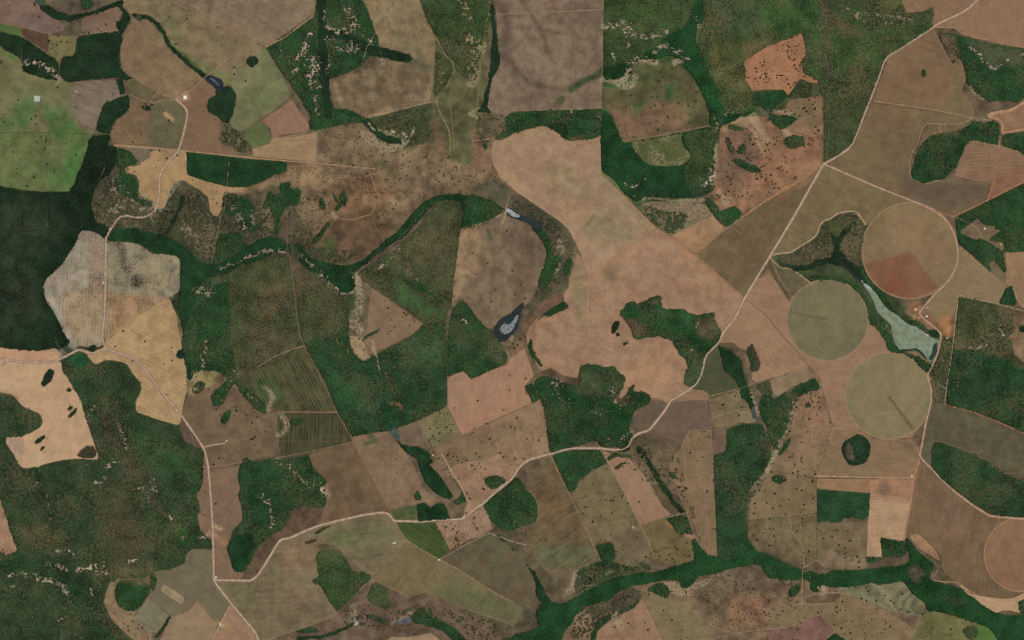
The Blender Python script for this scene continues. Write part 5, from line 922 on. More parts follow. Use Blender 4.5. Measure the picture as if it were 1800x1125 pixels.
# soft marks inside the circles and grey clearing
S('1517,464 1575,448 1600,442 1622,470 1650,508 1600,527 1555,512 1530,492', (126, 86, 62), .85, 3)
S('1554,512 1575,450 1592,500 1600,524', (120, 74, 54), .6, 5)
S('1516,440 1520,410 1550,373 1575,447 1520,462', (120, 102, 74), .6, 2)
S('1560,388 1600,390 1650,430 1640,490 1600,440', (140, 112, 80), .4, 20)
S('1390,549 1420,556 1455,562', (92, 88, 64), .9, 2, w=4)
S('1390,551 1385,562 1400,580 1455,563', (116, 106, 78), .5, 2)
S('1563,698 1580,722 1607,758', (92, 82, 56), .95, 2, w=4.5)
S('1575,715 1600,742 1606,757 1590,735', (112, 98, 66), .8, 3)
S('1493,712 1500,715', (98, 112, 66), .6, 5, w=6)
S('1623,716 1630,712', (100, 114, 68), .6, 5, w=8)
S('1500,740 1530,760 1580,765 1560,740', (124, 114, 76), .4, 10)
S('75,500 100,475 140,420 150,440 130,480 155,470 155,500 110,520 90,540 85,520', (146, 136, 120), .6, 10, n=.3)
S('155,410 184,420 184,520 155,520', (124, 102, 88), .75, 3)
S('100,450 140,420 150,470 120,480', (112, 112, 92), .6, 10, n=.3)
S('110,515 184,510 183,600 140,600 110,570', (156, 126, 94), .75, 14)
S('75,510 100,545 112,590 130,608 100,560', (160, 150, 134), .7, 4, w=12)
S('188,515 240,520 290,520 240,555 190,590', (158, 118, 82), .85, 12)
S('130,412 90,480 82,500 105,560 118,592', (170, 160, 142), .7, 3, w=5, n=.3)
S('118,500 140,478 152,480 150,500', (172, 162, 144), .6, 5, w=8, n=.4)
S('192,440 220,450 260,445 300,455', (160, 150, 122), .5, 6, w=10, n=.5)
S('190,505 230,515 270,500 300,515', (166, 154, 128), .6, 5, w=7, n=.4)
S('265,460 312,458 314,500 300,520', (158, 148, 122), .6, 6, w=8, n=.4)
S('180,430 180,600', (140, 112, 92), .3, 3, w=4)
S('198,440 215,445 220,470 205,470', (104, 100, 80), .5, 8)
S('190,424 206,426 215,440', (74, 70, 60), .85, 6, w=12)
S('210,464 216,460 228,464 234,474 226,478 216,472', (40, 38, 34), .95, 6)
S('215,450 220,456 222,466', (66, 62, 52), .8, 6, w=10)
S('230,490 238,483 248,486 252,496 246,506 236,508 232,498', (36, 36, 32), .97, 6)
S('250,452 258,448 265,452', (92, 88, 74), .6, 6, w=8)
S('270,510 285,514 294,508', (92, 88, 78), .6, 4, w=6)
S('296,450 302,470 300,490', (104, 100, 84), .6, 4, w=9)
S('262,465 290,460 292,500 262,500', (140, 126, 94), .6, 8)
S('200,500 250,518 300,510', (142, 132, 110), .6, 6, w=10, n=.3)
S('240,625 300,600 310,650 260,660', (166, 132, 92), .5, 18)
S('232,580 250,592', (116, 102, 72), .5, 4, w=5); S('245,592 258,586', (116, 102, 72), .5, 4, w=3)
S('268,665 282,672 292,668', (124, 108, 78), .5, 3, w=3); S('243,630 255,632', (124, 108, 78), .5, 3, w=3)
S('300,624 308,628', (130, 108, 88), .5, 5, w=8)
S('300,570 310,560 318,600', (158, 130, 96), .6, 8, w=10)
S('10,765 40,775 45,800 25,795', (160, 134, 112), .8, 6)
S('80,748 95,755 85,765', (150, 124, 98), .5, 5, n=.3)
S('5,625 100,622', (190, 140, 110), .4, 8, w=14)
S('60,612 104,615 104,630', (160, 142, 118), .6, 5, w=8)
S('5,690 30,700', (150, 118, 88), .6, 5, w=8, n=.3)
S('30,175 70,160 60,200 40,230 20,210', (58, 102, 50), .8, 12, n=.2)
S('75,180 120,190 130,225 100,232 80,210', (70, 102, 54), .7, 12, n=.2)
S('90,232 130,215 150,235 110,250', (66, 104, 48), .7, 10, n=.2)
S('130,250 150,245 145,300 125,330 110,300', (70, 112, 56), .7, 10)
S('80,300 120,290 130,335 90,335', (78, 112, 60), .6, 12)
S('0,200 30,220 20,235 -5,235', (80, 108, 60), .6, 8)
S('0,90 25,95 38,110 20,105', (72, 108, 50), .7, 6)
S('65,185 68,165', (110, 104, 82), .4, 5, w=8)
S('280,60 310,75 320,95', (104, 106, 64), .5, 8, w=12); S('320,100 345,115 370,125 400,140', (96, 110, 62), .6, 8, w=16)
S('300,40 310,60', (96, 110, 60), .4, 8, w=14)
S('330,0 370,5 365,20', (84, 72, 60), .5, 6, w=8, n=.3); S('420,20 450,40', (100, 84, 66), .4, 10, w=16)
S('470,110 500,150 490,180 450,200 430,170', (106, 114, 70), .5, 14)
S('415,160 430,150 450,110', (134, 126, 92), .5, 8, w=14)
S('290,200 302,210', (176, 142, 104), .9, 3, w=7)
S('232,222 245,215 260,216', (70, 76, 50), .5, 3, w=4, n=.3)
S('325,165 330,172 322,172', (170, 140, 108), .8, 4, w=9)
S('290,138 295,148', (140, 116, 92), .6, 6, w=12); S('345,60 352,60', (150, 120, 94), .6, 6, w=10)
S('640,0 690,10 700,60 680,70', (150, 124, 92), .6, 14, n=.3)
S('660,30 740,10 750,60 700,80', (116, 100, 76), .5, 20)
S('700,75 730,90', (110, 106, 76), .4, 14, w=26)
S('590,150 600,180 606,194', (146, 130, 98), .7, 4, w=6)
S('650,205 690,196 680,190', (164, 132, 94), .7, 4, w=5)
S('645,115 665,140 680,190', (92, 92, 62), .4, 5, w=6, n=.3)
S('800,380 870,330 860,325 790,340', (94, 82, 64), .4, 10)
S('630,350 640,365 646,350 648,370', (60, 78, 46), .6, 4, w=4, n=.3)
S('690,350 705,365 715,350', (168, 140, 106), .6, 8, w=10, n=.2); S('585,375 590,382', (190, 168, 130), .8, 4, w=6)
S('1600,536 1612,528 1628,536 1622,548 1606,552 1598,545', (150, 106, 78), .75, 4)
S('1622,542 1640,548 1650,565 1636,562 1622,552', (124, 92, 70), .7, 5)
S('1652,556 1668,556 1674,575 1668,592 1656,584', (164, 114, 74), .8, 5)
S('1596,548 1606,556', (160, 134, 98), .6, 4, w=8)
S('306,160 316,158 322,170 318,180 308,176', (158, 122, 94), .8, 3)
S('1100,915 1112,925 1120,930', (134, 112, 88), .5, 4, w=8)
S('1172,918 1180,926', (166, 124, 78), .7, 4, w=7)
S('1195,935 1215,942 1222,948', (160, 122, 92), .7, 4, w=8)
S('370,935 395,955 385,950', (160, 120, 90), .8, 4, w=9)
S('378,925 388,930', (186, 160, 120), .8, 3, w=6)
S('0,30 20,20 60,10', (128, 96, 80), .5, 10, w=20)
S('880,400 900,470 930,500', (128, 108, 84), .35, 14, w=20, n=.3)
S('820,480 870,520 900,540', (130, 110, 84), .35, 14, w=18, n=.3)
S('1320,20 1400,30', (58, 80, 44), .4, 14, w=24, k='w')
S('950,850 1000,960', (98, 82, 58), .4, 10, w=14, n=.3)
S('1450,540 1480,600', (128, 116, 82), .4, 14, w=20)
S('1180,620 1150,640 1130,650', (162, 126, 92), .4, 10, w=18)
S('960,600 1000,600 1030,620', (144, 118, 90), .4, 12, w=20, n=.3)
S('1000,450 1040,500 1090,520', (160, 126, 96), .35, 12, w=20, n=.3)
S('1180,520 1240,500 1280,530', (142, 112, 84), .4, 10, w=12, n=.4)
S('1190,450 1230,490 1270,520', (160, 124, 92), .4, 8, w=10, n=.4)
S('100,860 130,900 160,960 200,1000', (36, 54, 34), .6, 4, w=5, k='w')
S('180,700 190,760 230,820 270,880 310,930', (80, 70, 50), .55, 6, w=7, k='w')
S('20,720 60,800 70,860 100,900 130,960', (30, 50, 32), .6, 5, w=6, k='w')
S('250,760 280,820 300,860', (44, 76, 42), .5, 12, w=24, k='w')
S('300,800 340,830 340,900', (42, 78, 42), .5, 14, w=26, k='w')
S('450,820 470,870 440,930', (34, 58, 34), .6, 5, w=7, k='w')
S('1085,40 1140,20 1190,30', (64, 86, 44), .4, 14, w=26, k='w')
S('40,620 45,640', (176, 146, 116), .4, 6, w=8)
S('985,310 1010,335 1040,345', (166, 136, 106), .5, 6, w=10, n=.3)
S('1085,350 1120,390', (166, 138, 108), .4, 6, w=9, n=.3)
S('1100,440 1060,480 1045,520', (146, 112, 86), .45, 8, w=12, n=.3)
S('1120,560 1080,540 1050,560', (164, 132, 102), .4, 8, w=10, n=.3)
S('1000,625 1060,620 1120,650', (146, 114, 88), .4, 8, w=12, n=.3)
S('1312,222 1325,232 1333,252 1342,272', (172, 144, 106), .8, 3, w=4)
S('1284,212 1300,205 1320,200 1327,214 1310,222 1286,217', (158, 134, 102), .8, 4, n=.2)
S('1250,223 1262,226 1276,229', (166, 144, 114), .7, 3, w=4)
S('1274,232 1290,240 1300,262', (124, 92, 72), .5, 8, w=16)
S('490,390 540,388 545,425 515,430 492,415', (94, 80, 64), .7, 6)
S('565,425 592,415 590,455 570,452', (66, 86, 46), .7, 8)
S('585,390 640,385 650,430 600,455 590,420', (100, 76, 58), .6, 10)
S('530,340 560,345 570,370 540,375', (132, 112, 84), .6, 8, n=.2)
S('568,325 590,335 585,345', (168, 136, 102), .6, 4, w=6)
S('425,395 428,405', (170, 150, 118), .7, 2, w=5)
S('448,345 465,350 468,385 478,410', (126, 104, 80), .5, 5, w=8)
S('620,330 640,345 642,360', (150, 126, 92), .5, 5, w=5)
S('670,290 690,300 700,310', (66, 78, 46), .6, 8, w=12, n=.4)

# ---------------------------------------------------------------- materials
def nodes(name):
    m = bpy.data.materials.new(name)
    m.use_nodes = True
    t = m.node_tree
    t.nodes.clear()
    o = t.nodes.new('ShaderNodeOutputMaterial')
    b = t.nodes.new('ShaderNodeBsdfPrincipled')
    t.links.new(b.outputs[0], o.inputs[0])
    b.inputs['Roughness'].default_value = 0.95
    b.inputs['Specular IOR Level'].default_value = 0.1
    return m, t, b

class NB:
    def __init__(s, t):
        s.t = t
        s.pos = t.nodes.new('ShaderNodeNewGeometry').outputs['Position']
    def _in(s, n, i, v):
        if hasattr(v, 'is_output') or isinstance(v, bpy.types.NodeSocket):
            s.t.links.new(v, n.inputs[i])
        else:
            n.inputs[i].default_value = v
    def math(s, op, a, b=0.0, c=None, clamp=False):
        n = s.t.nodes.new('ShaderNodeMath'); n.operation = op; n.use_clamp = clamp
        s._in(n, 0, a); s._in(n, 1, b)
        if c is not None: s._in(n, 2, c)
        return n.outputs[0]
    def mapr(s, v, a, b, c, d):
        n = s.t.nodes.new('ShaderNodeMapRange'); n.interpolation_type = 'SMOOTHSTEP'
        s._in(n, 0, v); s._in(n, 1, a); s._in(n, 2, b); s._in(n, 3, c); s._in(n, 4, d)
        return n.outputs[0]
    def noise(s, size, detail=2.0, vec=None, rough=.55):
        n = s.t.nodes.new('ShaderNodeTexNoise'); n.noise_dimensions = '2D'
        s._in(n, 'Vector', vec or s.pos)
        n.inputs['Scale'].default_value = 1.0 / size
        n.inputs['Detail'].default_value = detail
        n.inputs['Roughness'].default_value = rough
        return n.outputs[0]
    def rot(s, ang, sx=1.0, sy=1.0):
        n = s.t.nodes.new('ShaderNodeMapping'); n.vector_type = 'TEXTURE'
        s._in(n, 0, s.pos)
        n.inputs['Rotation'].default_value = (0, 0, math.radians(ang))
        n.inputs['Scale'].default_value = (sx, sy, 1)
        return n.outputs[0]
    def scale(s, col, f):
        n = s.t.nodes.new('ShaderNodeVectorMath'); n.operation = 'SCALE'
        s._in(n, 0, col); s._in(n, 'Scale', f)
        return n.outputs[0]
    def mix(s, f, a, b):
        n = s.t.nodes.new('ShaderNodeMix'); n.data_type = 'RGBA'
        s._in(n, 0, f); s._in(n, 6, a); s._in(n, 7, b)
        return n.outputs[2]

GAIN = 1.0
_mats = {}
def land_material(kind, **o):
    key = (kind,) + tuple(sorted((k, v) for k, v in o.items()))
    if key in _mats:
        return _mats[key]
    m, t, b = nodes(kind)
    g = NB(t)
    at = t.nodes.new('ShaderNodeAttribute'); at.attribute_name = 'Col'
    col = at.outputs['Color']
    mot = o.get('mot', .25)
    if kind == 'canopy':
        f = g.math('ADD', g.mapr(g.noise(17, 2), .25, .75, .62, 1.42), g.mapr(g.noise(150, 4), .3, .7, -.26, .26))
        f = g.math('ADD', f, g.mapr(g.noise(700, 2), .3, .7, -.14, .14))
        col = g.scale(col, f)
        sp = o.get('sp', .0)
        if sp:
            brown = g.mapr(g.math('ADD', g.math('MULTIPLY', g.noise(34, 4, rough=.75), .6), g.math('MULTIPLY', g.noise(420, 3), .4)), .49, .6, 0, sp)
            col = g.mix(brown, col, (*lin((112, 96, 70)), 1))
    else:
        f = g.math('ADD', g.mapr(g.noise(16, 3, rough=.7), .25, .75, .86, 1.14), g.mapr(g.noise(120, 4, rough=.65), .3, .7, -.30 * mot - .02, .30 * mot + .02))
        f = g.math('ADD', f, g.mapr(g.noise(480, 6, rough=.72), .3, .7, -.38 * mot - .02, .38 * mot + .02))
        if o.get('rows'):
            a, sp, st = o['rows']
            wob = g.math('MULTIPLY', g.noise(220, 2), sp * .8)
            sep = t.nodes.new('ShaderNodeSeparateXYZ')
            t.links.new(g.rot(a), sep.inputs[0])
            ph = g.math('SINE', g.math('MULTIPLY', g.math('ADD', sep.outputs[1], wob), 2 * math.pi / sp))
            ph2 = g.math('MULTIPLY', ph, g.mapr(g.noise(200, 3), .42, .62, 0, st * .8))
            f = g.math('ADD', f, ph2)
            ln = g.noise(1.0, 2, g.rot(a, 380, sp * .42), .6)
            f = g.math('ADD', f, g.mapr(ln, .36, .64, -st * .75, st * .6))
        if o.get('contour'):
            cn = g.math('SINE', g.math('MULTIPLY', g.noise(900, 1), 150))
            f = g.math('ADD', f, g.math('MULTIPLY', cn, .22))
        if o.get('streak'):
            a, st = o['streak']
            sn = g.noise(1.0, 3, g.rot(a, 300, 34), .65)
            f = g.math('ADD', f, g.mapr(sn, .3, .7, -st * .8, st * .8))
        # thin worn trails and dark scuffs
        t1 = g.math('ABSOLUTE', g.math('SUBTRACT', g.noise(330, 3), .5))
        f = g.math('ADD', f, g.mapr(t1, 0, .006, .16, 0))
        t2 = g.math('ABSOLUTE', g.math('SUBTRACT', g.noise(190, 4), .47))
        t2 = g.math('MULTIPLY', g.mapr(t2, 0, .012, -.2, 0), g.mapr(g.noise(600, 2), .5, .62, 0, 1))
        f = g.math('ADD', f, t2)
        col = g.scale(col, f)
        # warm / cool drift of the soil
        drift = g.mapr(g.noise(340, 3), .35, .65, 0, .2)
        cool = t.nodes.new('ShaderNodeVectorMath'); cool.operation = 'MULTIPLY'
        t.links.new(col, cool.inputs[0]); cool.inputs[1].default_value = (.9, 1.0, .98)
        col = g.mix(drift, col, cool.outputs[0])
        va = t.nodes.new('ShaderNodeAttribute'); va.attribute_name = 'veg'
        sa = t.nodes.new('ShaderNodeAttribute'); sa.attribute_name = 'sand'
        n1 = g.noise(30, 4, rough=.75)
        th = g.math('SUBTRACT', .72, g.math('MULTIPLY', va.outputs['Fac'], .30))
        vm = g.mapr(g.math('SUBTRACT', n1, th), -.02, .09, 0, .75)
        col = g.mix(vm, col, (*lin((48, 66, 38)), 1))
        n2 = g.noise(38, 3, rough=.6)
        rid = g.math('ABSOLUTE', g.math('SUBTRACT', n2, .5))
        pat = g.math('ADD', g.mapr(g.noise(240, 2), .45, .6, 0, 1), g.math('MULTIPLY', g.math('SUBTRACT', sa.outputs['Fac'], .55), 4), clamp=True)
        wd = g.math('ADD', g.math('MULTIPLY', sa.outputs['Fac'], .07), .03)
        sm = g.math('MULTIPLY', g.mapr(g.math('DIVIDE', rid, wd), 0, 1, 1, 0), pat)
        sm = g.math('MULTIPLY', sm, g.math('MULTIPLY', sa.outputs['Fac'], 1.1), clamp=True)
        col = g.mix(sm, col, (*lin((166, 146, 116)), 1))
    if GAIN != 1.0:
        col = g.scale(col, GAIN)
    t.links.new(col, b.inputs['Base Color'])
    if kind != 'canopy':
        bp = t.nodes.new('ShaderNodeBump'); bp.inputs['Strength'].default_value = .35; bp.inputs['Distance'].default_value = 1.2
        t.links.new(g.noise(14, 3, rough=.7), bp.inputs['Height'])
        t.links.new(bp.outputs[0], b.inputs['Normal'])
    _mats[key] = m
    return m

def flat_material(name, c, rough=.9, var=.12, size=20, metal=0.0, spec=.1):
    m, t, b = nodes(name)
    g = NB(t)
    f = g.mapr(g.noise(size, 3), .3, .7, 1 - var, 1 + var)
    t.links.new(g.scale((*lin(c)[:3],), f), b.inputs['Base Color'])
    b.inputs['Roughness'].default_value = rough
    b.inputs['Specular IOR Level'].default_value = spec
    b.inputs['Metallic'].default_value = metal
    return m

def make_mesh(name, co, faces_idx, faces_len, attrs=None, mat=None, origin=None, smooth_faces=False):
    """co (n,3); faces_idx flat vertex indices; faces_len face sizes"""
    me = bpy.data.meshes.new(name)
    co = np.asarray(co, dtype=np.float32)
    if origin is None:
        origin = (float(co[:, 0].mean()), float(co[:, 1].mean()), 0.0)
    co = co - np.asarray(origin, dtype=np.float32)
    fi = np.asarray(faces_idx, dtype=np.int32).ravel()
    fl = np.asarray(faces_len, dtype=np.int32)
    me.vertices.add(len(co)); me.vertices.foreach_set('co', co.ravel())
    me.loops.add(len(fi)); me.loops.foreach_set('vertex_index', fi)
    me.polygons.add(len(fl))
    st = np.zeros(len(fl), dtype=np.int32); st[1:] = np.cumsum(fl)[:-1]
    me.polygons.foreach_set('loop_start', st)
    if smooth_faces:
        me.polygons.foreach_set('use_smooth', np.ones(len(fl), dtype=bool))
    else:
        me.polygons.foreach_set('use_smooth', np.zeros(len(fl), dtype=bool))
    for k, v in (attrs or {}).items():
        if v.ndim == 2:
            a = me.attributes.new(k, 'FLOAT_COLOR', 'POINT')
            c4 = np.ones((len(v), 4), dtype=np.float32); c4[:, :3] = v
            a.data.foreach_set('color', c4.ravel())
        else:
            a = me.attributes.new(k, 'FLOAT', 'POINT')
            a.data.foreach_set('value', v.astype(np.float32))
    me.update(calc_edges=True)
    if mat: me.materials.append(mat)
    ob = bpy.data.objects.new(name, me)
    ob.location = origin
    scene.collection.objects.link(ob)
    return ob

def tag(o, label=None, cat=None, group=None, kind=None):
    if label: o['label'] = label
    if cat: o['category'] = cat
    if group: o['group'] = group
    if kind: o['kind'] = kind
    return o

# ---------------------------------------------------------------- paint the ground raster and the wood raster
GS = 2.5
X0, X1, Y0, Y1 = -60.0, 1860.0, -60.0, 1185.0
gx = np.arange(X0, X1 + .1, GS); gy = np.arange(Y0, Y1 + .1, GS)
GX, GY = np.meshgrid(gx, gy)
wob1 = (fbm(GX, GY, 26, 1, 4) - .5) * 16; wob2 = (fbm(GX, GY, 26, 5, 4) - .5) * 16
gcol = np.zeros(GX.shape + (3,)); gcol[:] = lin((104, 88, 68))
gveg = np.full(GX.shape, .25); gsand = np.full(GX.shape, .05)
FS = 1.5                                   # wood cells: 9 m
fx = np.arange(-6, 1806 + .1, FS); fy = np.arange(-6, 1131 + .1, FS)
FX, FY = np.meshgrid(fx, fy)
lab = np.zeros(FX.shape, dtype=np.int32)
fw1 = (fbm(FX, FY, 9, 11, 3) - .5) * 7; fw2 = (fbm(FX, FY, 9, 23, 3) - .5) * 7
lacen = np.abs(fbm(FX, FY, 5.2, 31, 2) - .5)
gap = vnoise(FX, FY, 3.2, 41)
solid = np.zeros(FX.shape, dtype=bool)     # under fields, roads and water nothing wooded

def window(xs, ys, p, pad):
    ax = [q[0] for q in p]; ay = [q[1] for q in p]
    i0, i1 = np.searchsorted(xs, [min(ax) - pad, max(ax) + pad]); j0, j1 = np.searchsorted(ys, [min(ay) - pad, max(ay) + pad])
    return slice(max(j0, 0), j1), slice(max(i0, 0), i1)

def soft_alpha(x, y, p, f, w=None, wx=0, wy=0):
    if w is not None:
        d = w / 2 - linedist(x + wx, y + wy, p)
    else:
        d = linedist(x + wx, y + wy, p, True)
        d = np.where(inside(x + wx, y + wy, p), d, -d)
    return smooth(-f, f, d)

FIELDS, WOODS = [], []
wooded = np.zeros(GX.shape)
for op in OPS:
    if op[0] == 'P':
        _, p, col, f, a, veg, sand, w = op
        sl = window(gx, gy, p, f + 16 + (w or 0))
        al = soft_alpha(GX[sl], GY[sl], p, f, w, wob1[sl], wob2[sl]) * a
        gcol[sl] += (lin(col) - gcol[sl]) * al[..., None]
        if veg is not None: gveg[sl] += (veg - gveg[sl]) * al
        if sand is not None: gsand[sl] += (sand - gsand[sl]) * al
    elif op[0] == 'F':
        _, p, col, name, label, o = op
        q = chaikin(resample(p, 14), 2) if o.get('n') else p
        sl = window(fx, fy, q, 2)
        lab[sl][inside(FX[sl], FY[sl], q)] = 0
        FIELDS.append((q, col, name, label, o))
    elif op[0] == 'W':
        _, p, typ, name, label, stuff, w, o = op
        WOODS.append((name, label, typ, stuff, o))
        k = len(WOODS)
        sl = window(fx, fy, p, 6 + (w or 0))
        x, y = FX[sl], FY[sl]
        ns = .12 if o.get('ns') else (.35 if 'copse' in name else .7)
        x = x + fw1[sl] * ns; y = y + fw2[sl] * ns
        if w:
            mk = linedist(x, y, p) < w / 2 * (.7 + .6 * vnoise(x, y, 12, 9))
        else:
            mk = inside(x, y, p if o.get('ns') else chaikin(resample(p, 14), 1))
        if o.get('lace'):
            mk &= gap[sl] > o['lace']
        lab[sl][mk] = k
        # darker litter soil under the trees
        sg = window(gx, gy, p, 6 + (w or 0))
        al = soft_alpha(GX[sg], GY[sg], p, 2, w) * (.75 if typ != 'scrub' else max(0, .62 - o.get('lace', 0)))
        c = lin((70, 74, 50)) if not o.get('lace') else lin((92, 88, 66))
        gcol[sg] += (c - gcol[sg]) * al[..., None]
        gveg[sg] += (.5 - gveg[sg]) * al
        wooded[sg] = np.maximum(wooded[sg], al / .75)
    elif op[0] == 'C':
        _, p, w, tt, veg, col = op
        sl = window(fx, fy, p, w * 1.6)
        d = linedist(FX[sl] + fw1[sl], FY[sl] + fw2[sl], p) / (w * .62 + 1)
        mk = lacen[sl] < .21 * tt * np.clip(1.25 - d, 0, 1)
        mk |= (d < .10 * tt) & (gap[sl] > .5)
        mk &= d < 1.2
        lab[sl][mk] = 0
        sg = window(gx, gy, p, w * 1.6)
        al = smooth(1.3, .5, linedist(GX[sg] + wob1[sg] * .3, GY[sg] + wob2[sg] * .3, p) / (w * .62 + 1))
        wd_ = np.clip(wooded[sg] + (.55 if w < 5 else 0), 0, 1)
        ac = al * (.22 + .7 * wd_)
        gcol[sg] += (lin(col) * .86 - gcol[sg]) * ac[..., None]
        gveg[sg] += ((.1 + .5 * (1 - wd_)) - gveg[sg]) * al
        gsand[sg] += (np.where(wd_ > .5, tt * .5, .5 + tt * .8) - gsand[sg]) * al
for (s, w, c) in ROADS + TRACKS:
    p = pts(s)
    if w < .1: continue
    sl = window(fx, fy, p, 4)
    lab[sl][linedist(FX[sl], FY[sl], p) < max(w / 2 + .35, .8)] = 0
for (_, _, s, _, _) in WATERS:
    p = chaikin(pts(s), 1)
    sl = window(fx, fy, p, 3)
    lab[sl][inside(FX[sl], FY[sl], p)] = 0
for (_, (cx, cy), r, _) in PIVOTS:
    lab[(FX - cx) ** 2 + (FY - cy) ** 2 < (r + .3) ** 2] = 0

def apply_soft(x, y, c, k, veg=None):
    bx0, bx1, by0, by1 = x.min(), x.max(), y.min(), y.max()
    wx = wy = None
    for (p, col, a, f, w, kk, n) in SOFT:
        if k not in kk: continue
        pad = f + (w or 0) / 2 + 4
        ax = [q[0] for q in p]; ay = [q[1] for q in p]
        if max(ax) + pad < bx0 or min(ax) - pad > bx1 or max(ay) + pad < by0 or min(ay) - pad > by1: continue
        idx = np.nonzero((x > min(ax) - pad) & (x < max(ax) + pad) & (y > min(ay) - pad) & (y < max(ay) + pad))[0]
        if not len(idx): continue
        xs, ys = x[idx], y[idx]
        q = min(f, 12)
        al = soft_alpha(xs, ys, p, f, w, (fbm(xs, ys, 18, 51) - .5) * q, (fbm(xs, ys, 18, 57) - .5) * q) * a
        if n: al = al * np.clip(1 - n + (fbm(xs, ys, 14, 77, 3) - .4) * 5 * n, 0, 1.25)
        c[idx] += (lin(col) - c[idx]) * np.clip(al, 0, 1)[:, None]
    return c

# ---------------------------------------------------------------- the ground itself
gc = apply_soft(GX.ravel(), GY.ravel(), gcol.reshape(-1, 3).copy(), 'g')
ny, nx = GX.shape
WX, WY = world_xy(GX, GY)
co = np.stack([WX.ravel(), WY.ravel(), np.zeros(nx * ny)], 1)
ii = np.arange(nx * ny).reshape(ny, nx)
quads = np.stack([ii[1:, :-1], ii[1:, 1:], ii[:-1, 1:], ii[:-1, :-1]], -1).reshape(-1, 4)
# coarse surrounding land to the horizon, stitched outside the fine sheet
R = 120000.0
cx = np.concatenate([np.linspace(-R, -30000, 8), np.arange(-28000, WX.min() - 300, 900), [WX.min()], np.linspace(WX.min(), WX.max(), 14)[1:-1], [WX.max()], np.arange(WX.max() + 700, 28500, 900), np.linspace(30000, R, 8)])
cy = np.concatenate([np.linspace(-R, -30000, 8), np.arange(-28000, WY.min() - 300, 900), [WY.min()], np.linspace(WY.min(), WY.max(), 10)[1:-1], [WY.max()], np.arange(WY.max() + 700, 28500, 900), np.linspace(30000, R, 8)])
CX, CY = np.meshgrid(cx, cy)
base = len(co)
co = np.concatenate([co, np.stack([CX.ravel(), CY.ravel(), np.zeros(CX.size)], 1)])
jj = base + np.arange(CX.size).reshape(CX.shape)
q2 = np.stack([jj[:-1, :-1], jj[:-1, 1:], jj[1:, 1:], jj[1:, :-1]], -1)
mx, my = (CX[:-1, :-1] + CX[1:, 1:]) / 2, (CY[:-1, :-1] + CY[1:, 1:]) / 2
out = (mx < WX.min()) | (mx > WX.max()) | (my < WY.min()) | (my > WY.max())
q2 = q2[out]
fr = vnoise(CX, CY, 2600, 3).ravel()
cc = np.where((fr < .45)[:, None], lin((52, 70, 42)), np.where((fr < .7)[:, None], lin((112, 94, 70)), lin((142, 114, 86))))
allc = np.concatenate([gc, cc])
quads = np.concatenate([quads, q2])
ground = make_mesh('ground', co, quads, np.full(len(quads), 4), {'Col': allc, 'veg': np.concatenate([gveg.ravel(), np.full(len(cc), .3)]), 'sand': np.concatenate([gsand.ravel(), np.full(len(cc), .05)])}, land_material('savanna_soil', mot=.6), origin=(0, 0, 0))
tag(ground, kind='structure')

# ---------------------------------------------------------------- fields
def poly_sheet(p, rag, step=3.0):
    b = resample(p, 3.0)
    if rag:
        bx = np.array([q[0] for q in b]); by = np.array([q[1] for q in b])
        b = list(zip(bx + (fbm(bx, by, 7, 61) - .5) * rag * 2, by + (fbm(bx, by, 7, 67) - .5) * rag * 2))
    ax = np.array([q[0] for q in b]); ay = np.array([q[1] for q in b])
    X, Y = np.meshgrid(np.arange(ax.min(), ax.max(), step), np.arange(ay.min(), ay.max(), step))
    X = X.ravel() + rng.uniform(-.8, .8, X.size); Y = Y.ravel() + rng.uniform(-.8, .8, Y.size)
    ok = inside(X, Y, b)
    X, Y = X[ok], Y[ok]
    if len(X):
        ok = linedist(X, Y, b, True) > 1.2
        X, Y = X[ok], Y[ok]
    n = len(b)
    vv = [Vector(q) for q in b] + [Vector(q) for q in zip(X, Y)]
    r = delaunay_2d_cdt(vv, [], [list(range(n))], 1, 1e-4)
    v = np.array([(q[0], q[1]) for q in r[0]])
    f = [t for t in r[2]]
    return v, f, b

LEVELS_ = []
def level_for(p):
    ax = [q[0] for q in p]; ay = [q[1] for q in p]
    bb = (min(ax), min(ay), max(ax), max(ay))
    lv = 1
    for (b, l) in LEVELS_:
        if not (b[2] < bb[0] or b[0] > bb[2] or b[3] < bb[1] or b[1] > bb[3]):
            lv = max(lv, l + 1)
    LEVELS_.append((bb, lv))
    return lv

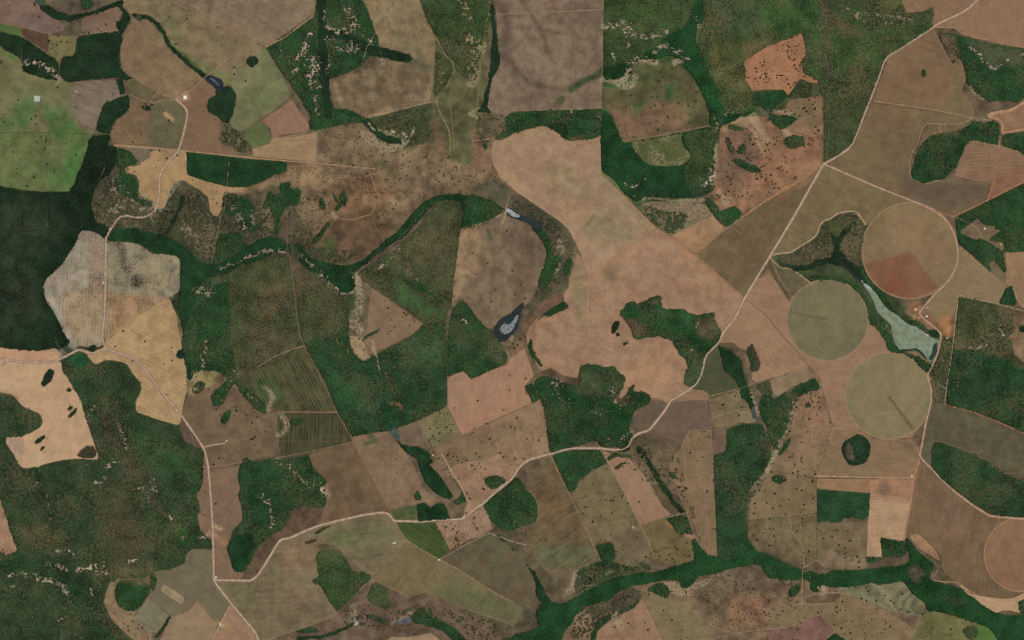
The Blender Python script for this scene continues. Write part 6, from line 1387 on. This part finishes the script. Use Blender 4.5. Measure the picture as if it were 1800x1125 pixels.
def land_sheet(name, p, col, rag, mat, veg=0., sand=0., soft=True):
    v, f, b = poly_sheet(p, rag)
    c = np.tile(lin(col), (len(v), 1))
    if soft: c = apply_soft(v[:, 0], v[:, 1], c, 'f')
    sandv = np.full(len(v), float(sand))
    if soft:
        bb = (v[:, 0].min(), v[:, 0].max(), v[:, 1].min(), v[:, 1].max())
        for op in OPS:
            if op[0] != 'C': continue
            _, q, w, tt, _, cc_ = op
            if max(t[0] for t in q) < bb[0] - w or min(t[0] for t in q) > bb[1] + w or max(t[1] for t in q) < bb[2] - w or min(t[1] for t in q) > bb[3] + w: continue
            al = smooth(1.3, .4, linedist(v[:, 0], v[:, 1], q) / (w * .62 + 1))
            sandv += (.5 + tt * .8 - sandv) * al
            c += (lin(cc_) - c) * (al * .25)[:, None]
    z = .05 * level_for(p)
    wx, wy = world_xy(v[:, 0], v[:, 1])
    co = np.stack([wx, wy, np.full(len(v), z)], 1)
    fl = [len(t) for t in f]
    area = 0
    t0 = f[0]
    a = co[t0[1]] - co[t0[0]]; bb = co[t0[2]] - co[t0[0]]
    if a[0] * bb[1] - a[1] * bb[0] < 0:
        f = [t[::-1] for t in f]
    fi = np.fromiter((i for t in f for i in t), dtype=np.int32)
    org = (float(wx.mean()), float(wy.mean()), 0.0)
    return make_mesh(name, co, fi, fl, {'Col': c, 'veg': np.full(len(v), veg), 'sand': sandv}, mat, origin=org), z

def ribbon(name, p, w, z, mat, closed=False, jitter=.12):
    p = chaikin(resample(p, 8.0, closed), 2, closed)
    p = resample(p, 3.0, closed)
    a = np.array(p); n = len(a)
    if closed:
        tg = np.roll(a, -1, 0) - np.roll(a, 1, 0)
    else:
        tg = np.gradient(a, axis=0)
    tg /= np.linalg.norm(tg, axis=1)[:, None] + 1e-9
    nm = np.stack([-tg[:, 1], tg[:, 0]], 1)
    wv = (w / 2) * (1 + rng.uniform(-jitter, jitter, n))
    L = a + nm * wv[:, None]; Rr = a - nm * wv[:, None]
    v = np.concatenate([L, Rr])
    wx, wy = world_xy(v[:, 0], v[:, 1])
    co = np.stack([wx, wy, np.full(len(v), z)], 1)
    i = np.arange(n if closed else n - 1); j = (i + 1) % n
    q = np.stack([i, j, j + n, i + n], 1)
    e1 = co[q[0][1]] - co[q[0][0]]; e2 = co[q[0][2]] - co[q[0][0]]
    if e1[0] * e2[1] - e1[1] * e2[0] < 0: q = q[:, ::-1]
    return make_mesh(name, co, q, np.full(len(q), 4), None, mat)

_rm = {}
def road_mat(c, nm):
    if c not in _rm: _rm[c] = flat_material(nm, c, var=.16, size=45)
    return _rm[c]
def short_label(label):
    n = len(label)
    for cut in (' with ', ' below ', ' above ', ' beside ', ' between ', ' under ', ' wrapping ', ' right of ', ' left of ', ' west of ', ' near ', ' by ', ' at ', ' around ', ' round ', ' tapering '):
        k = label.find(cut)
        if k > 0 and sum(f[3].startswith(label[:k]) for f in FIELDS) == 1: n = min(n, k)
    w = label[:n].split()[:10]
    while w[-1] in ('the', 'a', 'of', 'and', 'with', 'down', 'from', 'to', 'in', 'on', 'by', 'right', 'left', 'below', 'southwards'): w.pop()
    return ' '.join(w)
for (p, col, name, label, o) in FIELDS:
    mo = {k: o[k] for k in ('rows', 'streak', 'contour') if k in o}
    mo['mot'] = o.get('mot', .25)
    if 'streak' not in o and 'rows' not in o:
        e = max(range(len(p)), key=lambda i: math.dist(p[i], p[(i + 1) % len(p)]))
        q1, q2 = p[e], p[(e + 1) % len(p)]
        ang = math.degrees(math.atan2(-(q2[1] - q1[1]), q2[0] - q1[0])) % 180
        mo['streak'] = (round(ang / 15) * 15, .07 if o['cat'] == 'field' else .05)
    ob, z = land_sheet(name, p, col, o.get('rag', 1.2 if o.get('n') else .45), land_material('soil_and_grass', **mo), o.get('veg', 0.), o.get('sand', 0.))
    tag(ob, label, o['cat'])
    if o['cat'] == 'field':
        k_ = 1.13 if sum(p[0]) % 3 > 1 else .86
        mc = tuple(min(255, int(v_ * k_) // 6 * 6) for v_ in col)
        mg = ribbon('field_margin', p, .7, z + .05, road_mat(mc, 'margin_earth'), True, .5)
        mg.parent = ob; mg.location = mg.location - ob.location
    if o.get('T'):
        ax = [q[0] for q in p]; ay = [q[1] for q in p]
        A = abs(sum(p[i][0] * p[(i + 1) % len(p)][1] - p[(i + 1) % len(p)][0] * p[i][1] for i in range(len(p)))) / 2
        n = int(A / 1000 * o['T'])
        got = 0
        gl = short_label(label)
        while got < n:
            x, y = random.uniform(min(ax), max(ax)), random.uniform(min(ay), max(ay))
            if vnoise(np.array([x]), np.array([y]), 17, 91)[0] < .25 + random.random() * .6: continue
            if inside(np.array([x]), np.array([y]), p)[0]:
                ux, uy = (x - min(ax)) / (max(ax) - min(ax)), (y - min(ay)) / (max(ay) - min(ay))
                place = ('upper ' if uy < .4 else 'lower ' if uy > .6 else '') + ('left' if ux < .4 else 'right' if ux > .6 else 'middle')
                TREES.append((x, y, .45 + 1.5 * random.random() ** 2.6, 'dark tree, ' + place + ' of the ' + gl)); got += 1
for op in OPS:
    if op[0] == 'D':
        _, p, dens, (r0, r1), grp = op
        ax = [q[0] for q in p]; ay = [q[1] for q in p]
        A = abs(sum(p[i][0] * p[(i + 1) % len(p)][1] - p[(i + 1) % len(p)][0] * p[i][1] for i in range(len(p)))) / 2
        got = 0
        while got < int(A / 1000 * dens):
            x, y = random.uniform(min(ax), max(ax)), random.uniform(min(ay), max(ay))
            if vnoise(np.array([x]), np.array([y]), 17, 91)[0] < .25 + random.random() * .6: continue
            if inside(np.array([x]), np.array([y]), p)[0]:
                TREES.append((x, y, random.uniform(r0, r1) * .8, grp)); got += 1

TOPZ = .05 * (max(l for _, l in LEVELS_) + 1)
PZ = TOPZ + .3
for (label, (cx_, cy_), r, col) in PIVOTS:
    p = [(cx_ + r * math.cos(a * math.pi / 60), cy_ + r * math.sin(a * math.pi / 60)) for a in range(120)]
    p = [(min(x, 1806), y) for x, y in p]
    mo = dict(mot=.14, streak=(-40, .04))
    ob, z = land_sheet('pivot_field', p, col, 0.15, land_material('soil_and_grass', **mo))
    ob.location.z = PZ - z
    tag(ob, label, 'pivot field')
    ring = [(cx_ + (r + .4) * math.cos(a * math.pi / 90), cy_ + (r + .4) * math.sin(a * math.pi / 90)) for a in range(180)]
    if cx_ < 1780:
        rb = ribbon('ring_track', ring, 1.8, PZ + .1, flat_material('ring_track_dust', (156, 122, 92), var=.12, size=60), True)
    else:
        ring = [q for q in ring if q[0] < 1800]
        ring.sort(key=lambda q: math.atan2(q[1] - cy_, q[0] - cx_) % (2 * math.pi))
        rb = ribbon('ring_track', ring, 1.6, PZ + .1, flat_material('ring_track_dust', (164, 126, 94), var=.12, size=60))
    rb.parent = ob
    rb.location = rb.location - ob.location

RZ = PZ + .3
for i, (s, w, c) in enumerate(TRACKS):
    if w < .1: continue
    tag(ribbon('track', pts(s), w * 1.0, RZ + .02 * (i % 8), road_mat(c, 'packed_earth'), jitter=.35), kind='structure')
for i, (s, w, c) in enumerate(ROADS):
    p = pts(s)
    if w > 2: tag(ribbon('road_verge', p, w * 1.9, RZ + .18 + .03 * i, road_mat((142, 114, 90), 'verge_earth'), jitter=.3), kind='structure')
    tag(ribbon('dirt_road', p, w, RZ + .45 + .02 * i, road_mat(c, 'pale_gravel'), jitter=.08), kind='structure')

for (name, label, s, col, _) in WATERS:
    p = pts(s)
    if len(p) < 4: continue
    p = chaikin(p, 2)
    v, f, b = poly_sheet(p, 1.3, 30)
    wx, wy = world_xy(v[:, 0], v[:, 1])
    co = np.stack([wx, wy, np.full(len(v), RZ - .1)], 1)
    fi = np.fromiter((i for t in f for i in t[::-1]), dtype=np.int32)
    e1 = co[f[0][1]] - co[f[0][0]]; e2 = co[f[0][2]] - co[f[0][0]]
    if e1[0] * e2[1] - e1[1] * e2[0] > 0: fi = np.fromiter((i for t in f for i in t), dtype=np.int32)
    m = flat_material('still_water', col, rough=.6, var=.16, size=55, spec=.06)
    ob = make_mesh(name, co, fi, [len(t) for t in f], None, m)
    tag(ob, label, kind='structure')
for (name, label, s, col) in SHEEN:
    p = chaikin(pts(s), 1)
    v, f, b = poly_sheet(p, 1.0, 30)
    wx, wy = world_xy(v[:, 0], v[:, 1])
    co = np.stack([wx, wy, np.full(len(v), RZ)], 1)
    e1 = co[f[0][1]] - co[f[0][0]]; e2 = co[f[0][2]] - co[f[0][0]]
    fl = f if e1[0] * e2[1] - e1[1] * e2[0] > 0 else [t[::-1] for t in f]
    ob = make_mesh(name, co, np.fromiter((i for t in fl for i in t), dtype=np.int32), [len(t) for t in f], None, flat_material('sheen_weed_colour', col, var=.35, size=30))
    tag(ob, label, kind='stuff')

# ---------------------------------------------------------------- woods: canopy sheets with crowns, gaps and edges
TYPES = {   # colour, height, roughness of the canopy
 'dark': ((34, 54, 34), 10, 3.2), 'deep': ((29, 46, 28), 13, 3.6), 'darkgreen': ((34, 62, 36), 11, 2.6), 'green': ((40, 69, 39), 9, 2.4),
 'lush': ((57, 76, 43), 7, 1.8), 'olive': ((66, 74, 46), 6, 1.8), 'mixed': ((58, 70, 45), 7, 2.6), 'brown': ((64, 62, 44), 6, 2.4), 'bright': ((42, 84, 54), 8, 2),
 'scrub': ((66, 68, 48), 4.5, 1.6), 'thin': ((50, 66, 40), 5, 2.0),
 'sw': ((50, 68, 42), 9, 2.8), 'ne': ((60, 76, 44), 7, 2.2), 'big': ((42, 68, 40), 9, 2.0), 'gallery': ((35, 68, 37), 11, 2.4), 'plant': ((42, 72, 44), 8, 1.4)}
jx = (rng.random(FX.shape) - .5) * .8; jy = (rng.random(FX.shape) - .5) * .8
hz = rng.random(FX.shape)
lumps = fbm(FX, FY, 14, 71, 3)
L = lab[:-1, :-1].copy()                   # a cell belongs to the wood of its upper left sample
idx = np.arange(FX.size).reshape(FX.shape)
for k, (name, label, typ, stuff, o) in enumerate(WOODS, 1):
    m = L == k
    if not m.any(): continue
    col, H, rough = TYPES[typ]
    jj_, ii_ = np.nonzero(m)
    a = idx[jj_, ii_]; b = idx[jj_, ii_ + 1]; c = idx[jj_ + 1, ii_ + 1]; d = idx[jj_ + 1, ii_]
    q = np.stack([d, c, b, a], 1)
    un, inv = np.unique(q, return_inverse=True)
    inv = inv.reshape(q.shape)
    px = (FX.ravel()[un] + jx.ravel()[un]); py = (FY.ravel()[un] + jy.ravel()[un])
    z = H + (hz.ravel()[un] - .5) * 2 * rough + (lumps.ravel()[un] - .5) * 6
    z = np.maximum(z, 3.5)
    wx, wy = world_xy(px, py)
    n = len(un)
    # edges of the wood drop to the ground
    pm = np.pad(m, 1)
    sk = []
    for (dj, di, e) in ((-1, 0, (a, b)), (1, 0, (c, d)), (0, -1, (d, a)), (0, 1, (b, c))):
        nb = pm[jj_ + 1 + dj, ii_ + 1 + di]
        w_ = ~nb
        if w_.any(): sk.append(np.stack([e[0][w_], e[1][w_]], 1))
    sk = np.concatenate(sk) if sk else np.zeros((0, 2), int)
    loc = np.searchsorted(un, sk)
    low = np.stack([wx, wy, np.zeros(n)], 1)
    uu, il = np.unique(loc, return_inverse=True)
    il = il.reshape(loc.shape)
    co = np.concatenate([np.stack([wx, wy, z], 1), low[uu]])
    sq = np.stack([loc[:, 1], loc[:, 0], n + il[:, 0], n + il[:, 1]], 1)
    qq = np.concatenate([inv, sq])
    cc = np.tile(lin(col) * (.88, .86, .86), (n, 1))
    cc = apply_soft(px, py, cc, 'w')
    cc = cc * (.8 + .4 * rng.random(n))[:, None]
    cc = np.concatenate([cc, cc[uu]])
    ob = make_mesh(name, co, qq, np.full(len(qq), 4), {'Col': cc}, land_material('canopy', sp=o.get('sp', {'sw': .34, 'ne': .5, 'mixed': .5, 'olive': .6, 'scrub': .8, 'big': .3, 'green': .25, 'lush': .3, 'thin': .4}.get(typ, 0.))))
    tag(ob, label, 'forest' if stuff else {'copse': 'copse', 'plantation': 'plantation'}.get(name, 'wood'), kind='stuff' if stuff else 'thing')

# ---------------------------------------------------------------- single trees
def crown(n=7, seed=0, h=1.0):
    r = random.Random(seed)
    v = [(0, 0, 1.25)]
    for ring, (rr, zz) in enumerate(((.62, 1.0), (1.0, .55), (.55, .18))):
        for i in range(n):
            a = 2 * math.pi * (i + .5 * ring) / n
            k = rr * r.uniform(.82, 1.18)
            v.append((k * math.cos(a), k * math.sin(a), zz * r.uniform(.9, 1.1)))
    f = [(0, 1 + i, 1 + (i + 1) % n) for i in range(n)]
    for ring in range(2):
        s = 1 + ring * n
        f += [(s + i, s + n + i, s + n + (i + 1) % n, s + (i + 1) % n) for i in range(n)]
    f.append(tuple(1 + 2 * n + i for i in reversed(range(n))))
    # trunk
    s = len(v)
    for zz in (.2, 0):
        for i in range(4):
            v.append((.09 * math.cos(i * math.pi / 2), .09 * math.sin(i * math.pi / 2), zz))
    f += [(s + i, s + 4 + i, s + 4 + (i + 1) % 4, s + (i + 1) % 4) for i in range(4)]
    return v, f
leaf = flat_material('tree_leaves', (50, 58, 32), var=.3, size=6)
protos = []
for sd_ in range(5):
    v, f = crown(7, sd_)
    me = bpy.data.meshes.new('tree')
    me.from_pydata(v, [], f); me.materials.append(leaf)
    protos.append(me)
def woody(x, y):
    i, j = int((x + 6) / FS), int((y + 6) / FS)
    return 0 <= i < lab.shape[1] and 0 <= j < lab.shape[0] and lab[j, i] > 0
road_pts = [pts(s) for s, w, c in ROADS]
T = [t for t in TREES if -1 < t[0] < 1801 and -1 < t[1] < 1126 and not woody(t[0], t[1])]
tx = np.array([t[0] for t in T]); ty = np.array([t[1] for t in T])
keep = np.ones(len(T), bool)
for rp in road_pts: keep &= linedist(tx, ty, rp) > 3
for (_, _, s, _, _) in WATERS: keep &= ~inside(tx, ty, pts(s))
T = [t for t, k_ in zip(T, keep) if k_]
T.sort(key=lambda t: -t[2])
from collections import Counter
for i, (x, y, r, g_) in enumerate(T[:300]):
    ob = bpy.data.objects.new('tree', protos[i % 5])
    wx, wy = world_xy(x, y)
    ob.location = (wx, wy, 0)
    ob.rotation_euler = (0, 0, random.uniform(0, 6.28))
    s_ = r * M
    ob.scale = (s_, s_, s_ * random.uniform(1.0, 1.4) * .8)
    scene.collection.objects.link(ob)
    tag(ob, g_, 'tree', 'trees: ' + g_.split(', ')[-1], 'thing')
# the remaining small trees, and the bush dots on the open savanna, as one mass
rest = [(x, y, r) for x, y, r, _ in T[300:]]
n_try = 42000
sx = rng.uniform(0, 1800, n_try); sy = rng.uniform(0, 1125, n_try)
gi = np.clip(((sx - X0) / GS).astype(int), 0, nx - 1); gj = np.clip(((sy - Y0) / GS).astype(int), 0, ny - 1)
clear = np.ones(n_try, bool)
fi_ = np.clip(((sx + 6) / FS).astype(int), 0, lab.shape[1] - 1); fj_ = np.clip(((sy + 6) / FS).astype(int), 0, lab.shape[0] - 1)
clear &= lab[fj_, fi_] == 0
for (p, col, name, label, o) in FIELDS:
    ins = clear.copy()
    ax = [q[0] for q in p]; ay = [q[1] for q in p]
    c_ = np.nonzero(clear & (sx > min(ax)) & (sx < max(ax)) & (sy > min(ay)) & (sy < max(ay)))[0]
    hit = c_[inside(sx[c_], sy[c_], p)]
    clear[hit[rng.random(len(hit)) > o.get('veg', 0.) * .6]] = False
for (_, c0, r, _) in PIVOTS: clear &= (sx - c0[0]) ** 2 + (sy - c0[1]) ** 2 > (r + 2) ** 2
for (_, _, s, _, _) in WATERS: clear &= ~inside(sx, sy, pts(s))
for s, w, c in ROADS: clear &= linedist(sx, sy, pts(s)) > 3
clear &= rng.random(n_try) < gveg[gj, gi] * 1.4 * np.clip(fbm(sx, sy, 30, 83, 3) * 3 - .8, 0, 1)
for x, y in zip(sx[clear], sy[clear]):
    rest.append((x, y, .45 + .6 * rng.random() ** 2))
for k, (name, label, typ, stuff, o) in enumerate(WOODS, 1):
    if o.get('ns') or typ in ('scrub',): continue
    m = L == k
    inner = m[1:-1, 1:-1] & ~(m[:-2, 1:-1] & m[2:, 1:-1] & m[1:-1, :-2] & m[1:-1, 2:])
    ej, ei = np.nonzero(inner)
    pick = rng.random(len(ej)) < .34
    ex = FX[0, 0] + (ei[pick] + 1.5) * FS + rng.normal(0, 2.0, pick.sum()); ey = FY[0, 0] + (ej[pick] + 1.5) * FS + rng.normal(0, 2.0, pick.sum())
    ok = (ex > 0) & (ex < 1800) & (ey > 0) & (ey < 1125)
    for x, y in zip(ex[ok], ey[ok]):
        if not woody(x, y) and math.hypot(x - 1599.5, y - 440.5) > 86: rest.append((x, y, .45 + .75 * rng.random() ** 2))
ra = np.array(rest)
kp = np.ones(len(ra), bool)
for s, w, c in ROADS: kp &= linedist(ra[:, 0], ra[:, 1], pts(s)) > 2.2
for (_, _, s, _, _) in WATERS: kp &= ~inside(ra[:, 0], ra[:, 1], pts(s))
for (_, c0, r, _) in PIVOTS: kp &= (ra[:, 0] - c0[0]) ** 2 + (ra[:, 1] - c0[1]) ** 2 > (r + 2) ** 2
ra = ra[kp]; N_ = len(ra)
bx, by = world_xy(ra[:, 0], ra[:, 1]); br = ra[:, 2] * M
ang = rng.uniform(0, 6.28, N_)
V = [np.stack([bx, by, br * 1.2], 1)]
for k in range(6):
    rr = br * rng.uniform(.8, 1.2, N_)
    V.append(np.stack([bx + rr * np.cos(ang + k * math.pi / 3), by + rr * np.sin(ang + k * math.pi / 3), br * .5], 1))
V.append(np.stack([bx, by, br * 0 - .2], 1))
V = np.stack(V, 1).reshape(-1, 3)
b0 = (np.arange(N_) * 8)[:, None]
fs = []
for k in range(6):
    fs.append(np.concatenate([b0, b0 + 1 + k, b0 + 1 + (k + 1) % 6], 1))
    fs.append(np.concatenate([b0 + 7, b0 + 1 + (k + 1) % 6, b0 + 1 + k], 1))
fs = np.concatenate(fs)
ob = make_mesh('scattered_bushes', V, fs, np.full(len(fs), 3), None, leaf, origin=(0, 0, 0))
tag(ob, 'small dark bushes and trees sprinkled over the open savanna', 'bushes', kind='stuff')

# ---------------------------------------------------------------- farm buildings
white = flat_material('white_roof', (236, 230, 212), rough=.5, var=.04)
grey = flat_material('grey_roof', (176, 176, 160), rough=.6, var=.06)
tile_ = flat_material('clay_roof', (168, 112, 84), rough=.8, var=.1)
cream = flat_material('cream_roof', (212, 186, 140), rough=.7, var=.06)
wallm = flat_material('rendered_wall', (190, 176, 150), var=.06)
def building(label, x, y, w, d, h, ang, roofm, name='farm_building'):
    wx, wy = world_xy(x, y)
    e = bpy.data.objects.new(name, None); e.location = (wx, wy, 0); e.rotation_euler = (0, 0, math.radians(ang))
    scene.collection.objects.link(e); tag(e, label, 'building')
    def part(nm, v, f, m):
        me = bpy.data.meshes.new(nm); me.from_pydata(v, [], f); me.materials.append(m)
        o = bpy.data.objects.new(nm, me); o.parent = e; scene.collection.objects.link(o)
    a, b = w / 2, d / 2
    part('wall', [(-a, -b, 0), (a, -b, 0), (a, b, 0), (-a, b, 0), (-a, -b, h), (a, -b, h), (a, b, h), (-a, b, h), (-a, 0, h * 1.3), (a, 0, h * 1.3)],
         [(0, 1, 5, 4), (2, 3, 7, 6), (1, 2, 6, 9, 5), (3, 0, 4, 8, 7)], wallm)
    a += .8; b += .8
    k = h - .8 * .3 * h / (d / 2); r = h * 1.3 + .15; t = .3
    part('roof', [(-a, -b, k), (a, -b, k), (a, 0, r), (-a, 0, r), (a, b, k), (-a, b, k), (-a, -b, k + t), (a, -b, k + t), (a, 0, r + t), (-a, 0, r + t), (a, b, k + t), (-a, b, k + t)],
         [(6, 7, 8, 9), (9, 8, 10, 11), (1, 0, 3, 2), (2, 3, 5, 4), (0, 1, 7, 6), (4, 5, 11, 10), (1, 2, 8, 7), (2, 4, 10, 8), (3, 0, 6, 9), (5, 3, 9, 11)], roofm)
building('large white roofed barn beside the road head in the northwest', 325.3, 171.3, 33, 36, 6, 0, white)
building('square pale grey tank shed in the green pasture', 65, 173.6, 64, 60, 5, -3, grey, 'tank_shed')
building('cream roofed farmhouse left of the road bend by the lake', 1609.5, 544, 26, 20, 4, 45, cream)
building('small white shed right of the road bend by the lake', 1628.8, 556.3, 16, 15, 4, 0, white)
building('grey shed nearest the lane above the small white shed', 1629.5, 541, 18, 10, 4, 45, grey)
building('pale grey farm shed just below the road corner by the lake', 1615, 559, 18, 10, 4, 45, grey)
building('pink roofed house on the red yard by the dam', 1668, 590.5, 20, 12, 4, 40, tile_)
building('cream shed beside the pink roofed house', 1665, 594, 18, 12, 4, 10, cream)
building('tiny white house at the white road junction in the southwest', 379.5, 1015, 16, 16, 4, 20, white)
building('long white shed beside the lower road branch', 387, 1098, 10, 26, 4, 10, white)
building('second white shed right of the long one', 391, 1100, 8, 24, 4, 12, grey)
building('long white silage clamp on the streaky field', 693, 954.5, 34, 7, 3, 14, white)
building('small white creekside house among farmyard trees', 761.5, 800, 14, 9, 4, 60, white)
building('little pale house beside the hamlet lane', 1113, 927, 14, 16, 4, 0, cream)
building('pinkish house near the olive pasture lane', 861.5 + 250, 931, 16, 12, 4, 0, tile_)
building('white house at the centre farm by the road bridge', 1094, 780, 10, 10, 4, 0, white)
building('small tan roofed house beside the road in the far west', 181, 497, 16, 20, 4, 0, cream)
building('pale roofed house on the brown hill pasture', 398, 775, 18, 12, 4, 10, cream)
building('white hut in the mauve clearing of the far northwest', 134, 161, 16, 12, 3, 40, grey)
building('small white farm house in the clearing of the eastern wood', 1731, 402, 14, 14, 4, 0, white)
building('pale hut at the tip of the eastern wood clearing', 1759, 430, 12, 12, 4, 0, cream)
building('white hut beside the centre olive track junction', 772, 984, 14, 12, 4, 30, white)
building('white pump shed beside the field corner below the pivots', 1603, 837, 16, 12, 4, 0, white)
